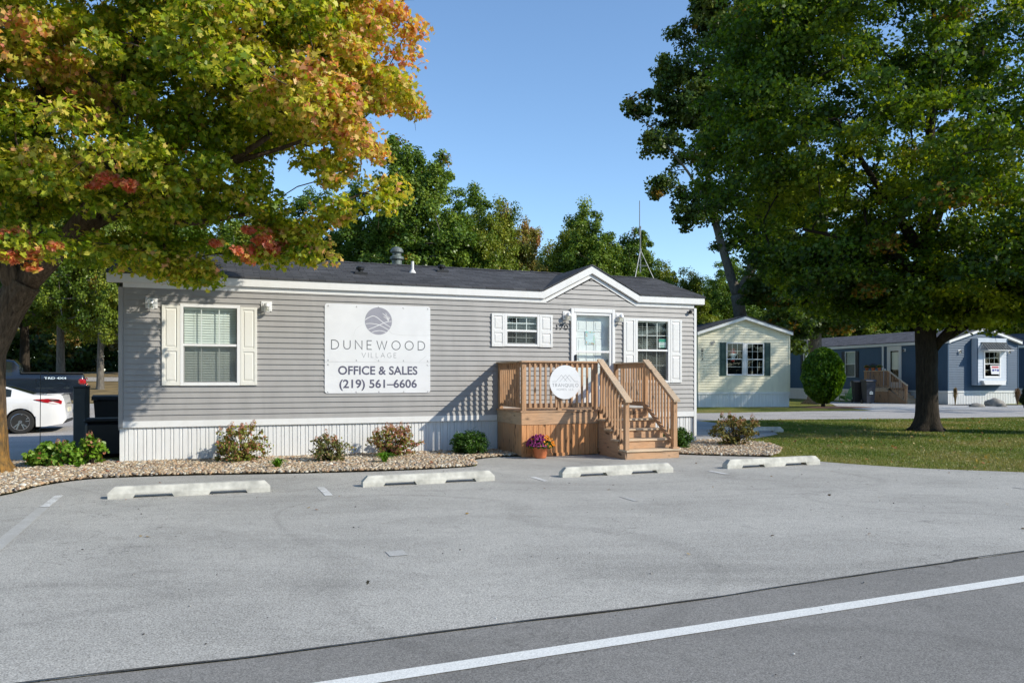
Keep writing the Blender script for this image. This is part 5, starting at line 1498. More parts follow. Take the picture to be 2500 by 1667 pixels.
def car_body(parent, name, L, W, prof_top, prof_belt, prof_bot, wheels, R_arch, mat, glass, win_x, roofw=0.76, plan=None, bumpz=None):
    """lofted shell; x 0 = rear. sections carry arch cut-outs on the sides only"""
    xs_ = sorted(set([round(v, 3) for v in list(np.arange(0, L+1e-6, 0.08))+[w_+R_arch*math.cos(t) for w_ in wheels for t in np.linspace(0, math.pi, 17)]+[p[0] for p in prof_top]+[v for wv in win_x for v in wv[:2]]]))
    xs_ = [x for i, x in enumerate(xs_) if i == 0 or x-xs_[i-1] > 0.012 or True]
    q = MB(); K = None; secs = []
    for x in xs_:
        zt = lerp_prof(prof_top, x); zb_ = lerp_prof(prof_belt, x); zl = lerp_prof(prof_bot, x)
        wf = lerp_prof(plan, x)*W/2
        cab = max(0.0, min(1.0, (zt-zb_)/0.38))
        wt = wf*(0.93-(0.93-roofw)*cab)
        za = zl
        for w_ in wheels:
            if abs(x-w_) < R_arch: za = max(za, 0.34+math.sqrt(max(0, R_arch**2-(x-w_)**2)))
        sh = zb_-0.02
        mid = zl+(sh-zl)*0.42
        za = min(za, sh-0.07)
        pts = [(0.0, max(za, zl) if za > zl+0.01 else zl), (wf*0.80, za), (wf*0.955, za), (wf*0.995, max(za+0.01, mid-0.06)), (wf*1.0, max(za+0.02, mid+0.06)), (wf*0.985, max(za+0.03, sh-0.16)), (wf*0.965, max(za+0.045, sh-0.04)), (wf*0.93, zb_)]
        zz = zt-0.05*cab-0.01
        pts += [(wt+(wf*0.93-wt)*0.45, zb_+(zz-zb_)*0.5), (wt+0.02, max(zb_+0.002, zt-0.075*cab-0.012)), (wt-0.05, zt-0.022), (wt*0.55, zt-0.004), (0.0, zt)]
        secs.append((x, pts))
    K = len(secs[0][1])
    for x, pts in secs:
        for y, z in pts: q.v.append((x, y, z))
        for y, z in pts: q.v.append((x, -y, z))
    S = 2*K
    for i in range(len(secs)-1):
        x0, x1 = secs[i][0], secs[i+1][0]; xm = (x0+x1)/2
        for j in range(K-1):
            m = 0
            if j in (7, 8): 
                for wv in win_x:
                    if wv[2] == 's' and wv[0] <= xm <= wv[1]: m = 1
            if j in (10, 11, 9):
                for wv in win_x:
                    if wv[2] == 't' and wv[0] <= xm <= wv[1] and j >= 10: m = 1
            if j in (0, 1): m = 2
            a = i*S+j
            q.f.append([a, a+1, a+S+1, a+S]); q.m.append(m)
            a += K
            q.f.append([a+S, a+S+1, a+1, a]); q.m.append(m)
    for b, rev in ((0, False), ((len(secs)-1)*S, True)):
        f = [b+j for j in range(K)]+[b+K+j for j in range(K-1, -1, -1)]
        q.f.append(f[::-1] if not rev else f); q.m.append(0)
    o = q.obj(name, [mat, glass, M['trim_black']], parent, fixn=True)
    o.data.polygons.foreach_set('use_smooth', [len(p.vertices) == 4 for p in o.data.polygons])
    try:
        o.data.set_sharp_from_angle(angle=R(32))
    except Exception: pass
    return o

# white sedan: local x from the rear bumper forward; placed with rear to the right
cz = hgt(-13.0, 21.6)
car = empty('parked_car', (-12.55, 22.25, cz), R(202), 'white sedan parked on the left driveway, its rear showing beside the maple trunk', 'car')
top = [(0.0, 0.60), (0.03, 0.86), (0.06, 0.99), (0.10, 1.125), (0.16, 1.15), (0.45, 1.125), (0.80, 1.145), (1.10, 1.24), (1.55, 1.385), (2.0, 1.455), (2.4, 1.47), (2.8, 1.445), (3.1, 1.36), (3.75, 1.02), (4.3, 0.93), (4.7, 0.78), (4.85, 0.60)]
belt = [(0.0, 0.58), (0.05, 0.84), (0.10, 1.03), (0.5, 1.06), (0.9, 1.075), (1.4, 1.06), (2.4, 1.0), (3.75, 0.93), (4.3, 0.83), (4.7, 0.68), (4.85, 0.56)]
bot = [(0.0, 0.38), (0.08, 0.27), (0.5, 0.20), (4.4, 0.19), (4.78, 0.24), (4.85, 0.36)]
plan = [(0.0, 0.70), (0.04, 0.80), (0.12, 0.89), (0.35, 0.965), (0.8, 1.0), (3.6, 1.0), (4.3, 0.95), (4.7, 0.80), (4.85, 0.62)]
car_body(car, 'body', 4.85, 1.84, top, belt, bot, (1.12, 3.9), 0.385, M['car_white'], M['car_glass'], [(0.82, 1.92, 't'), (2.95, 3.72, 't'), (1.36, 3.2, 's')], 0.70, plan)
for x in (1.12, 3.9):
    for s in (-1, 1): wheel(car, x, s*0.80, 0.345, 0.22, s)
# the side facing the camera is local +y (car turned by 180 degrees)
for s in (1, -1):
    q = MB()
    P = [(0.78, 0.955, 0.985), (0.50, 0.985, 0.99), (0.22, 0.90, 0.985), (0.13, 0.88, 0.945), (0.14, 0.845, 0.83), (0.34, 0.925, 0.85), (0.55, 0.965, 0.90)]
    # closed lens lying just outside the body side
    poly = [(0.78, 0.985), (0.45, 1.005), (0.16, 0.985), (0.085, 0.93), (0.10, 0.84), (0.30, 0.855), (0.55, 0.905)]
    def yb(x_): return lerp_prof(plan, x_)*0.92*0.995+0.008
    n_ = len(poly)
    q.add([(a_, s*yb(a_), b_) for a_, b_ in poly]+[(a_, s*(yb(a_)-0.05), b_) for a_, b_ in poly], [tuple(range(n_)), tuple(range(2*n_-1, n_-1, -1))]+[(i, i+n_, (i+1) % n_+n_, (i+1) % n_) for i in range(n_)])
    tl = q.obj('tail_lamp', M['tail_red'], car, fixn=True)
    q = MB(); poly = [(0.40, 0.985), (0.18, 0.972), (0.15, 0.93), (0.34, 0.945)]
    q.add([(a_, s*(yb(a_)+0.003), b_) for a_, b_ in poly], [(0, 1, 2, 3)]); q.obj('clear_lens', M['chrome'], tl, fixn=True)
q = MB(); q.prism([(0.03, 1.152), (0.10, 1.128), (0.50, 1.115), (0.48, 1.135)], lambda a_, b_, d: (a_, d, b_), -0.72, 0.72); q.obj('spoiler', M['car_white'], car, fixn=True)
q = MB(); q.bbox(-0.012, -0.26, 0.60, 0.012, 0.26, 0.73, 0.003); q.obj('number_plate', M['plate'], car)
q = MB(); q.bbox(-0.015, -0.62, 0.30, 0.12, 0.62, 0.40, 0.02); q.obj('rear_diffuser', M['trim_black'], car)
q = MB(); q.bbox(-0.005, -0.40, 0.855, 0.04, 0.40, 0.875, 0.004); q.obj('chrome_strip', M['chrome'], car)
q = MB(); q.add([(1.345, 0.868, 1.055), (2.2, 0.885, 1.02), (2.2, 0.889, 1.03), (1.345, 0.872, 1.068)], [(0, 1, 2, 3)])

car.scale = (0.94, 0.94, 0.94)
# pickup
pz = hgt(-15, 26.0)-0.02
tr = empty('pickup_truck', (-14.45, 26.6, pz), R(208), 'dark navy pickup truck parked behind the white sedan', 'pickup truck')
ttop = [(0.0, 1.20), (0.05, 1.38), (0.10, 1.42), (1.80, 1.43), (1.83, 1.43), (1.87, 1.70), (2.0, 1.86), (2.3, 1.90), (3.3, 1.88), (3.9, 1.50), (4.1, 1.36), (5.2, 1.22), (5.45, 0.95)]
tbelt = [(0.0, 1.15), (0.06, 1.33), (1.8, 1.34), (2.3, 1.34), (3.9, 1.29), (4.2, 1.22), (5.2, 1.08), (5.45, 0.85)]
tbot = [(0.0, 0.62), (0.1, 0.55), (5.2, 0.50), (5.45, 0.56)]
tplan = [(0.0, 0.93), (0.1, 0.97), (0.5, 1.0), (4.8, 1.0), (5.25, 0.9), (5.45, 0.72)]
car_body(tr, 'body', 5.45, 1.92, ttop, tbelt, tbot, (1.25, 4.55), 0.46, M['truck_navy'], M['car_glass'], [(1.86, 2.02, 't'), (3.35, 4.0, 't'), (2.05, 3.8, 's')], 0.80, tplan)
for x in (1.25, 4.55):
    for s in (-1, 1): wheel(tr, x, s*0.82, 0.39, 0.26, s)
q = MB(); q.bbox(0.06, -0.86, 1.415, 1.82, 0.86, 1.455, 0.01); q.obj('bed_cover', M['trim_black'], tr)
for s in (1, -1):
    q = MB(); q.bbox(-0.01, s*0.80, 1.06, 0.22, s*0.972, 1.24, 0.05); q.obj('tail_lamp', M['tail_red'], tr)
t_ = text_obj('TRD 4X4', 0.55, 1.17, 1.235, 0.07, 0, M['pt_blue'], bold=0.03, parent=tr, name='decal')
for v in t_.data.vertices: v.co = Vector((1.72-v.co.x, 0.972, v.co.z))
q = MB(); q.bbox(-0.10, -0.75, 0.55, 0.05, 0.75, 0.72, 0.02); q.obj('rear_bumper', M['chrome'], tr)
q = MB(); q.box(-0.012, -0.7, 0.80, 0.0, 0.7, 1.3); q.obj('tailgate', M['truck_navy'], tr)

# ------------------------------------------------------------------ blue home porch, chair, pots
BP = blue.matrix_basis
def B(x, y, z): return tuple(BP @ Vector((x, y, z)))
bp = empty('porch', B(13.0, -0.7, 0), rb, 'weathered timber porch with side steps at the blue home door', 'porch')
BO = (13.0, -0.7, 0)
def bpart(q, nm, mat): return q.obj(nm, mat, bp, off=BO)
zb_ = 0.95; px0, px1, py0 = 12.9, 14.95, -1.5
q = MB()
for k in range(10): q.box(px0, py0+0.01+k*0.148, zb_-0.04, px1, py0+0.15+k*0.148-0.006, zb_)
bpart(q, 'deck_floor', M['wood_old_x'])
q = MB(); q.box(px0, py0, 0.72, px1, py0+0.04, zb_-0.042); bpart(q, 'rim_board', M['wood_old_x'])
q = MB(); x = px0
while x < px1-0.05: q.box(x, py0+0.01, 0, min(x+0.13, px1), py0+0.03, 0.718); x += 0.137
bpart(q, 'front_skirt', M['woodz'])
q = MB(); y = py0+0.04
while y < -0.1: q.box(px0, y, 0, px0+0.02, min(y+0.13, -0.02), 0.9); y += 0.137
bpart(q, 'side_skirt', M['woodz'])
for (x, y, z0, z1) in ((px0+0.05, py0+0.05, zb_, 1.98), (px1-0.05, py0+0.05, zb_, 1.98), (px0+0.05, -0.08, zb_, 1.98), (px1+1.45, py0+0.05, 0.0, 1.10)):
    q = MB(); q.box(x-0.045, y-0.045, z0, x+0.045, y+0.045, z1); bpart(q, 'post', M['woodz'])
q = MB(); q.box(px0-0.03, py0-0.02, 1.98, px1+0.03, py0+0.12, 2.02); bpart(q, 'handrail', M['wood_old_x'])
q = MB(); q.box(px0-0.03, py0+0.121, 1.98, px0+0.11, -0.02, 2.02); bpart(q, 'handrail', M['wood_old_y'])
q = MB(); q.box(px0+0.1, py0+0.02, 1.0, px1-0.1, py0+0.05, 1.08); bpart(q, 'rail', M['wood_old_x'])
q = MB(); q.box(px0+0.02, py0+0.1, 1.0, px0+0.05, -0.12, 1.08); bpart(q, 'rail', M['wood_old_y'])
x = px0+0.14
while x < px1-0.1:
    q = MB(); q.box(x-0.018, py0-0.018, 0.98, x+0.018, py0+0.018, 1.98); bpart(q, 'baluster', M['woodz']); x += 0.125
y = py0+0.2
while y < -0.12:
    q = MB(); q.box(px0-0.016, y-0.018, 0.98, px0+0.02, y+0.018, 1.98); bpart(q, 'baluster', M['woodz']); y += 0.125
# steps run along the wall toward the near end
for k in range(5):
    q = MB(); xs0 = px1+0.01+k*0.28; zt = zb_-(k+1)*zb_/6
    q.box(xs0, py0+0.06, zt-0.04, xs0+0.30, -0.3, zt); bpart(q, 'step', M['wood_old_y'])
    q = MB(); q.box(xs0+0.26, py0+0.08, zt-zb_/6+0.001, xs0+0.28, -0.32, zt-0.041); bpart(q, 'riser', M['wood_old_y'])
q = MB(); q.prism([(px1+0.005, 0.0), (px1+1.40, 0.0), (px1+1.40, 0.12), (px1+0.005, 0.85)], lambda a_, b_, d: (a_, py0+0.03+d, b_), 0, 0.02); bpart(q, 'stringer', M['woodz']).data.update()
def bl_(z0, z1, nm, w0, w1, th):
    q = MB(); q.prism([(px1, z0-th), (px1+1.5, z1-th), (px1+1.5, z1), (px1, z0)], lambda a_, b_, d: (a_, py0+d, b_), w0, w1); q.obj(nm, M['wood_old_x'], bp, off=BO, fixn=True)
bl_(2.02, 1.14, 'handrail', -0.02, 0.11, 0.045); bl_(1.10, 0.24, 'rail', 0.02, 0.05, 0.08)
x = px1+0.12
while x < px1+1.40:
    t_ = (x-px1)/1.5; q = MB(); q.box(x-0.018, py0-0.018, 1.0-0.86*t_, x+0.018, py0+0.018, 1.98-0.88*t_); bpart(q, 'baluster', M['woodz']); x += 0.125

M['mum_green'] = simple('mum_foliage', (0.04, 0.09, 0.02), 0.7)
def potted(name, loc, r, h, cols, lab, cat, group, rng, n=260, spread=1.55, ribs=True, hh=0.8, wts=None, posf=None, fol=True):
    e = empty(name, loc, 0, lab, cat, group)
    q = MB(); nn = 36; b0 = 0
    prof = [(0.0, 0.0), (r*0.66, 0.0), (r*0.72, 0.01), (r*0.94, h*0.80), (r*1.02, h*0.82), (r*1.04, h), (r*0.95, h), (r*0.9, h*0.9), (0.0, h*0.88)]
    for pr, pzz in prof:
        for k in range(nn):
            a = 2*math.pi*k/nn; rr = pr*(1-0.035*(k % 3 == 0)*(1 if 0.01 <= pzz < h*0.8 and ribs else 0)); q.v.append((rr*math.cos(a), rr*math.sin(a), pzz))
    for i in range(len(prof)-1):
        for k in range(nn): q.f.append([i*nn+k, i*nn+(k+1) % nn, (i+1)*nn+(k+1) % nn, (i+1)*nn+k]); q.m.append(0)
    q.obj('pot', M['terracotta'], e, smooth=True)
    R0 = r*spread
    # foliage shell
    m_ = 1400 if fol else 300
    v = rng.normal(size=(m_, 3)); v /= np.linalg.norm(v, axis=1, keepdims=True); v[:, 2] = np.abs(v[:, 2])*1.0-0.25
    c = v*np.array([R0, R0, R0*hh])*rng.uniform(0.55, 0.93, m_)[:, None]+np.array([0, 0, h*1.05])
    leaf_cloud('foliage', c, v+rng.normal(size=(m_, 3))*0.5, 0.055*r/0.16*rng.uniform(0.7, 1.2, m_), pal(rng, m_, [(0.05, 0.11, 0.02), (0.09, 0.16, 0.03), (0.03, 0.07, 0.015)], [3, 2, 2]), OVAL, M['leaf_dull'], rng, e)
    # flower heads: little rosettes
    v = rng.normal(size=(n, 3)); v /= np.linalg.norm(v, axis=1, keepdims=True); v[:, 2] = np.abs(v[:, 2])-0.08
    c = v*np.array([R0, R0, R0*hh])*rng.uniform(0.92, 1.04, n)[:, None]+np.array([0, 0, h*1.05])
    C = np.repeat(c, 9, axis=0); NN = np.repeat(v, 9, axis=0)+rng.normal(size=(n*9, 3))*0.6
    col = cols(c, rng) if callable(cols) else pal(rng, n, cols, wts or [1]*len(cols))
    leaf_cloud('blossoms', C+NN*0.006, NN, 0.034*r/0.16*rng.uniform(0.8, 1.2, n*9), np.repeat(col, 9, axis=0)*rng.uniform(0.8, 1.2, n*9)[:, None], OVAL, M['leaf_dull'], rng, e)
    return e
rng = np.random.default_rng(11)
def mumcol(c, rng):
    out = np.array(pal(rng, len(c), [(0.38, 0.05, 0.24), (0.52, 0.10, 0.34), (0.24, 0.03, 0.13)], [3, 2, 2]))
    m = (c[:, 0]+0.25*c[:, 2]+rng.normal(size=len(c))*0.03) > 0.16
    out[m] = pal(rng, m.sum(), [(0.75, 0.30, 0.03), (0.80, 0.42, 0.08)], [1, 1])
    m2 = rng.random(len(c)) < 0.05; out[m2] = (0.6, 0.16, 0.04)
    return out
potted('flower_pot', H(7.45, -1.68, 0.012), 0.155, 0.235, mumcol, 'orange ribbed pot of purple and orange chrysanthemums beside the porch', 'flower pot', None, rng, 330, 1.72)
for k, (x, cc, lab) in enumerate([(13.10, [(0.45, 0.32, 0.02), (0.35, 0.2, 0.02)], 'small pot of yellow flowers at the far end of the blue home porch rail'),
                                  (13.65, [(0.10, 0.012, 0.06), (0.07, 0.01, 0.04)], 'round pot of dark purple flowers in the middle of the blue home porch rail'),
                                  (14.20, [(0.40, 0.30, 0.03), (0.10, 0.14, 0.03)], 'small pot of yellow green flowers nearest the steps of the blue home porch')]):
    potted('flower_pot', B(x, py0+0.05, 2.02), 0.11 if k != 1 else 0.13, 0.20, cc, lab, 'flower pot', 'flower pots on the porch rail', rng, 120, 1.7 if k != 1 else 2.2, hh=0.9, fol=False)
e_ = empty('stone_figure', B(14.62, py0+0.04, 2.02), 0, 'small pale stone ornament at the end of the blue home porch rail', 'ornament')
q = MB(); q.lathe([(0.08, 0), (0.10, 0.03), (0.09, 0.08), (0.05, 0.11), (0.01, 0.125)], (0, 0, 0), 14); q.obj('ornament_body', M['concrete'], e_, smooth=True)

# green garden chair (slatted, sloping back)
M['chair_green'] = simple('green_plastic', (0.16, 0.36, 0.09), 0.45, var=0.08)
ch = empty('garden_chair', (21.42, 50.3, 0.0), R(20), 'light green slatted garden chair on the grass in front of the blue home', 'chair')
for s in (-1, 1):
    q = MB(); q.box(-0.30, s*0.27-0.02, 0, -0.25, s*0.27+0.02, 0.56); q.obj('leg', M['chair_green'], ch)
    q = MB(); q.prism([(-0.30, 0.30), (0.50, 0.0), (0.56, 0.0), (0.20, 0.28), (-0.22, 0.40), (-0.30, 0.40)], lambda a_, b_, d: (a_, s*0.25+d, b_), -0.015, 0.015); q.obj('leg', M['chair_green'], ch, fixn=True)
    q = MB(); q.bbox(-0.38, s*0.32-0.06, 0.56, 0.38, s*0.32+0.06, 0.585, 0.006); q.obj('armrest', M['chair_green'], ch)
for k in range(6):
    pass
q = MB()
for k in range(6): q.box(-0.30+k*0.095, -0.25, 0.405-k*0.024, -0.215+k*0.095, 0.25, 0.425-k*0.024)
q.obj('seat', M['chair_green'], ch)
q = MB()
for k in range(6):
    y0_ = -0.27+k*0.092; t_ = 1.02-0.07*abs(k-2.5)
    q.add([(0.20, y0_, 0.28), (0.20, y0_+0.083, 0.28), (0.20+0.30, y0_+0.083, t_), (0.20+0.30, y0_, t_), (0.22, y0_, 0.28), (0.22, y0_+0.083, 0.28), (0.52, y0_+0.083, t_), (0.52, y0_, t_)], [(0, 1, 2, 3), (7, 6, 5, 4), (0, 4, 5, 1), (1, 5, 6, 2), (2, 6, 7, 3), (3, 7, 4, 0)])
q.box(0.30, -0.29, 0.52, 0.33, 0.29, 0.57)
q.obj('backrest', M['chair_green'], ch)

# boulders in front of the blue home
def boulder(loc, r, lab, seed, sq=0.6, sx=1.0):
    bm = bmesh.new(); bmesh.ops.create_icosphere(bm, subdivisions=3, radius=r)
    for v in bm.verts:
        n = v.co.normalized(); k = 1+0.25*mnoise.noise(n*1.6+Vector((seed, 0, 0)))+0.10*mnoise.noise(n*4+Vector((0, seed, 0)))
        v.co = Vector((n.x*r*k*sx, n.y*r*k, n.z*r*k*sq))
    q = MB(); q.addbm(bm); bm.free()
    o = q.obj('boulder', M['boulder'], loc=loc, smooth=True); return tag(o, lab, 'boulder', 'boulders in front of the blue home')
M['boulder'] = simple('boulder_stone', (0.26, 0.24, 0.21), 0.9, var=0.3, scale=5, bump=0.6)
x_, y_, _ = at(2428, 990, 43.2); boulder((x_, y_, 0.12), 0.42, 'largest pale boulder by the skirting below the bay window', 1.0, 0.75, 1.2)
x_, y_, _ = at(2385, 996, 42.0); boulder((x_, y_, 0.05), 0.28, 'low boulder left of the largest one below the bay window', 4.0, 0.55, 1.4)
x_, y_, _ = at(2445, 995, 42.2); boulder((x_, y_, 0.05), 0.24, 'low boulder right of the largest one below the bay window', 7.0, 0.6)
# ------------------------------------------------------------------ trees and plants
def tree(name, label, base, trunk, limbs, blobs, ncl, per, cr, lsize, shape, colfn, bark, seed, group=None, flat=0.5, shell=0.55,
         rough=0.06, sides=20, extra=None, leafmat=None, curve=0.25, twigs=3, droop=0.15, upbias=0.55, filt=None, tip=0.009, move=None):
    """trunk: [(x,y,z,r)] relative to base; limbs: [(start_fraction, [(x,y,z,r)...])]"""
    rng = np.random.default_rng(seed)
    root = empty(name, base, 0, label, 'tree', group)
    bx = np.array(base)
    tm = MB(); nodes = []
    limb_nodes(nodes, trunk, None, tm, sides, rough, (0.05 if sides > 60 else 0.12) if sides > 24 else 0.25, seed, flare=True)
    tm.obj('trunk', bark, root, smooth=True)
    bmb = MB()
    for fr, path in limbs:
        st_ = Vector(path[0][:3]); j = min(range(len(nodes)), key=lambda i: (nodes[i][0]-st_).length)
        limb_nodes(nodes, path, j, bmb, 12, rough*0.6, 0.25, seed+3)
    B_ = [(b[0]-bx[0], b[1]-bx[1], b[2]-bx[2])+tuple(b[3:]) for b in blobs]
    cen, dirs, bid = sample_blobs(B_, ncl, rng, shell)
    if move is not None: cen = move(cen+bx)-bx
    if filt is not None:
        k = filt(cen+bx); cen, dirs = cen[k], dirs[k]
    special = None
    if extra:
        ex = np.array([e[:3] for e in extra])-bx
        cen = np.vstack([cen, ex]); dirs = np.vstack([dirs, np.zeros_like(ex)])
    keep = cen[:, 2] > 0.8
    cen, dirs = cen[keep], dirs[keep]
    branch_net(bmb, nodes, [tuple(c) for c in cen], tip, rng, curve)
    for c in cen:
        for _ in range(twigs):
            d = rng.normal(size=3); d[2] = d[2]*0.4; d = d/np.linalg.norm(d)*cr*rng.uniform(0.5, 1.0)
            m_ = c+d*0.5+np.array([0, 0, 0.06*cr]); e_ = c+d-np.array([0, 0, droop*cr])
            bmb.tube([tuple(c), tuple(m_), tuple(e_)], [tip*0.8, tip*0.6, tip*0.3], 3, cap=False)
    bmb.obj('branches', bark, root, smooth=True)
    cidx_n = len(cen)
    def cf(P, ci): return colfn(P+bx, ci, rng, cidx_n)
    foliage('crown', cen, dirs, per, cr, flat, lsize, shape, cf, leafmat or M['leaf'], rng, root, upbias, droop)
    return root

# ---- big autumn maple on the left
def col_maple_left(P, ci, rng, nc):
    n = len(P)
    cn = rng.random(nc)
    px = 1250+FPX*P[:, 0]/P[:, 1]      # how far right in the crown the leaf hangs
    rad = np.sqrt(((P[:, 0]+7.3)/6.0)**2+((P[:, 1]-12.4)/5.0)**2+((P[:, 2]-6.0)/4.6)**2)
    up = P[:, 2]
    nz = np.array([mnoise.noise((p[0]*0.85, p[1]*0.85, p[2]*0.85)) for p in P[::25]])
    nz = np.repeat(nz, 25)[:n]
    t = 0.45*(rad-0.70)+0.40*nz+0.26*(cn[ci]-0.5)+0.02*(up-6)+0.15*np.clip((P[:, 0]+3.2)/1.2, 0, 1)+0.30*np.exp(-((P[:, 0]+6.6)/1.4)**2-((up-5.9)/0.7)**2)+rng.normal(size=n)*0.23+0.05+0.14*np.clip((up-6.3)/2.5, 0, 1)
    stops = [(-0.30, (0.14, 0.23, 0.010)), (-0.08, (0.28, 0.36, 0.018)), (0.14, (0.48, 0.49, 0.04)), (0.36, (0.62, 0.52, 0.10)), (0.55, (0.74, 0.38, 0.19)), (0.90, (0.68, 0.24, 0.16))]
    xs_ = [s[0] for s in stops]; c = np.stack([np.interp(t, xs_, [s[1][k] for s in stops]) for k in range(3)], 1)
    return c*rng.uniform(0.75, 1.22, n)[:, None]
def W(px, py, Y, rx, ry, rz, w=1.0):
    a = at(px, py, Y); return (a[0], a[1], a[2], rx, ry, rz, w)
lb = [W(60, 250, 12.6, 2.6, 3.2, 2.6), W(330, 190, 12.4, 2.6, 3.6, 2.4), W(620, 190, 12.3, 1.9, 3.0, 1.8), W(800, 170, 12.2, 1.35, 2.4, 1.3, 1.3),
      W(905, 60, 12.0, 0.85, 1.7, 0.8, 1.2), W(925, 200, 12.0, 0.72, 1.4, 0.35, 1.2), W(880, 330, 12.1, 0.80, 1.5, 0.62, 1.2), W(845, 440, 12.3, 0.80, 1.3, 0.46, 1.8),
      W(650, 300, 12.2, 1.7, 2.6, 0.7), W(300, 400, 12.2, 1.7, 2.6, 0.9), W(480, 430, 12.2, 1.5, 2.2, 0.62), W(440, 520, 12.5, 1.5, 1.5, 0.55, 1.2), W(330, 600, 12.6, 0.95, 0.9, 0.38, 1.5),
      W(420, 625, 12.6, 0.70, 0.6, 0.26, 1.6), W(475, 668, 12.7, 0.36, 0.4, 0.20, 2.2), W(590, 580, 12.9, 0.75, 0.8, 0.34, 1.2), W(720, 550, 12.6, 0.85, 0.8, 0.40, 3.2), W(775, 600, 12.6, 0.42, 0.4, 0.26, 3.5), W(800, 510, 12.4, 0.50, 0.6, 0.25, 2.5), W(640, 600, 12.7, 0.45, 0.5, 0.26, 2.5), W(660, 440, 12.3, 0.7, 0.9, 0.3, 1.2),
      W(120, 430, 12.6, 1.3, 2.0, 0.6), W(35, 575, 10.9, 0.36, 0.4, 0.30, 2.2), W(-150, 400, 12.6, 1.6, 2.5, 1.0),
      W(-250, 150, 12.6, 2.6, 3.2, 2.6), W(150, -150, 12.6, 4.0, 4.0, 2.4), W(600, -160, 12.4, 2.4, 3.2, 1.8), W(800, -60, 12.2, 1.3, 2.2, 1.2), W(-400, -100, 12.6, 2.5, 3.2, 2.4), W(40, 60, 10.6, 1.5, 1.3, 1.2)]
T0b = (-8.22, 12.55, 0.0)
def rel(px, py, Y, r): a = at(px, py, Y); return (a[0]-T0b[0], a[1]-T0b[1], a[2], r)
trunkL = [(-0.24, 0, -0.05, 0.34), (-0.22, 0, 0.25, 0.295), (-0.20, 0, 0.8, 0.265), rel(-28, 860, 12.55, 0.235), rel(22, 750, 12.55, 0.225), rel(60, 690, 12.55, 0.235)]
limbsL = [(1, [rel(60, 690, 12.55, 0.20), rel(120, 630, 12.5, 0.18), rel(185, 570, 12.4, 0.165), rel(235, 500, 12.3, 0.165), rel(268, 445, 12.2, 0.15), rel(290, 360, 12.1, 0.12), rel(300, 240, 12.1, 0.09), rel(330, 100, 12.1, 0.06)]),
          (1, [rel(60, 700, 12.55, 0.19), rel(70, 620, 12.6, 0.15), rel(88, 520, 12.7, 0.13), rel(95, 400, 12.8, 0.10), rel(100, 200, 12.9, 0.07)]),
          (1, [rel(50, 720, 12.55, 0.17), rel(0, 620, 12.3, 0.15), rel(-90, 500, 12.0, 0.12), rel(-160, 300, 11.8, 0.08)]),
          (2, [rel(185, 570, 12.4, 0.10), rel(290, 520, 12.5, 0.085), rel(380, 470, 12.5, 0.075), rel(470, 445, 12.4, 0.065), rel(560, 400, 12.3, 0.055), rel(660, 330, 12.2, 0.04)]),
          (2, [rel(268, 445, 12.2, 0.10), rel(360, 400, 12.2, 0.085), rel(450, 310, 12.2, 0.075), rel(530, 220, 12.2, 0.06), rel(600, 100, 12.2, 0.045)]),
          (2, [rel(330, 495, 12.5, 0.06), rel(420, 565, 12.6, 0.05), rel(520, 535, 12.8, 0.045), rel(620, 520, 12.9, 0.03)]),
          (2, [rel(560, 400, 12.3, 0.045), rel(640, 375, 12.4, 0.035), rel(740, 350, 12.3, 0.03), rel(830, 300, 12.2, 0.02)])]
def filtL(c):
    """keep the crown clear of the siding below it"""
    rel_ = c[:, :2]-np.array([P0.x, P0.y]); ly = -rel_[:, 0]*HU.y+rel_[:, 1]*HU.x; lx = rel_[:, 0]*HU.x+rel_[:, 1]*HU.y
    over = (lx > -0.4) & (ly > -0.45) & (c[:, 2] < 4.9)
    sx = 1250+FPX*c[:, 0]/c[:, 1]; sy = 923-(c[:, 2]-CAM_H)*FPX/c[:, 1]
    hole = ((sx-640)/110)**2+((sy-395)/55)**2 < 1
    hole2 = ((sx-705)/80)**2+((sy-465)/40)**2 < 1
    rngh = np.random.default_rng(8).random(len(c))
    right = sx > 1045-0.0*sy
    low = (sy > 690) & (sx > 530)
    return ~(over | ((hole) & (rngh < 0.40)) | (shade_facade(c) & (rngh > 0.38)) | right | low)
def shade_facade(c):
    nh = np.array([HU.y, -HU.x]); uh = np.array([HU.x, HU.y]); S = np.array(SUN)
    r2 = c[:, :2]-np.array([P0.x, P0.y]); d = r2 @ nh; k = d/(S[:2] @ nh)
    xs_ = (r2-S[None, :2]*k[:, None]) @ uh; zs_ = c[:, 2]-S[2]*k
    return (d > 0) & (zs_ > 0.4) & (zs_ < 3.3) & (xs_ > -0.8) & (xs_ < 2.5)
def moveL(c):
    """branches reach toward the lot rather than over the office front, so the sun keeps reaching the siding"""
    c = c.copy(); nh = np.array([HU.y, -HU.x]); uh = np.array([HU.x, HU.y]); S = np.array(SUN)
    for i in range(len(c)):
        for _ in range(14):
            r2 = c[i, :2]-np.array([P0.x, P0.y]); d = r2 @ nh
            if d <= 0: break
            k = d/(S[:2] @ nh); xs_ = (r2-S[:2]*k) @ uh; zs_ = c[i, 2]-S[2]*k
            lim = np.interp(zs_, [0.5, 1.4, 2.2, 2.8, 3.2, 3.6], [0.3, 0.55, 0.7, 1.0, 1.9, 2.6])
            if 0.2 < zs_ < 3.6 and xs_+0.35 > lim: c[i] = np.array([0, 0, CAM_H])+(c[i]-np.array([0, 0, CAM_H]))*(1-0.25/c[i, 1])
            else: break
    return c
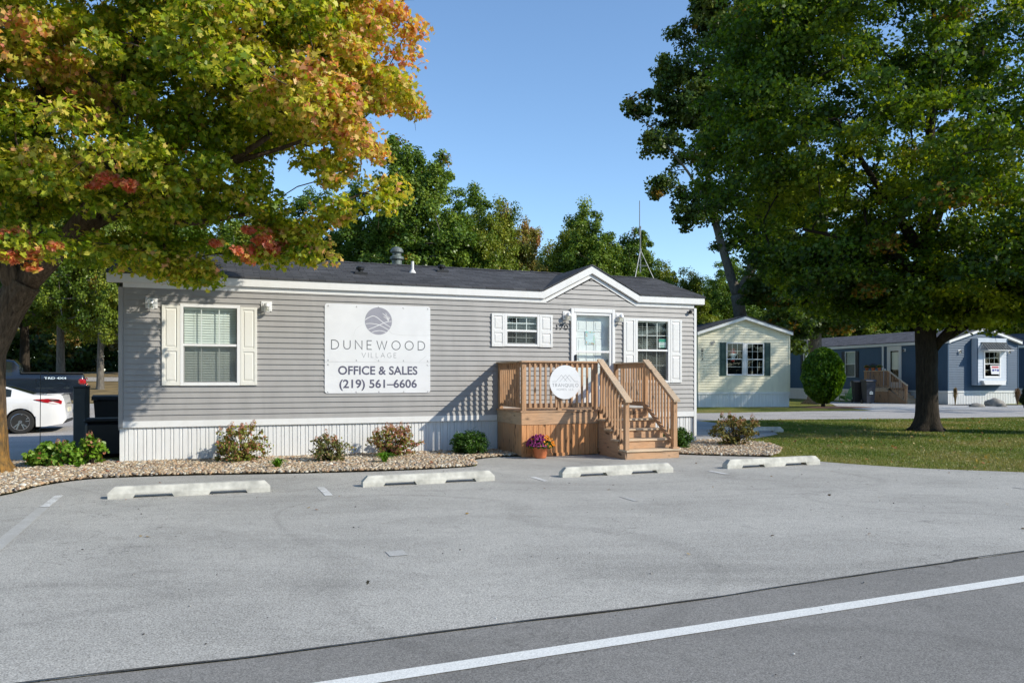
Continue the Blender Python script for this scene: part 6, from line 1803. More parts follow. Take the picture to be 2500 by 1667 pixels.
tree('maple_tree', 'big autumn maple with orange, yellow and green leaves over the left office end', T0b, trunkL, limbsL, lb, 980, 250, 0.40, 0.082, MAPLE, col_maple_left, M['bark_orange'], 21,
     flat=0.55, sides=72, rough=0.13, filt=filtL, droop=0.22, shell=0.5, move=moveL,
     extra=[at(a_, b_, c_) for a_, b_, c_ in ((300, 600, 12.7), (335, 618, 12.8), (362, 628, 12.6), (385, 638, 12.9), (405, 622, 12.8), (425, 640, 12.9), (446, 632, 12.7), (440, 655, 13.0), (462, 652, 12.9), (478, 665, 13.0), (495, 672, 13.0), (488, 648, 12.8), (415, 655, 13.0))])
# two sprays of clear red leaves and the pinkish one by the trunk
def spray(px, py, Y, rx, rz, n, cols, seed, parent):
    rng = np.random.default_rng(seed); a = np.array(at(px, py, Y))-np.array(T0b)
    v = rng.normal(size=(n, 3)); v /= np.linalg.norm(v, axis=1, keepdims=True); rr = rng.random(n)[:, None]**0.6
    ns = max(3, n//45); sub = rng.normal(size=(ns, 3))*np.array([rx, rx*0.6, rz])*0.55; k_ = rng.integers(0, ns, n)
    c = a+sub[k_]+v*rr*np.array([0.13, 0.11, 0.07])
    return leaf_cloud('red_foliage', c, rng.normal(size=(n, 3))*0.6+np.array([0.3, -0.4, 0.5]), 0.080*rng.uniform(0.6, 1.2, n), pal(rng, n, cols, [3, 2, 1]), MAPLE, M['leaf'], rng, parent)
mp = [o for o in bpy.data.objects if o.name == 'maple_tree'][0]
reds = [(0.66, 0.19, 0.12), (0.72, 0.28, 0.16), (0.60, 0.42, 0.10)]
spray(240, 442, 11.2, 0.16, 0.085, 170, reds, 1, mp); spray(305, 444, 11.2, 0.14, 0.08, 150, reds, 2, mp)
spray(605, 590, 12.4, 0.38, 0.17, 420, reds, 3, mp); spray(650, 600, 12.4, 0.22, 0.16, 200, reds, 4, mp); spray(612, 635, 12.4, 0.22, 0.07, 60, reds, 6, mp); spray(660, 560, 12.4, 0.09, 0.14, 30, reds, 7, mp)
spray(40, 590, 10.8, 0.30, 0.24, 620, [(0.62, 0.20, 0.11), (0.48, 0.36, 0.06), (0.58, 0.30, 0.10)], 5, mp)
spray(70, 625, 10.8, 0.22, 0.14, 240, [(0.62, 0.20, 0.11), (0.48, 0.36, 0.06), (0.58, 0.30, 0.10)], 15, mp)
for o in mp.children:
    if o.name.startswith('red_foliage'): o['label'] = 'spray of clear red leaves' if 'foliage' in o.name and o.data.vertices[0].co.z > 0 else None

# ---- dark green maple on the lawn, right
def col_green(cols, wts, patch=0.35, amber=0.04):
    def f(P, ci, rng, nc):
        n = len(P); base = np.array(cols)
        nz = np.array([mnoise.noise((p[0]*0.35+9, p[1]*0.35, p[2]*0.35)) for p in P[::20]]); nz = np.repeat(nz, 20)[:n]
        cn = rng.random(nc)[ci]
        t = np.clip(0.5+nz*patch*2.2+(cn-0.5)*0.5+rng.normal(size=n)*0.12, 0, 0.999)*(len(cols)-1)
        i = t.astype(int); fr = (t-i)[:, None]
        c = base[i]*(1-fr)+base[np.minimum(i+1, len(cols)-1)]*fr
        a = (rng.random(nc) < amber)[ci] & (rng.random(n) < 0.6)
        c[a] = np.array((0.26, 0.15, 0.02))*rng.uniform(0.7, 1.2, a.sum())[:, None]
        return c*rng.uniform(0.75, 1.25, n)[:, None]
    return f
rbk = [W(2230, 590, 23, 5.4, 5.0, 1.8), W(2230, 330, 23, 6.2, 5.5, 2.6), W(2250, 40, 23, 5.8, 5.2, 2.8), W(2240, -180, 23, 4.2, 4.0, 2.2), W(1850, 430, 23.3, 1.9, 2.4, 2.2), W(1810, 250, 23.4, 1.3, 2.0, 1.6),
       W(2060, 710, 23.5, 1.7, 2.0, 0.75), W(1960, 640, 23.5, 1.3, 2.0, 0.8), W(2420, 735, 22.5, 1.6, 2.2, 0.75), W(2530, 600, 22, 1.8, 2.5, 1.6), W(2420, 400, 19.0, 2.0, 1.8, 1.6, 0.8), W(2180, 750, 22.5, 1.2, 1.5, 0.45), W(2360, 770, 22.0, 1.1, 1.2, 0.32),
       W(1900, 100, 23.5, 2.0, 2.5, 2.0), W(2200, 700, 23, 3.6, 3.6, 0.8, 1.1), (15.3, 20.3, 4.2, 2.4, 2.6, 0.9, 1.3), (17.0, 22.5, 5.8, 2.4, 3.0, 1.6, 1.2), (13.0, 19.0, 4.6, 1.8, 1.6, 0.7, 1.0)]
T1b = (12.15, 22.96, 0.0)
def rel1(px, py, Y, r): a = at(px, py, Y); return (a[0]-T1b[0], a[1]-T1b[1], a[2], r)
trunkR = [(0, 0, -0.05, 0.34), (0, 0, 0.3, 0.30), (0.0, 0, 1.0, 0.285), rel1(2262, 860, 22.96, 0.29), rel1(2258, 800, 22.96, 0.27), rel1(2256, 700, 22.96, 0.23), rel1(2250, 640, 22.96, 0.24)]
limbsR = [(1, [rel1(2280, 850, 22.9, 0.14), rel1(2320, 800, 22.6, 0.12), rel1(2390, 740, 22.2, 0.09), rel1(2470, 690, 21.8, 0.06)]),
          (1, [rel1(2285, 840, 22.9, 0.11), rel1(2330, 815, 23.2, 0.09), rel1(2400, 775, 23.6, 0.07), rel1(2480, 740, 24, 0.04)]),
          (1, [rel1(2250, 640, 22.96, 0.19), rel1(2222, 570, 22.9, 0.17), rel1(2190, 520, 22.7, 0.10), rel1(2120, 420, 22.4, 0.08), rel1(2050, 300, 22.2, 0.05)]),
          (1, [rel1(2252, 640, 22.96, 0.19), rel1(2262, 560, 23, 0.16), rel1(2268, 430, 23, 0.15), rel1(2272, 300, 23, 0.13), rel1(2280, 100, 23.1, 0.09), rel1(2280, -80, 23.1, 0.05)]),
          (1, [rel1(2266, 600, 23, 0.13), rel1(2300, 500, 23.3, 0.12), rel1(2325, 420, 23.4, 0.10), rel1(2370, 280, 23.6, 0.07), rel1(2400, 120, 23.8, 0.05)]),
          (1, [rel1(2256, 700, 22.9, 0.09), rel1(2180, 610, 22.2, 0.075), rel1(2080, 585, 21.8, 0.06), rel1(1960, 560, 21.6, 0.04)]),
          (1, [rel1(2256, 700, 22.9, 0.10), rel1(2350, 640, 22.5, 0.085), rel1(2440, 590, 22.2, 0.07), rel1(2540, 520, 22, 0.05)])]
dark_cols = [(0.024, 0.058, 0.005), (0.052, 0.108, 0.007), (0.125, 0.20, 0.010), (0.31, 0.37, 0.022)]
def filtR(c):
    sx = 1250+FPX*c[:, 0]/c[:, 1]; sy = 923-(c[:, 2]-CAM_H)*FPX/c[:, 1]
    h = (((sx-2292)/24)**2+((sy-520)/32)**2 < 1) | (((sx-2175)/28)**2+((sy-98)/20)**2 < 1)
    rr_ = np.random.default_rng(5).random(len(c))
    thin = (sx > 2290) & (sy > 350) & (sy < 560) & (rr_ < 0.2)
    thin |= (sx > 2150) & (sy < 330) & (rr_ < 0.1)
    low = sy > 815
    return ~(h | thin | low)
tree('maple_tree', 'large dark green maple with a thick trunk on the lawn right of the office', T1b, trunkR, limbsR, rbk, 1550, 160, 0.60, 0.105, MAPLE, col_green(dark_cols, None, 0.35, 0.025), M['bark'], 33, sides=32, rough=0.08, filt=filtR, droop=0.2, flat=0.5)

# ---- tall oak behind the cream home, and the maple beside it
oak_cols = [(0.028, 0.058, 0.012), (0.05, 0.09, 0.016), (0.085, 0.125, 0.02), (0.13, 0.155, 0.028)]
ob2 = (15.4, 50.0, 0.0)
def rel2(px, py, Y, r): a = at(px, py, Y); return (a[0]-ob2[0], a[1]-ob2[1], a[2]-ob2[2], r)
okb = [W(1760, 160, 50, 4.2, 4.5, 4.6), W(1680, 330, 50, 3.0, 3.5, 2.6), W(1640, 220, 49, 1.9, 2.5, 2.0), W(1565, 260, 48.5, 1.15, 1.2, 0.55, 1.0), W(1532, 255, 48.5, 0.5, 0.6, 0.55, 1.0), W(1590, 350, 48.5, 0.9, 1.2, 0.6), W(1605, 455, 48.5, 1.0, 1.2, 0.62, 1.0),
       W(1700, 500, 50, 1.6, 2.5, 1.5), W(1850, 350, 50, 3.5, 4, 4.0), W(1820, 0, 50, 3.2, 4, 3.0), W(1730, 40, 49.5, 1.3, 2.0, 2.0), W(1840, 560, 50, 2.6, 3.0, 1.8), W(1680, 560, 49.5, 0.7, 1.2, 0.8), W(1700, 230, 49, 2.2, 2.5, 2.0)]
tree('oak_tree', 'tall dark oak rising behind the cream home', ob2, [(0, 0, 0, 0.5), (0, 0, 1.5, 0.42), rel2(1805, 760, 50, 0.40), rel2(1800, 720, 50, 0.40)],
     [(1, [rel2(1800, 720, 50, 0.34), rel2(1785, 680, 50, 0.30), rel2(1768, 620, 50, 0.27), rel2(1740, 520, 50, 0.22), rel2(1720, 380, 50, 0.15), rel2(1700, 200, 50, 0.1)]),
      (1, [rel2(1803, 725, 50, 0.36), rel2(1830, 670, 50, 0.33), rel2(1845, 610, 50, 0.28), rel2(1850, 450, 50, 0.2), rel2(1840, 200, 50, 0.12)]),
      (2, [rel2(1740, 520, 50, 0.10), rel2(1680, 420, 49.5, 0.08), rel2(1640, 370, 49, 0.06), rel2(1590, 310, 48.6, 0.04), rel2(1550, 280, 48.5, 0.03)])],
     okb, 560, 110, 0.62, 0.20, LOBE, col_green(oak_cols, None, 0.3, 0.02), M['bark_pale'], 44, sides=14, droop=0.15, leafmat=M['leaf_dull'], twigs=2, tip=0.015, flat=0.7)
mb_ = (18.2, 47.0, 0.0)
def rel3(px, py, Y, r): a = at(px, py, Y); return (a[0]-mb_[0], a[1]-mb_[1], a[2]-mb_[2], r)
tree('maple_tree', 'green maple with a pale trunk standing between the cream home and the blue home', mb_, [(0, 0, 0, 0.50), (0, 0, 0.6, 0.40), rel3(1990, 850, 47, 0.38), rel3(1988, 780, 47, 0.36), rel3(1985, 700, 47, 0.32)],
     [(1, [rel3(1985, 700, 47, 0.25), rel3(1950, 640, 47, 0.2), rel3(1930, 540, 47, 0.14)]), (1, [rel3(1986, 700, 47, 0.25), rel3(2010, 620, 47, 0.2), rel3(2020, 480, 47, 0.13)])],
     [W(1960, 660, 47, 3.6, 3.5, 2.6), W(1980, 520, 47, 3.6, 3.5, 2.6), W(2080, 640, 47, 2.5, 3, 2.2), W(1960, 790, 46, 3.0, 2.2, 0.9), W(1895, 815, 45, 1.0, 1.0, 0.8, 1.2), W(1880, 700, 46.5, 1.6, 2, 1.3), W(1930, 840, 45, 0.8, 0.8, 0.45, 1.3), W(2070, 770, 46, 1.6, 1.8, 0.7)],
     420, 130, 0.66, 0.19, MAPLE, col_green([(0.028, 0.06, 0.012), (0.05, 0.095, 0.015), (0.09, 0.14, 0.02), (0.13, 0.17, 0.025)], None, 0.35, 0.04), M['bark_pale'], 55, sides=16, twigs=2, tip=0.014)

# ---- background wood: a few trees of each kind, copied and turned
def bg_tree(name, label, h, r, cols, seed, bark, per=170, ncl=520, group='trees behind the homes', narrow=1.0, amber=0.02, low=0.22):
    rng = np.random.default_rng(seed)
    bl = [(0, 0, h*0.62, r*0.95, r*0.95, h*0.30), (0, 0, h*0.80, r*0.62*narrow, r*0.62*narrow, h*0.19), (0, 0, h*0.42, r, r, h*0.2)]
    for k in range(16):
        a = rng.uniform(0, 6.28); z = rng.uniform(low+0.1, 0.95)
        q = r*(0.95 if z < 0.7 else 0.5*narrow); bl.append((q*math.cos(a)*0.75, q*math.sin(a)*0.75, h*z, r*rng.uniform(0.2, 0.42), r*rng.uniform(0.2, 0.42), h*rng.uniform(0.08, 0.14)))
    tr_ = [(0, 0, -0.2, 0.034*h*0.6), (0.0, 0, h*0.15, 0.017*h), (0.1, 0, h*0.4, 0.013*h), (0.05, 0.1, h*0.65, 0.008*h)]
    return tree(name, label, (0, 0, 0), tr_, [], bl, ncl, per, r*0.125, 0.15, DIAMOND, col_green(cols, None, 0.3, amber), bark, seed, group, sides=10, twigs=1, leafmat=M['leaf_dull'], tip=0.02, flat=0.95, rough=0.04, shell=0.45)
gA = [(0.045, 0.095, 0.012), (0.09, 0.16, 0.020), (0.15, 0.23, 0.030), (0.24, 0.31, 0.045)]
gB = [(0.06, 0.11, 0.012), (0.12, 0.18, 0.018), (0.20, 0.25, 0.026), (0.30, 0.31, 0.04)]
gC = [(0.10, 0.14, 0.02), (0.20, 0.21, 0.03), (0.34, 0.26, 0.06), (0.40, 0.19, 0.09)]
P_A = bg_tree('deciduous_tree', 'x', 14.0, 3.9, gA, 71, M['bark'])
P_B = bg_tree('deciduous_tree', 'x', 12.5, 4.2, gB, 72, M['bark_pale'])
P_C = bg_tree('deciduous_tree', 'x', 11.0, 3.4, gC, 73, M['bark'], amber=0.1)
P_D = bg_tree('deciduous_tree', 'x', 13.0, 3.4, gA, 74, M['bark_pale'], narrow=0.7)
P_E = bg_tree('deciduous_tree', 'green tree just outside the right edge', 15.0, 4.6, gB, 75, M['bark'], per=110, ncl=115, low=0.3)
P_E.location = (28.6, 35.1, 0)
protos = {'A': (P_A, 14.0), 'B': (P_B, 12.5), 'C': (P_C, 11.0), 'D': (P_D, 13.0)}
used = set()
# (kind, px, Y, top py, rot, width factor, label)
spec = [('D', 1012, 44, 378, 10, 1.0, 'pointed green tree, the tallest behind the office roof beside the autumn maple'),
        ('A', 890, 46, 470, 50, 1.0, 'round green tree just right of the autumn maple, behind the roof flue'),
        ('A', 1120, 47, 462, 200, 1.0, 'dense green tree behind the roof between the flue and the brown tree'),
        ('C', 1262, 48, 545, 0, 0.66, 'brown and rust coloured tree behind the middle of the office roof'),
        ('B', 1190, 46, 505, 80, 0.70, 'yellow green tree left of the rust coloured tree behind the roof'),
        ('B', 1418, 50, 540, 150, 0.80, 'green tree behind the small roof gable'),
        ('A', 1455, 47, 515, 20, 0.95, 'dark green tree behind the antenna mast'),
        ('D', 1550, 48, 590, 90, 0.9, 'lower green tree right of the antenna mast'),
        ('B', 1650, 54, 655, 240, 0.9, 'small olive green tree behind the right end of the office roof'),
        ('A', 740, 46, 480, 120, 1.0, 'dark green tree half hidden behind the drooping maple branches'),
        ('B', 600, 48, 520, 40, 1.0, 'green tree behind the sky gap under the autumn maple'),
        ('D', 450, 44, 430, 70, 1.1, 'dark tree behind the left part of the office roof'),
        ('A', 330, 42, 400, 260, 1.0, 'dark green tree behind the left end of the office'),
        ('B', 245, 34, 420, 10, 0.75, 'leafy tree left of the office end wall, its trunk on the dry bank'),
        ('D', 148, 36, 380, 140, 0.9, 'dark trunked tree on the bank behind the pickup truck'),
        ('A', 60, 40, 380, 300, 1.0, 'dark tree behind the pickup truck cab'),
        ('C', 100, 52, 640, 60, 1.0, 'low golden brown tree far back on the left bank'),
        ('B', -40, 38, 380, 200, 1.0, 'green tree at the left edge of the picture behind the autumn maple'),
        ('A', -160, 44, 380, 90, 1.1, None), ('B', 240, 60, 600, 180, 1.2, 'far green tree between the two trunks on the left bank'),
        ('A', 1760, 66, 640, 180, 1.1, 'green tree far behind the cream home'),
        ('D', 1880, 70, 640, 10, 1.3, 'green tree far behind the blue home roof, left part'),
        ('B', 2030, 72, 660, 100, 1.4, 'green tree far behind the blue home roof, middle'),
        ('A', 2180, 74, 650, 30, 1.4, 'green tree far behind the blue home roof, by the lawn maple trunk'),
        ('D', 2330, 74, 640, 300, 1.4, 'green tree far behind the white bay window'),
        ('B', 2480, 72, 620, 220, 1.4, 'green tree far back at the right edge'),
        ('A', 2640, 60, 500, 120, 1.2, None), ('B', 1330, 62, 612, 10, 1.0, 'distant green tree between the rust coloured tree and the small gable')]
for k_, px, Y, py, rot, wf, lab in spec:
    x_, y_, z_ = at(px, py, Y); gz_ = hgt(x_, y_)
    pr, h0 = protos[k_]; hh_ = (z_-gz_)
    o = pr if k_ not in used else copy_tree(pr)
    used.add(k_)
    s_ = hh_/h0*1.02
    o.location = (x_, y_, gz_-0.1); o.rotation_euler = (0, 0, R(rot)); o.scale = (s_**0.7*wf, s_**0.7*wf, s_)
    o['label'] = lab or 'green tree beyond the edge of the picture'
# maples off to the right whose shade falls on the cream home
for k_, loc, s_, rot, lab in ():
    o = copy_tree(protos[k_][0]); o.location = loc; o.scale = (s_,)*3; o.rotation_euler = (0, 0, R(rot)); o['label'] = lab

# ---- clipped evergreens
def evergreen(loc, rx, h, label, seed, stem=0.12, base_h=0.25, cols=None, n=9000, shape='egg', lsize=0.10):
    rng = np.random.default_rng(seed)
    e = empty('evergreen_shrub', loc, 0, label, 'shrub', 'clipped evergreens')
    q = MB(); q.tube([(0, 0, -0.02), (0, 0, base_h), (0, 0, h*0.8)], [stem, stem*0.75, 0.03], 10)
    for k in range(8):
        a = k*0.785; q.tube([(0, 0, base_h*0.6), (rx*0.25*math.cos(a), rx*0.25*math.sin(a), base_h+0.35), (rx*0.5*math.cos(a), rx*0.5*math.sin(a), h*0.6)], [stem*0.4, 0.03, 0.01], 5)
    q.obj('stem', M['bark'], e)
    t = rng.random(n); z = base_h+(h-base_h)*t
    prof = np.interp(t, [0, 0.06, 0.2, 0.45, 0.7, 0.88, 0.97, 1.0], [0.22, 0.45, 0.80, 1.0, 0.93, 0.62, 0.30, 0.02])
    a = rng.uniform(0, 2*math.pi, n)
    lump = np.array([1+0.10*mnoise.noise((math.cos(aa)*2.2, math.sin(aa)*2.2, zz*1.8+seed))+0.06*mnoise.noise((math.cos(aa)*7, math.sin(aa)*7, zz*6+seed)) for aa, zz in zip(a, z)])
    rr = prof*rx*lump*(1-0.22*rng.random(n)**2.2)
    c = np.stack([rr*np.cos(a), rr*np.sin(a), z], 1)
    # vertical fans
    out = np.stack([np.cos(a), np.sin(a), np.full(n, 0.15)], 1)
    N_ = np.stack([-np.sin(a), np.cos(a), np.zeros(n)], 1)+rng.normal(size=(n, 3))*0.55+out*0.5
    cc = pal(rng, n, cols or [(0.04, 0.10, 0.008), (0.08, 0.17, 0.012), (0.13, 0.24, 0.018)], [3, 3, 2])
    leaf_cloud('foliage', c, N_, lsize*rng.uniform(0.6, 1.3, n), cc, LOBE, M['leaf_dull'], rng, e)
    return e
evergreen((16.54, 41.7, 0), 1.06, 3.15, 'rounded bright green evergreen shrub standing before the blue home', 5, n=11000, lsize=0.15)
evergreen((15.35, 22.0, 0), 0.88, 1.72, 'dark evergreen shrub cut off by the right edge of the picture', 8, cols=[(0.012, 0.026, 0.008), (0.02, 0.04, 0.01), (0.016, 0.03, 0.01)], n=8000)
q = MB(); q.lathe([(0.0, 0.022), (0.9, 0.022), (1.5, 0.004)], (0, 0, 0), 26, sx=1.25)
M['mulch'] = simple('mulch', (0.20, 0.10, 0.055), 0.95, var=0.4, scale=14, bump=0.8)
tag(q.obj('mulch_ring', M['mulch'], loc=(17.2, 41.6, 0.004)), kind='structure')

# ---- low shrubs
def shrub(name, loc, rx, h, label, seed, cols, wts, ncl=60, per=26, lsize=0.05, cr=0.09, top=None, topn=0, cat='shrub', group=None, shape=OVAL, dome=0.4, stems=True, heads=None):
    rng = np.random.default_rng(seed)
    e = empty(name, loc, 0, label, cat, group)
    v = rng.normal(size=(ncl, 3)); v /= np.linalg.norm(v, axis=1, keepdims=True)
    rr = (0.35+0.65*rng.random(ncl)**0.6)[:, None]
    cen = v*rr*np.array([rx, rx, h*(1-dome)])*rng.uniform(0.85, 1.12, ncl)[:, None]; cen[:, 2] = np.abs(cen[:, 2]) if False else cen[:, 2]*0.75+h*dome
    cen[:, 2] = np.clip(cen[:, 2], 0.06, h)
    q = MB()
    for c in cen:
        a = math.atan2(c[1], c[0]); m_ = (c[0]*0.35, c[1]*0.35, c[2]*0.55)
        q.tube([(0.03*math.cos(a), 0.03*math.sin(a), -0.01), m_, tuple(c)], [0.007, 0.005, 0.003], 4, cap=False)
    q.obj('stems', M['bark'], e)
    def cf(P, ci): return pal(rng, len(P), cols, wts)
    foliage('foliage', cen, v*0.8, per, cr, 0.8, lsize, shape, cf, M['leaf_dull'], rng, e, 0.5, 0.1)
    if heads:
        hc = cen[(cen[:, 2] > h*0.55)]; hc = hc[rng.permutation(len(hc))[:heads[1]]]
        C = np.repeat(hc+np.array([0, 0, cr*0.7]), 34, axis=0); vv = rng.normal(size=(len(C), 3)); vv /= np.linalg.norm(vv, axis=1, keepdims=True)
        C = C+vv*np.array([0.035, 0.035, 0.06])
        leaf_cloud('flower_heads', C, vv, 0.026*rng.uniform(0.7, 1.2, len(C)), pal(rng, len(C), heads[0], [1]*len(heads[0])), OVAL, M['leaf_dull'], rng, e)['kind'] = 'stuff'
    return e
hyd = [(0.16, 0.20, 0.03), (0.24, 0.26, 0.05), (0.34, 0.18, 0.09), (0.42, 0.17, 0.11), (0.30, 0.30, 0.08)]
hh_ = [(0.46, 0.22, 0.14), (0.52, 0.30, 0.18), (0.34, 0.14, 0.10)]
gh = 'reddish hydrangea shrubs in the rock bed'
shrub('hydrangea_shrub', (-4.92, 14.20, 0.03), 0.50, 0.82, 'tallest reddish green hydrangea, right of the big shuttered window', 1, hyd, [4, 4, 2, 2, 2], 110, 28, group=gh, heads=(hh_, 18))
shrub('hydrangea_shrub', (-3.30, 14.18, 0.03), 0.37, 0.60, 'small pale green hydrangea below the left edge of the office sign', 2, [(0.14, 0.16, 0.05), (0.22, 0.22, 0.08), (0.26, 0.17, 0.09), (0.10, 0.12, 0.03)], [3, 3, 2, 2], 60, 24, group=gh, heads=(hh_, 8))
shrub('hydrangea_shrub', (-2.28, 15.10, 0.03), 0.50, 0.72, 'red brown hydrangea below the right edge of the office sign', 3, hyd, [2, 3, 3, 4, 2], 105, 26, group=gh, heads=(hh_, 26))
shrub('hydrangea_shrub', (5.0, 17.75, 0.03), 0.60, 0.80, 'wide yellow green hydrangea at the right corner of the office', 4, [(0.12, 0.13, 0.03), (0.20, 0.18, 0.05), (0.26, 0.15, 0.06), (0.24, 0.22, 0.07)], [4, 4, 2, 2], 120, 26, group=gh, heads=(hh_, 14))
shrub('hydrangea_shrub', (-7.85, 13.55, 0.03), 0.50, 0.52, 'bright green hydrangea between the maple trunk and the low tub', 5, [(0.09, 0.20, 0.02), (0.16, 0.30, 0.03), (0.22, 0.34, 0.05), (0.36, 0.15, 0.07)], [3, 4, 3, 0.5], 110, 24, lsize=0.085, group=gh, heads=(hh_, 3))
shrub('hydrangea_shrub', (-7.35, 13.75, 0.03), 0.22, 0.62, 'small green hydrangea shoot beside the low tub', 6, [(0.14, 0.26, 0.02), (0.22, 0.34, 0.04), (0.36, 0.15, 0.08)], [4, 4, 0.7], 30, 22, lsize=0.08, group=gh, heads=(hh_, 3))
bx_c = [(0.03, 0.08, 0.010), (0.055, 0.13, 0.016), (0.10, 0.19, 0.024)]
gb = 'dark green boxwood shrubs'
shrub('boxwood_shrub', (-0.83, 15.62, 0.03), 0.38, 0.56, 'dark green boxwood left of the porch', 7, bx_c, [3, 3, 1], 330, 30, lsize=0.032, cr=0.075, group=gb)
shrub('boxwood_shrub', (3.58, 16.95, 0.03), 0.33, 0.52, 'dark green boxwood between the porch steps and the office corner', 8, bx_c, [3, 3, 1], 260, 30, lsize=0.032, cr=0.075, group=gb)
def tuft(loc, r, h, label, seed, n=130, name='daylily_plant', cols=((0.12, 0.28, 0.02), (0.18, 0.36, 0.04)), group='small green daylily tufts', w=0.020, cat='plant'):
    rng = np.random.default_rng(seed); V = []; F = []
    for _ in range(n):
        a = rng.uniform(0, 6.28); d = rng.uniform(0.2, 1.0); L_ = h*rng.uniform(0.6, 1.1)
        dx, dy = math.cos(a), math.sin(a); px_, py_ = -dy*w/2, dx*w/2
        b = [(0.02*dx*d, 0.02*dy*d, 0), (r*0.45*d*dx, r*0.45*d*dy, L_*0.8), (r*d*dx, r*d*dy, L_*(1.0-0.45*d))]
        V.append([(b[0][0]-px_, b[0][1]-py_, 0), (b[0][0]+px_, b[0][1]+py_, 0), (b[1][0]+px_, b[1][1]+py_, b[1][2]), (b[1][0]-px_, b[1][1]-py_, b[1][2]), (b[2][0], b[2][1], b[2][2]), (b[2][0]*0.999, b[2][1], b[2][2]-0.001)])
    o = batch_mesh(name, np.array(V), [(0, 1, 2, 3), (3, 2, 4, 5)], pal(rng, n, list(cols), [1]*len(cols)), M['leaf_dull'])
    o.location = loc; return tag(o, label, cat, group)
tuft((-3.92, 13.12, 0.04), 0.22, 0.19, 'small green tuft on the stones between the first two hydrangeas', 1)
tuft((-2.27, 13.95, 0.04), 0.24, 0.22, 'small green tuft in front of the red brown hydrangea', 2)
tuft((-7.3, 13.2, 0.04), 0.15, 0.12, 'small green tuft on the stones beside the maple trunk', 3, 60)
x_, y_, _ = at(2332, 990, 44.6)
tuft((x_, y_, 0), 0.20, 1.15, 'tall straw coloured grass clump at the corner of the blue home', 9, 260, 'ornamental_grass', ((0.20, 0.14, 0.07), (0.28, 0.20, 0.10)), 'ornamental grass clumps', 0.02, 'grass clump')
x_, y_, _ = at(2484, 990, 44.6)
tuft((x_, y_, 0), 0.30, 1.10, 'wide reddish grass clump at the far right by the bay windowed wall', 10, 300, 'ornamental_grass', ((0.22, 0.12, 0.08), (0.16, 0.12, 0.06)), 'ornamental grass clumps', 0.02, 'grass clump')

# ---- stones of the beds
ICO_V = []; bm = bmesh.new(); bmesh.ops.create_icosphere(bm, subdivisions=1, radius=1.0)
bm.verts.index_update(); ICO_V = np.array([v.co[:] for v in bm.verts]); ICO_F = [tuple(v.index for v in f.verts) for f in bm.faces]; bm.free()
def stones(name, poly, dens, size, zf_, seed, label=None):
    rng = np.random.default_rng(seed)
    xs0, xs1 = min(p[0] for p in poly), max(p[0] for p in poly); ys0, ys1 = min(p[1] for p in poly), max(p[1] for p in poly)
    n = int((xs1-xs0)*(ys1-ys0)*dens); P = np.stack([rng.uniform(xs0, xs1, n), rng.uniform(ys0, ys1, n)], 1)
    P = P[inpoly_v(P, poly)]; n = len(P)
    s = size*rng.lognormal(0, 0.28, n)
    ax_ = np.stack([rng.uniform(0.75, 1.35, n), rng.uniform(0.6, 1.0, n), rng.uniform(0.38, 0.7, n)], 1)*s[:, None]
    V = ICO_V[None]*ax_[:, None, :]*(1+0.13*rng.normal(size=(n, 12, 1)))
    a = rng.uniform(0, 6.28, n); b = rng.normal(size=n)*0.45
    ca, sa, cb, sb = np.cos(a), np.sin(a), np.cos(b), np.sin(b)
    x, y, z = V[:, :, 0], V[:, :, 1], V[:, :, 2]
    y, z = y*cb[:, None]-z*sb[:, None], y*sb[:, None]+z*cb[:, None]
    x, y = x*ca[:, None]-y*sa[:, None], x*sa[:, None]+y*ca[:, None]
    zz = np.array([zf_(p[0], p[1]) for p in P])+rng.uniform(0.0, size*0.9, n)
    V = np.stack([x+P[:, 0, None], y+P[:, 1, None], z+zz[:, None]], 2)
    cols = pal(rng, n, [(0.36, 0.27, 0.17), (0.48, 0.39, 0.27), (0.30, 0.21, 0.14), (0.62, 0.57, 0.47), (0.24, 0.21, 0.18), (0.46, 0.30, 0.18)], [4, 4, 2, 2.5, 2, 2])
    o = batch_mesh(name, V, ICO_F, cols, M['stone'], smooth=True)
    return tag(o, kind='stuff')
stones('river_stones', [p for p in bedL], 1500, 0.024, lambda x, y: 0.035, 1)
stones('river_stones', bedR, 1500, 0.023, lambda x, y: 0.035, 2)

# ---- lawn blades and fallen leaves
lawn_poly = [p for p in lawn_edge[10:] if p[0] < 30] + [(30, 33), (20.5, 31.2), (15.3, 29.8), (9.95, 29.1), (6.9, 28.4), (7.7, 23.5), (7.3, 21.5), (5.75, 19.3), (5.85, 18.2)]
rng = np.random.default_rng(77)
n = 260000
# more blades near the camera
yy = 11.5+(rng.random(n)**1.7)*19; xx = rng.uniform(3, 24, n)
ok = inpoly_v(np.stack([xx, yy], 1), lawn_poly); xx, yy = xx[ok], yy[ok]; n = len(xx)
a = rng.uniform(0, 6.28, n); hgt_ = rng.uniform(0.018, 0.042, n); lean = rng.uniform(0.0, 0.035, n); wv = 0.0045*(1+(yy-11)*0.08)
V = np.zeros((n, 3, 3)); V[:, 0, 0] = xx-wv*np.cos(a); V[:, 0, 1] = yy-wv*np.sin(a); V[:, 1, 0] = xx+wv*np.cos(a); V[:, 1, 1] = yy+wv*np.sin(a)
V[:, 2, 0] = xx+lean*np.cos(a+1.3); V[:, 2, 1] = yy+lean*np.sin(a+1.3); V[:, 2, 2] = hgt_; V[:, :2, 2] = 0.0
nzl = np.array([mnoise.noise((x*0.5, y*0.5, 0)) for x, y in zip(xx, yy)])+rng.normal(size=n)*0.22
edge_dry = np.exp(-np.clip((yy-(12.84-0.42*(xx-8.38))), 0, 9)/0.5)*0.5
t = np.clip(0.5+nzl*0.9+edge_dry, 0, 1)
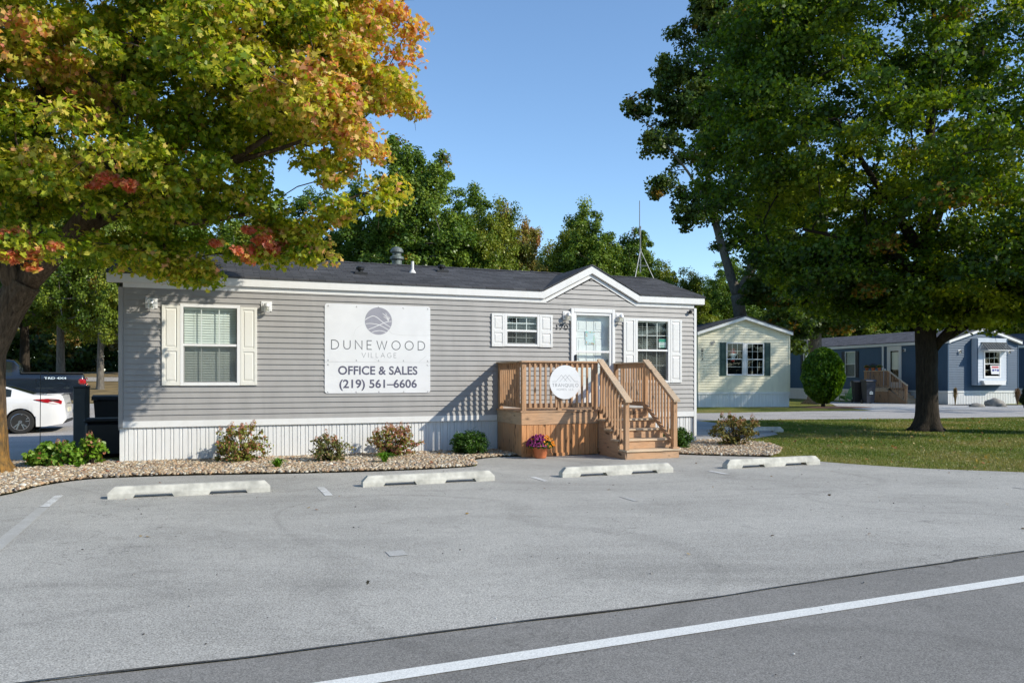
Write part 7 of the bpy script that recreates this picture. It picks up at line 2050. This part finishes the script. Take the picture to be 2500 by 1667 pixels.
cols = np.stack([np.interp(t, [0, 0.5, 1], v) for v in ([0.075, 0.14, 0.32], [0.14, 0.195, 0.27], [0.014, 0.030, 0.11])], 1)*rng.uniform(0.75, 1.25, n)[:, None]
tag(batch_mesh('grass', V, [(0, 1, 2)], cols, M['leaf_dull']), kind='stuff')
def litter(name, pts, cols, size, seed, z):
    rng = np.random.default_rng(seed); n = len(pts)
    C = np.column_stack([pts, np.full(n, z)]); N_ = rng.normal(size=(n, 3))*0.35+np.array([0, 0, 1])
    o = leaf_cloud(name, C, N_, size*rng.uniform(0.6, 1.2, n), pal(rng, n, cols, [1]*len(cols)), MAPLE, M['leaf_dull'], rng)
    return tag(o, kind='stuff')
rng = np.random.default_rng(6)
n = 900; P = np.stack([rng.uniform(5, 20, n), rng.uniform(12, 30, n)], 1); P = P[[inpoly(x, y, lawn_poly) for x, y in P]]
litter('fallen_leaves', P, [(0.42, 0.30, 0.12), (0.50, 0.40, 0.20), (0.30, 0.14, 0.06)], 0.065, 1, 0.045)
P = np.stack([rng.uniform(-7, 9, 130), rng.uniform(5.5, 15, 130)], 1); P = P[[not inpoly(x, y, bedL) and not inpoly(x, y, lawn_poly) and y > 5.2+0.43*x for x, y in P]]
litter('fallen_leaves', P[:34], [(0.30, 0.13, 0.06), (0.22, 0.12, 0.06), (0.40, 0.26, 0.08), (0.10, 0.07, 0.04)], 0.04, 2, 0.020)
n = 70; P = np.stack([rng.uniform(-7, 4, n), rng.uniform(12, 16, n)], 1); P = P[[inpoly(x, y, bedL) for x, y in P]]
litter('fallen_leaves', P, [(0.36, 0.12, 0.06), (0.42, 0.26, 0.08), (0.25, 0.10, 0.05)], 0.07, 3, 0.075)
# loose grit on the paving
rng = np.random.default_rng(12); n = 240
P = np.stack([rng.uniform(-5, 9, n), rng.uniform(4, 14, n)], 1); P = P[[not inpoly(x, y, bedL) and not inpoly(x, y, lawn_poly) for x, y in P]]; n = len(P)
s = np.minimum(0.0055*rng.lognormal(0, 0.4, n), 0.010); V = ICO_V[None]*s[:, None, None]*(1+0.2*rng.normal(size=(n, 12, 1))); V[:, :, 2] *= 0.6; V[:, :, 0] += P[:, 0, None]; V[:, :, 1] += P[:, 1, None]; V[:, :, 2] += 0.012
tag(batch_mesh('loose_grit', V, ICO_F, pal(rng, n, [(0.08, 0.075, 0.07), (0.3, 0.29, 0.27), (0.6, 0.58, 0.54)], [5, 2, 1]), M['stone']), kind='stuff')
# ---- undergrowth closing the wood behind the homes (one mass, nobody could count it)
rng = np.random.default_rng(91)
def belt(name, pts, h, n, cols, wts, size, depth=3.0):
    P = np.array(pts, float); seg = np.linalg.norm(np.diff(P, axis=0), axis=1); cum = np.concatenate([[0], np.cumsum(seg)])
    nc = n//60; t = rng.uniform(0, cum[-1], nc)
    x = np.interp(t, cum, P[:, 0])+rng.normal(size=nc)*depth*0.4; y = np.interp(t, cum, P[:, 1])+rng.normal(size=nc)*depth*0.5
    hh2 = h*(0.65+0.5*np.array([mnoise.noise((a*0.22, b*0.22, 3.0)) for a, b in zip(x, y)]))
    z = np.array([hgt(a, b) for a, b in zip(x, y)])+rng.random(nc)*hh2
    C = np.stack([x, y, z], 1); C = np.repeat(C, 60, axis=0); v = rng.normal(size=(len(C), 3)); v /= np.linalg.norm(v, axis=1, keepdims=True)
    C = C+v*rng.random(len(C))[:, None]**0.5*np.array([0.75, 0.75, 0.5]); C[:, 2] = np.maximum(C[:, 2], 0.05)
    cc = pal(rng, nc, cols, wts); cc = np.repeat(cc, 60, axis=0)*rng.uniform(0.75, 1.25, len(C))[:, None]
    return tag(leaf_cloud(name, C, v+rng.normal(size=v.shape)*0.6+np.array([0, -0.2, 0.4]), size*rng.uniform(0.6, 1.3, len(C)), cc, DIAMOND, M['leaf_dull'], rng), kind='stuff')
belt('undergrowth', [(-48, 44), (-30, 50), (-10, 56), (5, 60), (18, 68), (40, 78), (60, 80)], 4.2, 110000, [(0.03, 0.065, 0.015), (0.06, 0.10, 0.02), (0.16, 0.12, 0.03), (0.10, 0.13, 0.03)], [4, 4, 1, 2], 0.28)
belt('undergrowth', [(-90, 52), (-40, 62), (0, 74), (40, 92), (90, 95)], 7.0, 60000, [(0.025, 0.055, 0.015), (0.05, 0.09, 0.02)], [1, 1], 0.42, 5.0)

# ---- unseen trees added behind the viewpoint to darken what the windows mirror
for k, (x_, y_, kk, s_) in enumerate([(-30, -26, 'A', 1.0), (-19, -29, 'B', 1.1), (-9, -27, 'D', 1.0), (0, -31, 'A', 1.15), (9, -28, 'B', 1.0), (18, -30, 'A', 1.1), (28, -34, 'D', 1.2), (-42, -24, 'B', 1.1), (40, -38, 'A', 1.2)]):
    o = copy_tree(protos[kk][0]); o.location = (x_, y_, 0); o.scale = (s_*1.25, s_*1.25, s_); o.rotation_euler = (0, 0, k*0.9)
    o['label'] = 'green tree across the road behind the viewpoint'; o['group'] = 'trees across the road'
belt('undergrowth', [(-60, -30), (-20, -34), (20, -36), (60, -44)], 4.5, 40000, [(0.03, 0.065, 0.015), (0.06, 0.10, 0.02)], [1, 1], 0.34)  # unseen leaf belt added below those trees for the window reflections
belt('undergrowth', [(50, -46), (85, -22), (105, 10), (108, 50)], 13.0, 60000, [(0.03, 0.065, 0.015), (0.06, 0.10, 0.02)], [1, 1], 0.6, 5.0)  # unseen tall leaf belt, added to block bright horizon in window reflections
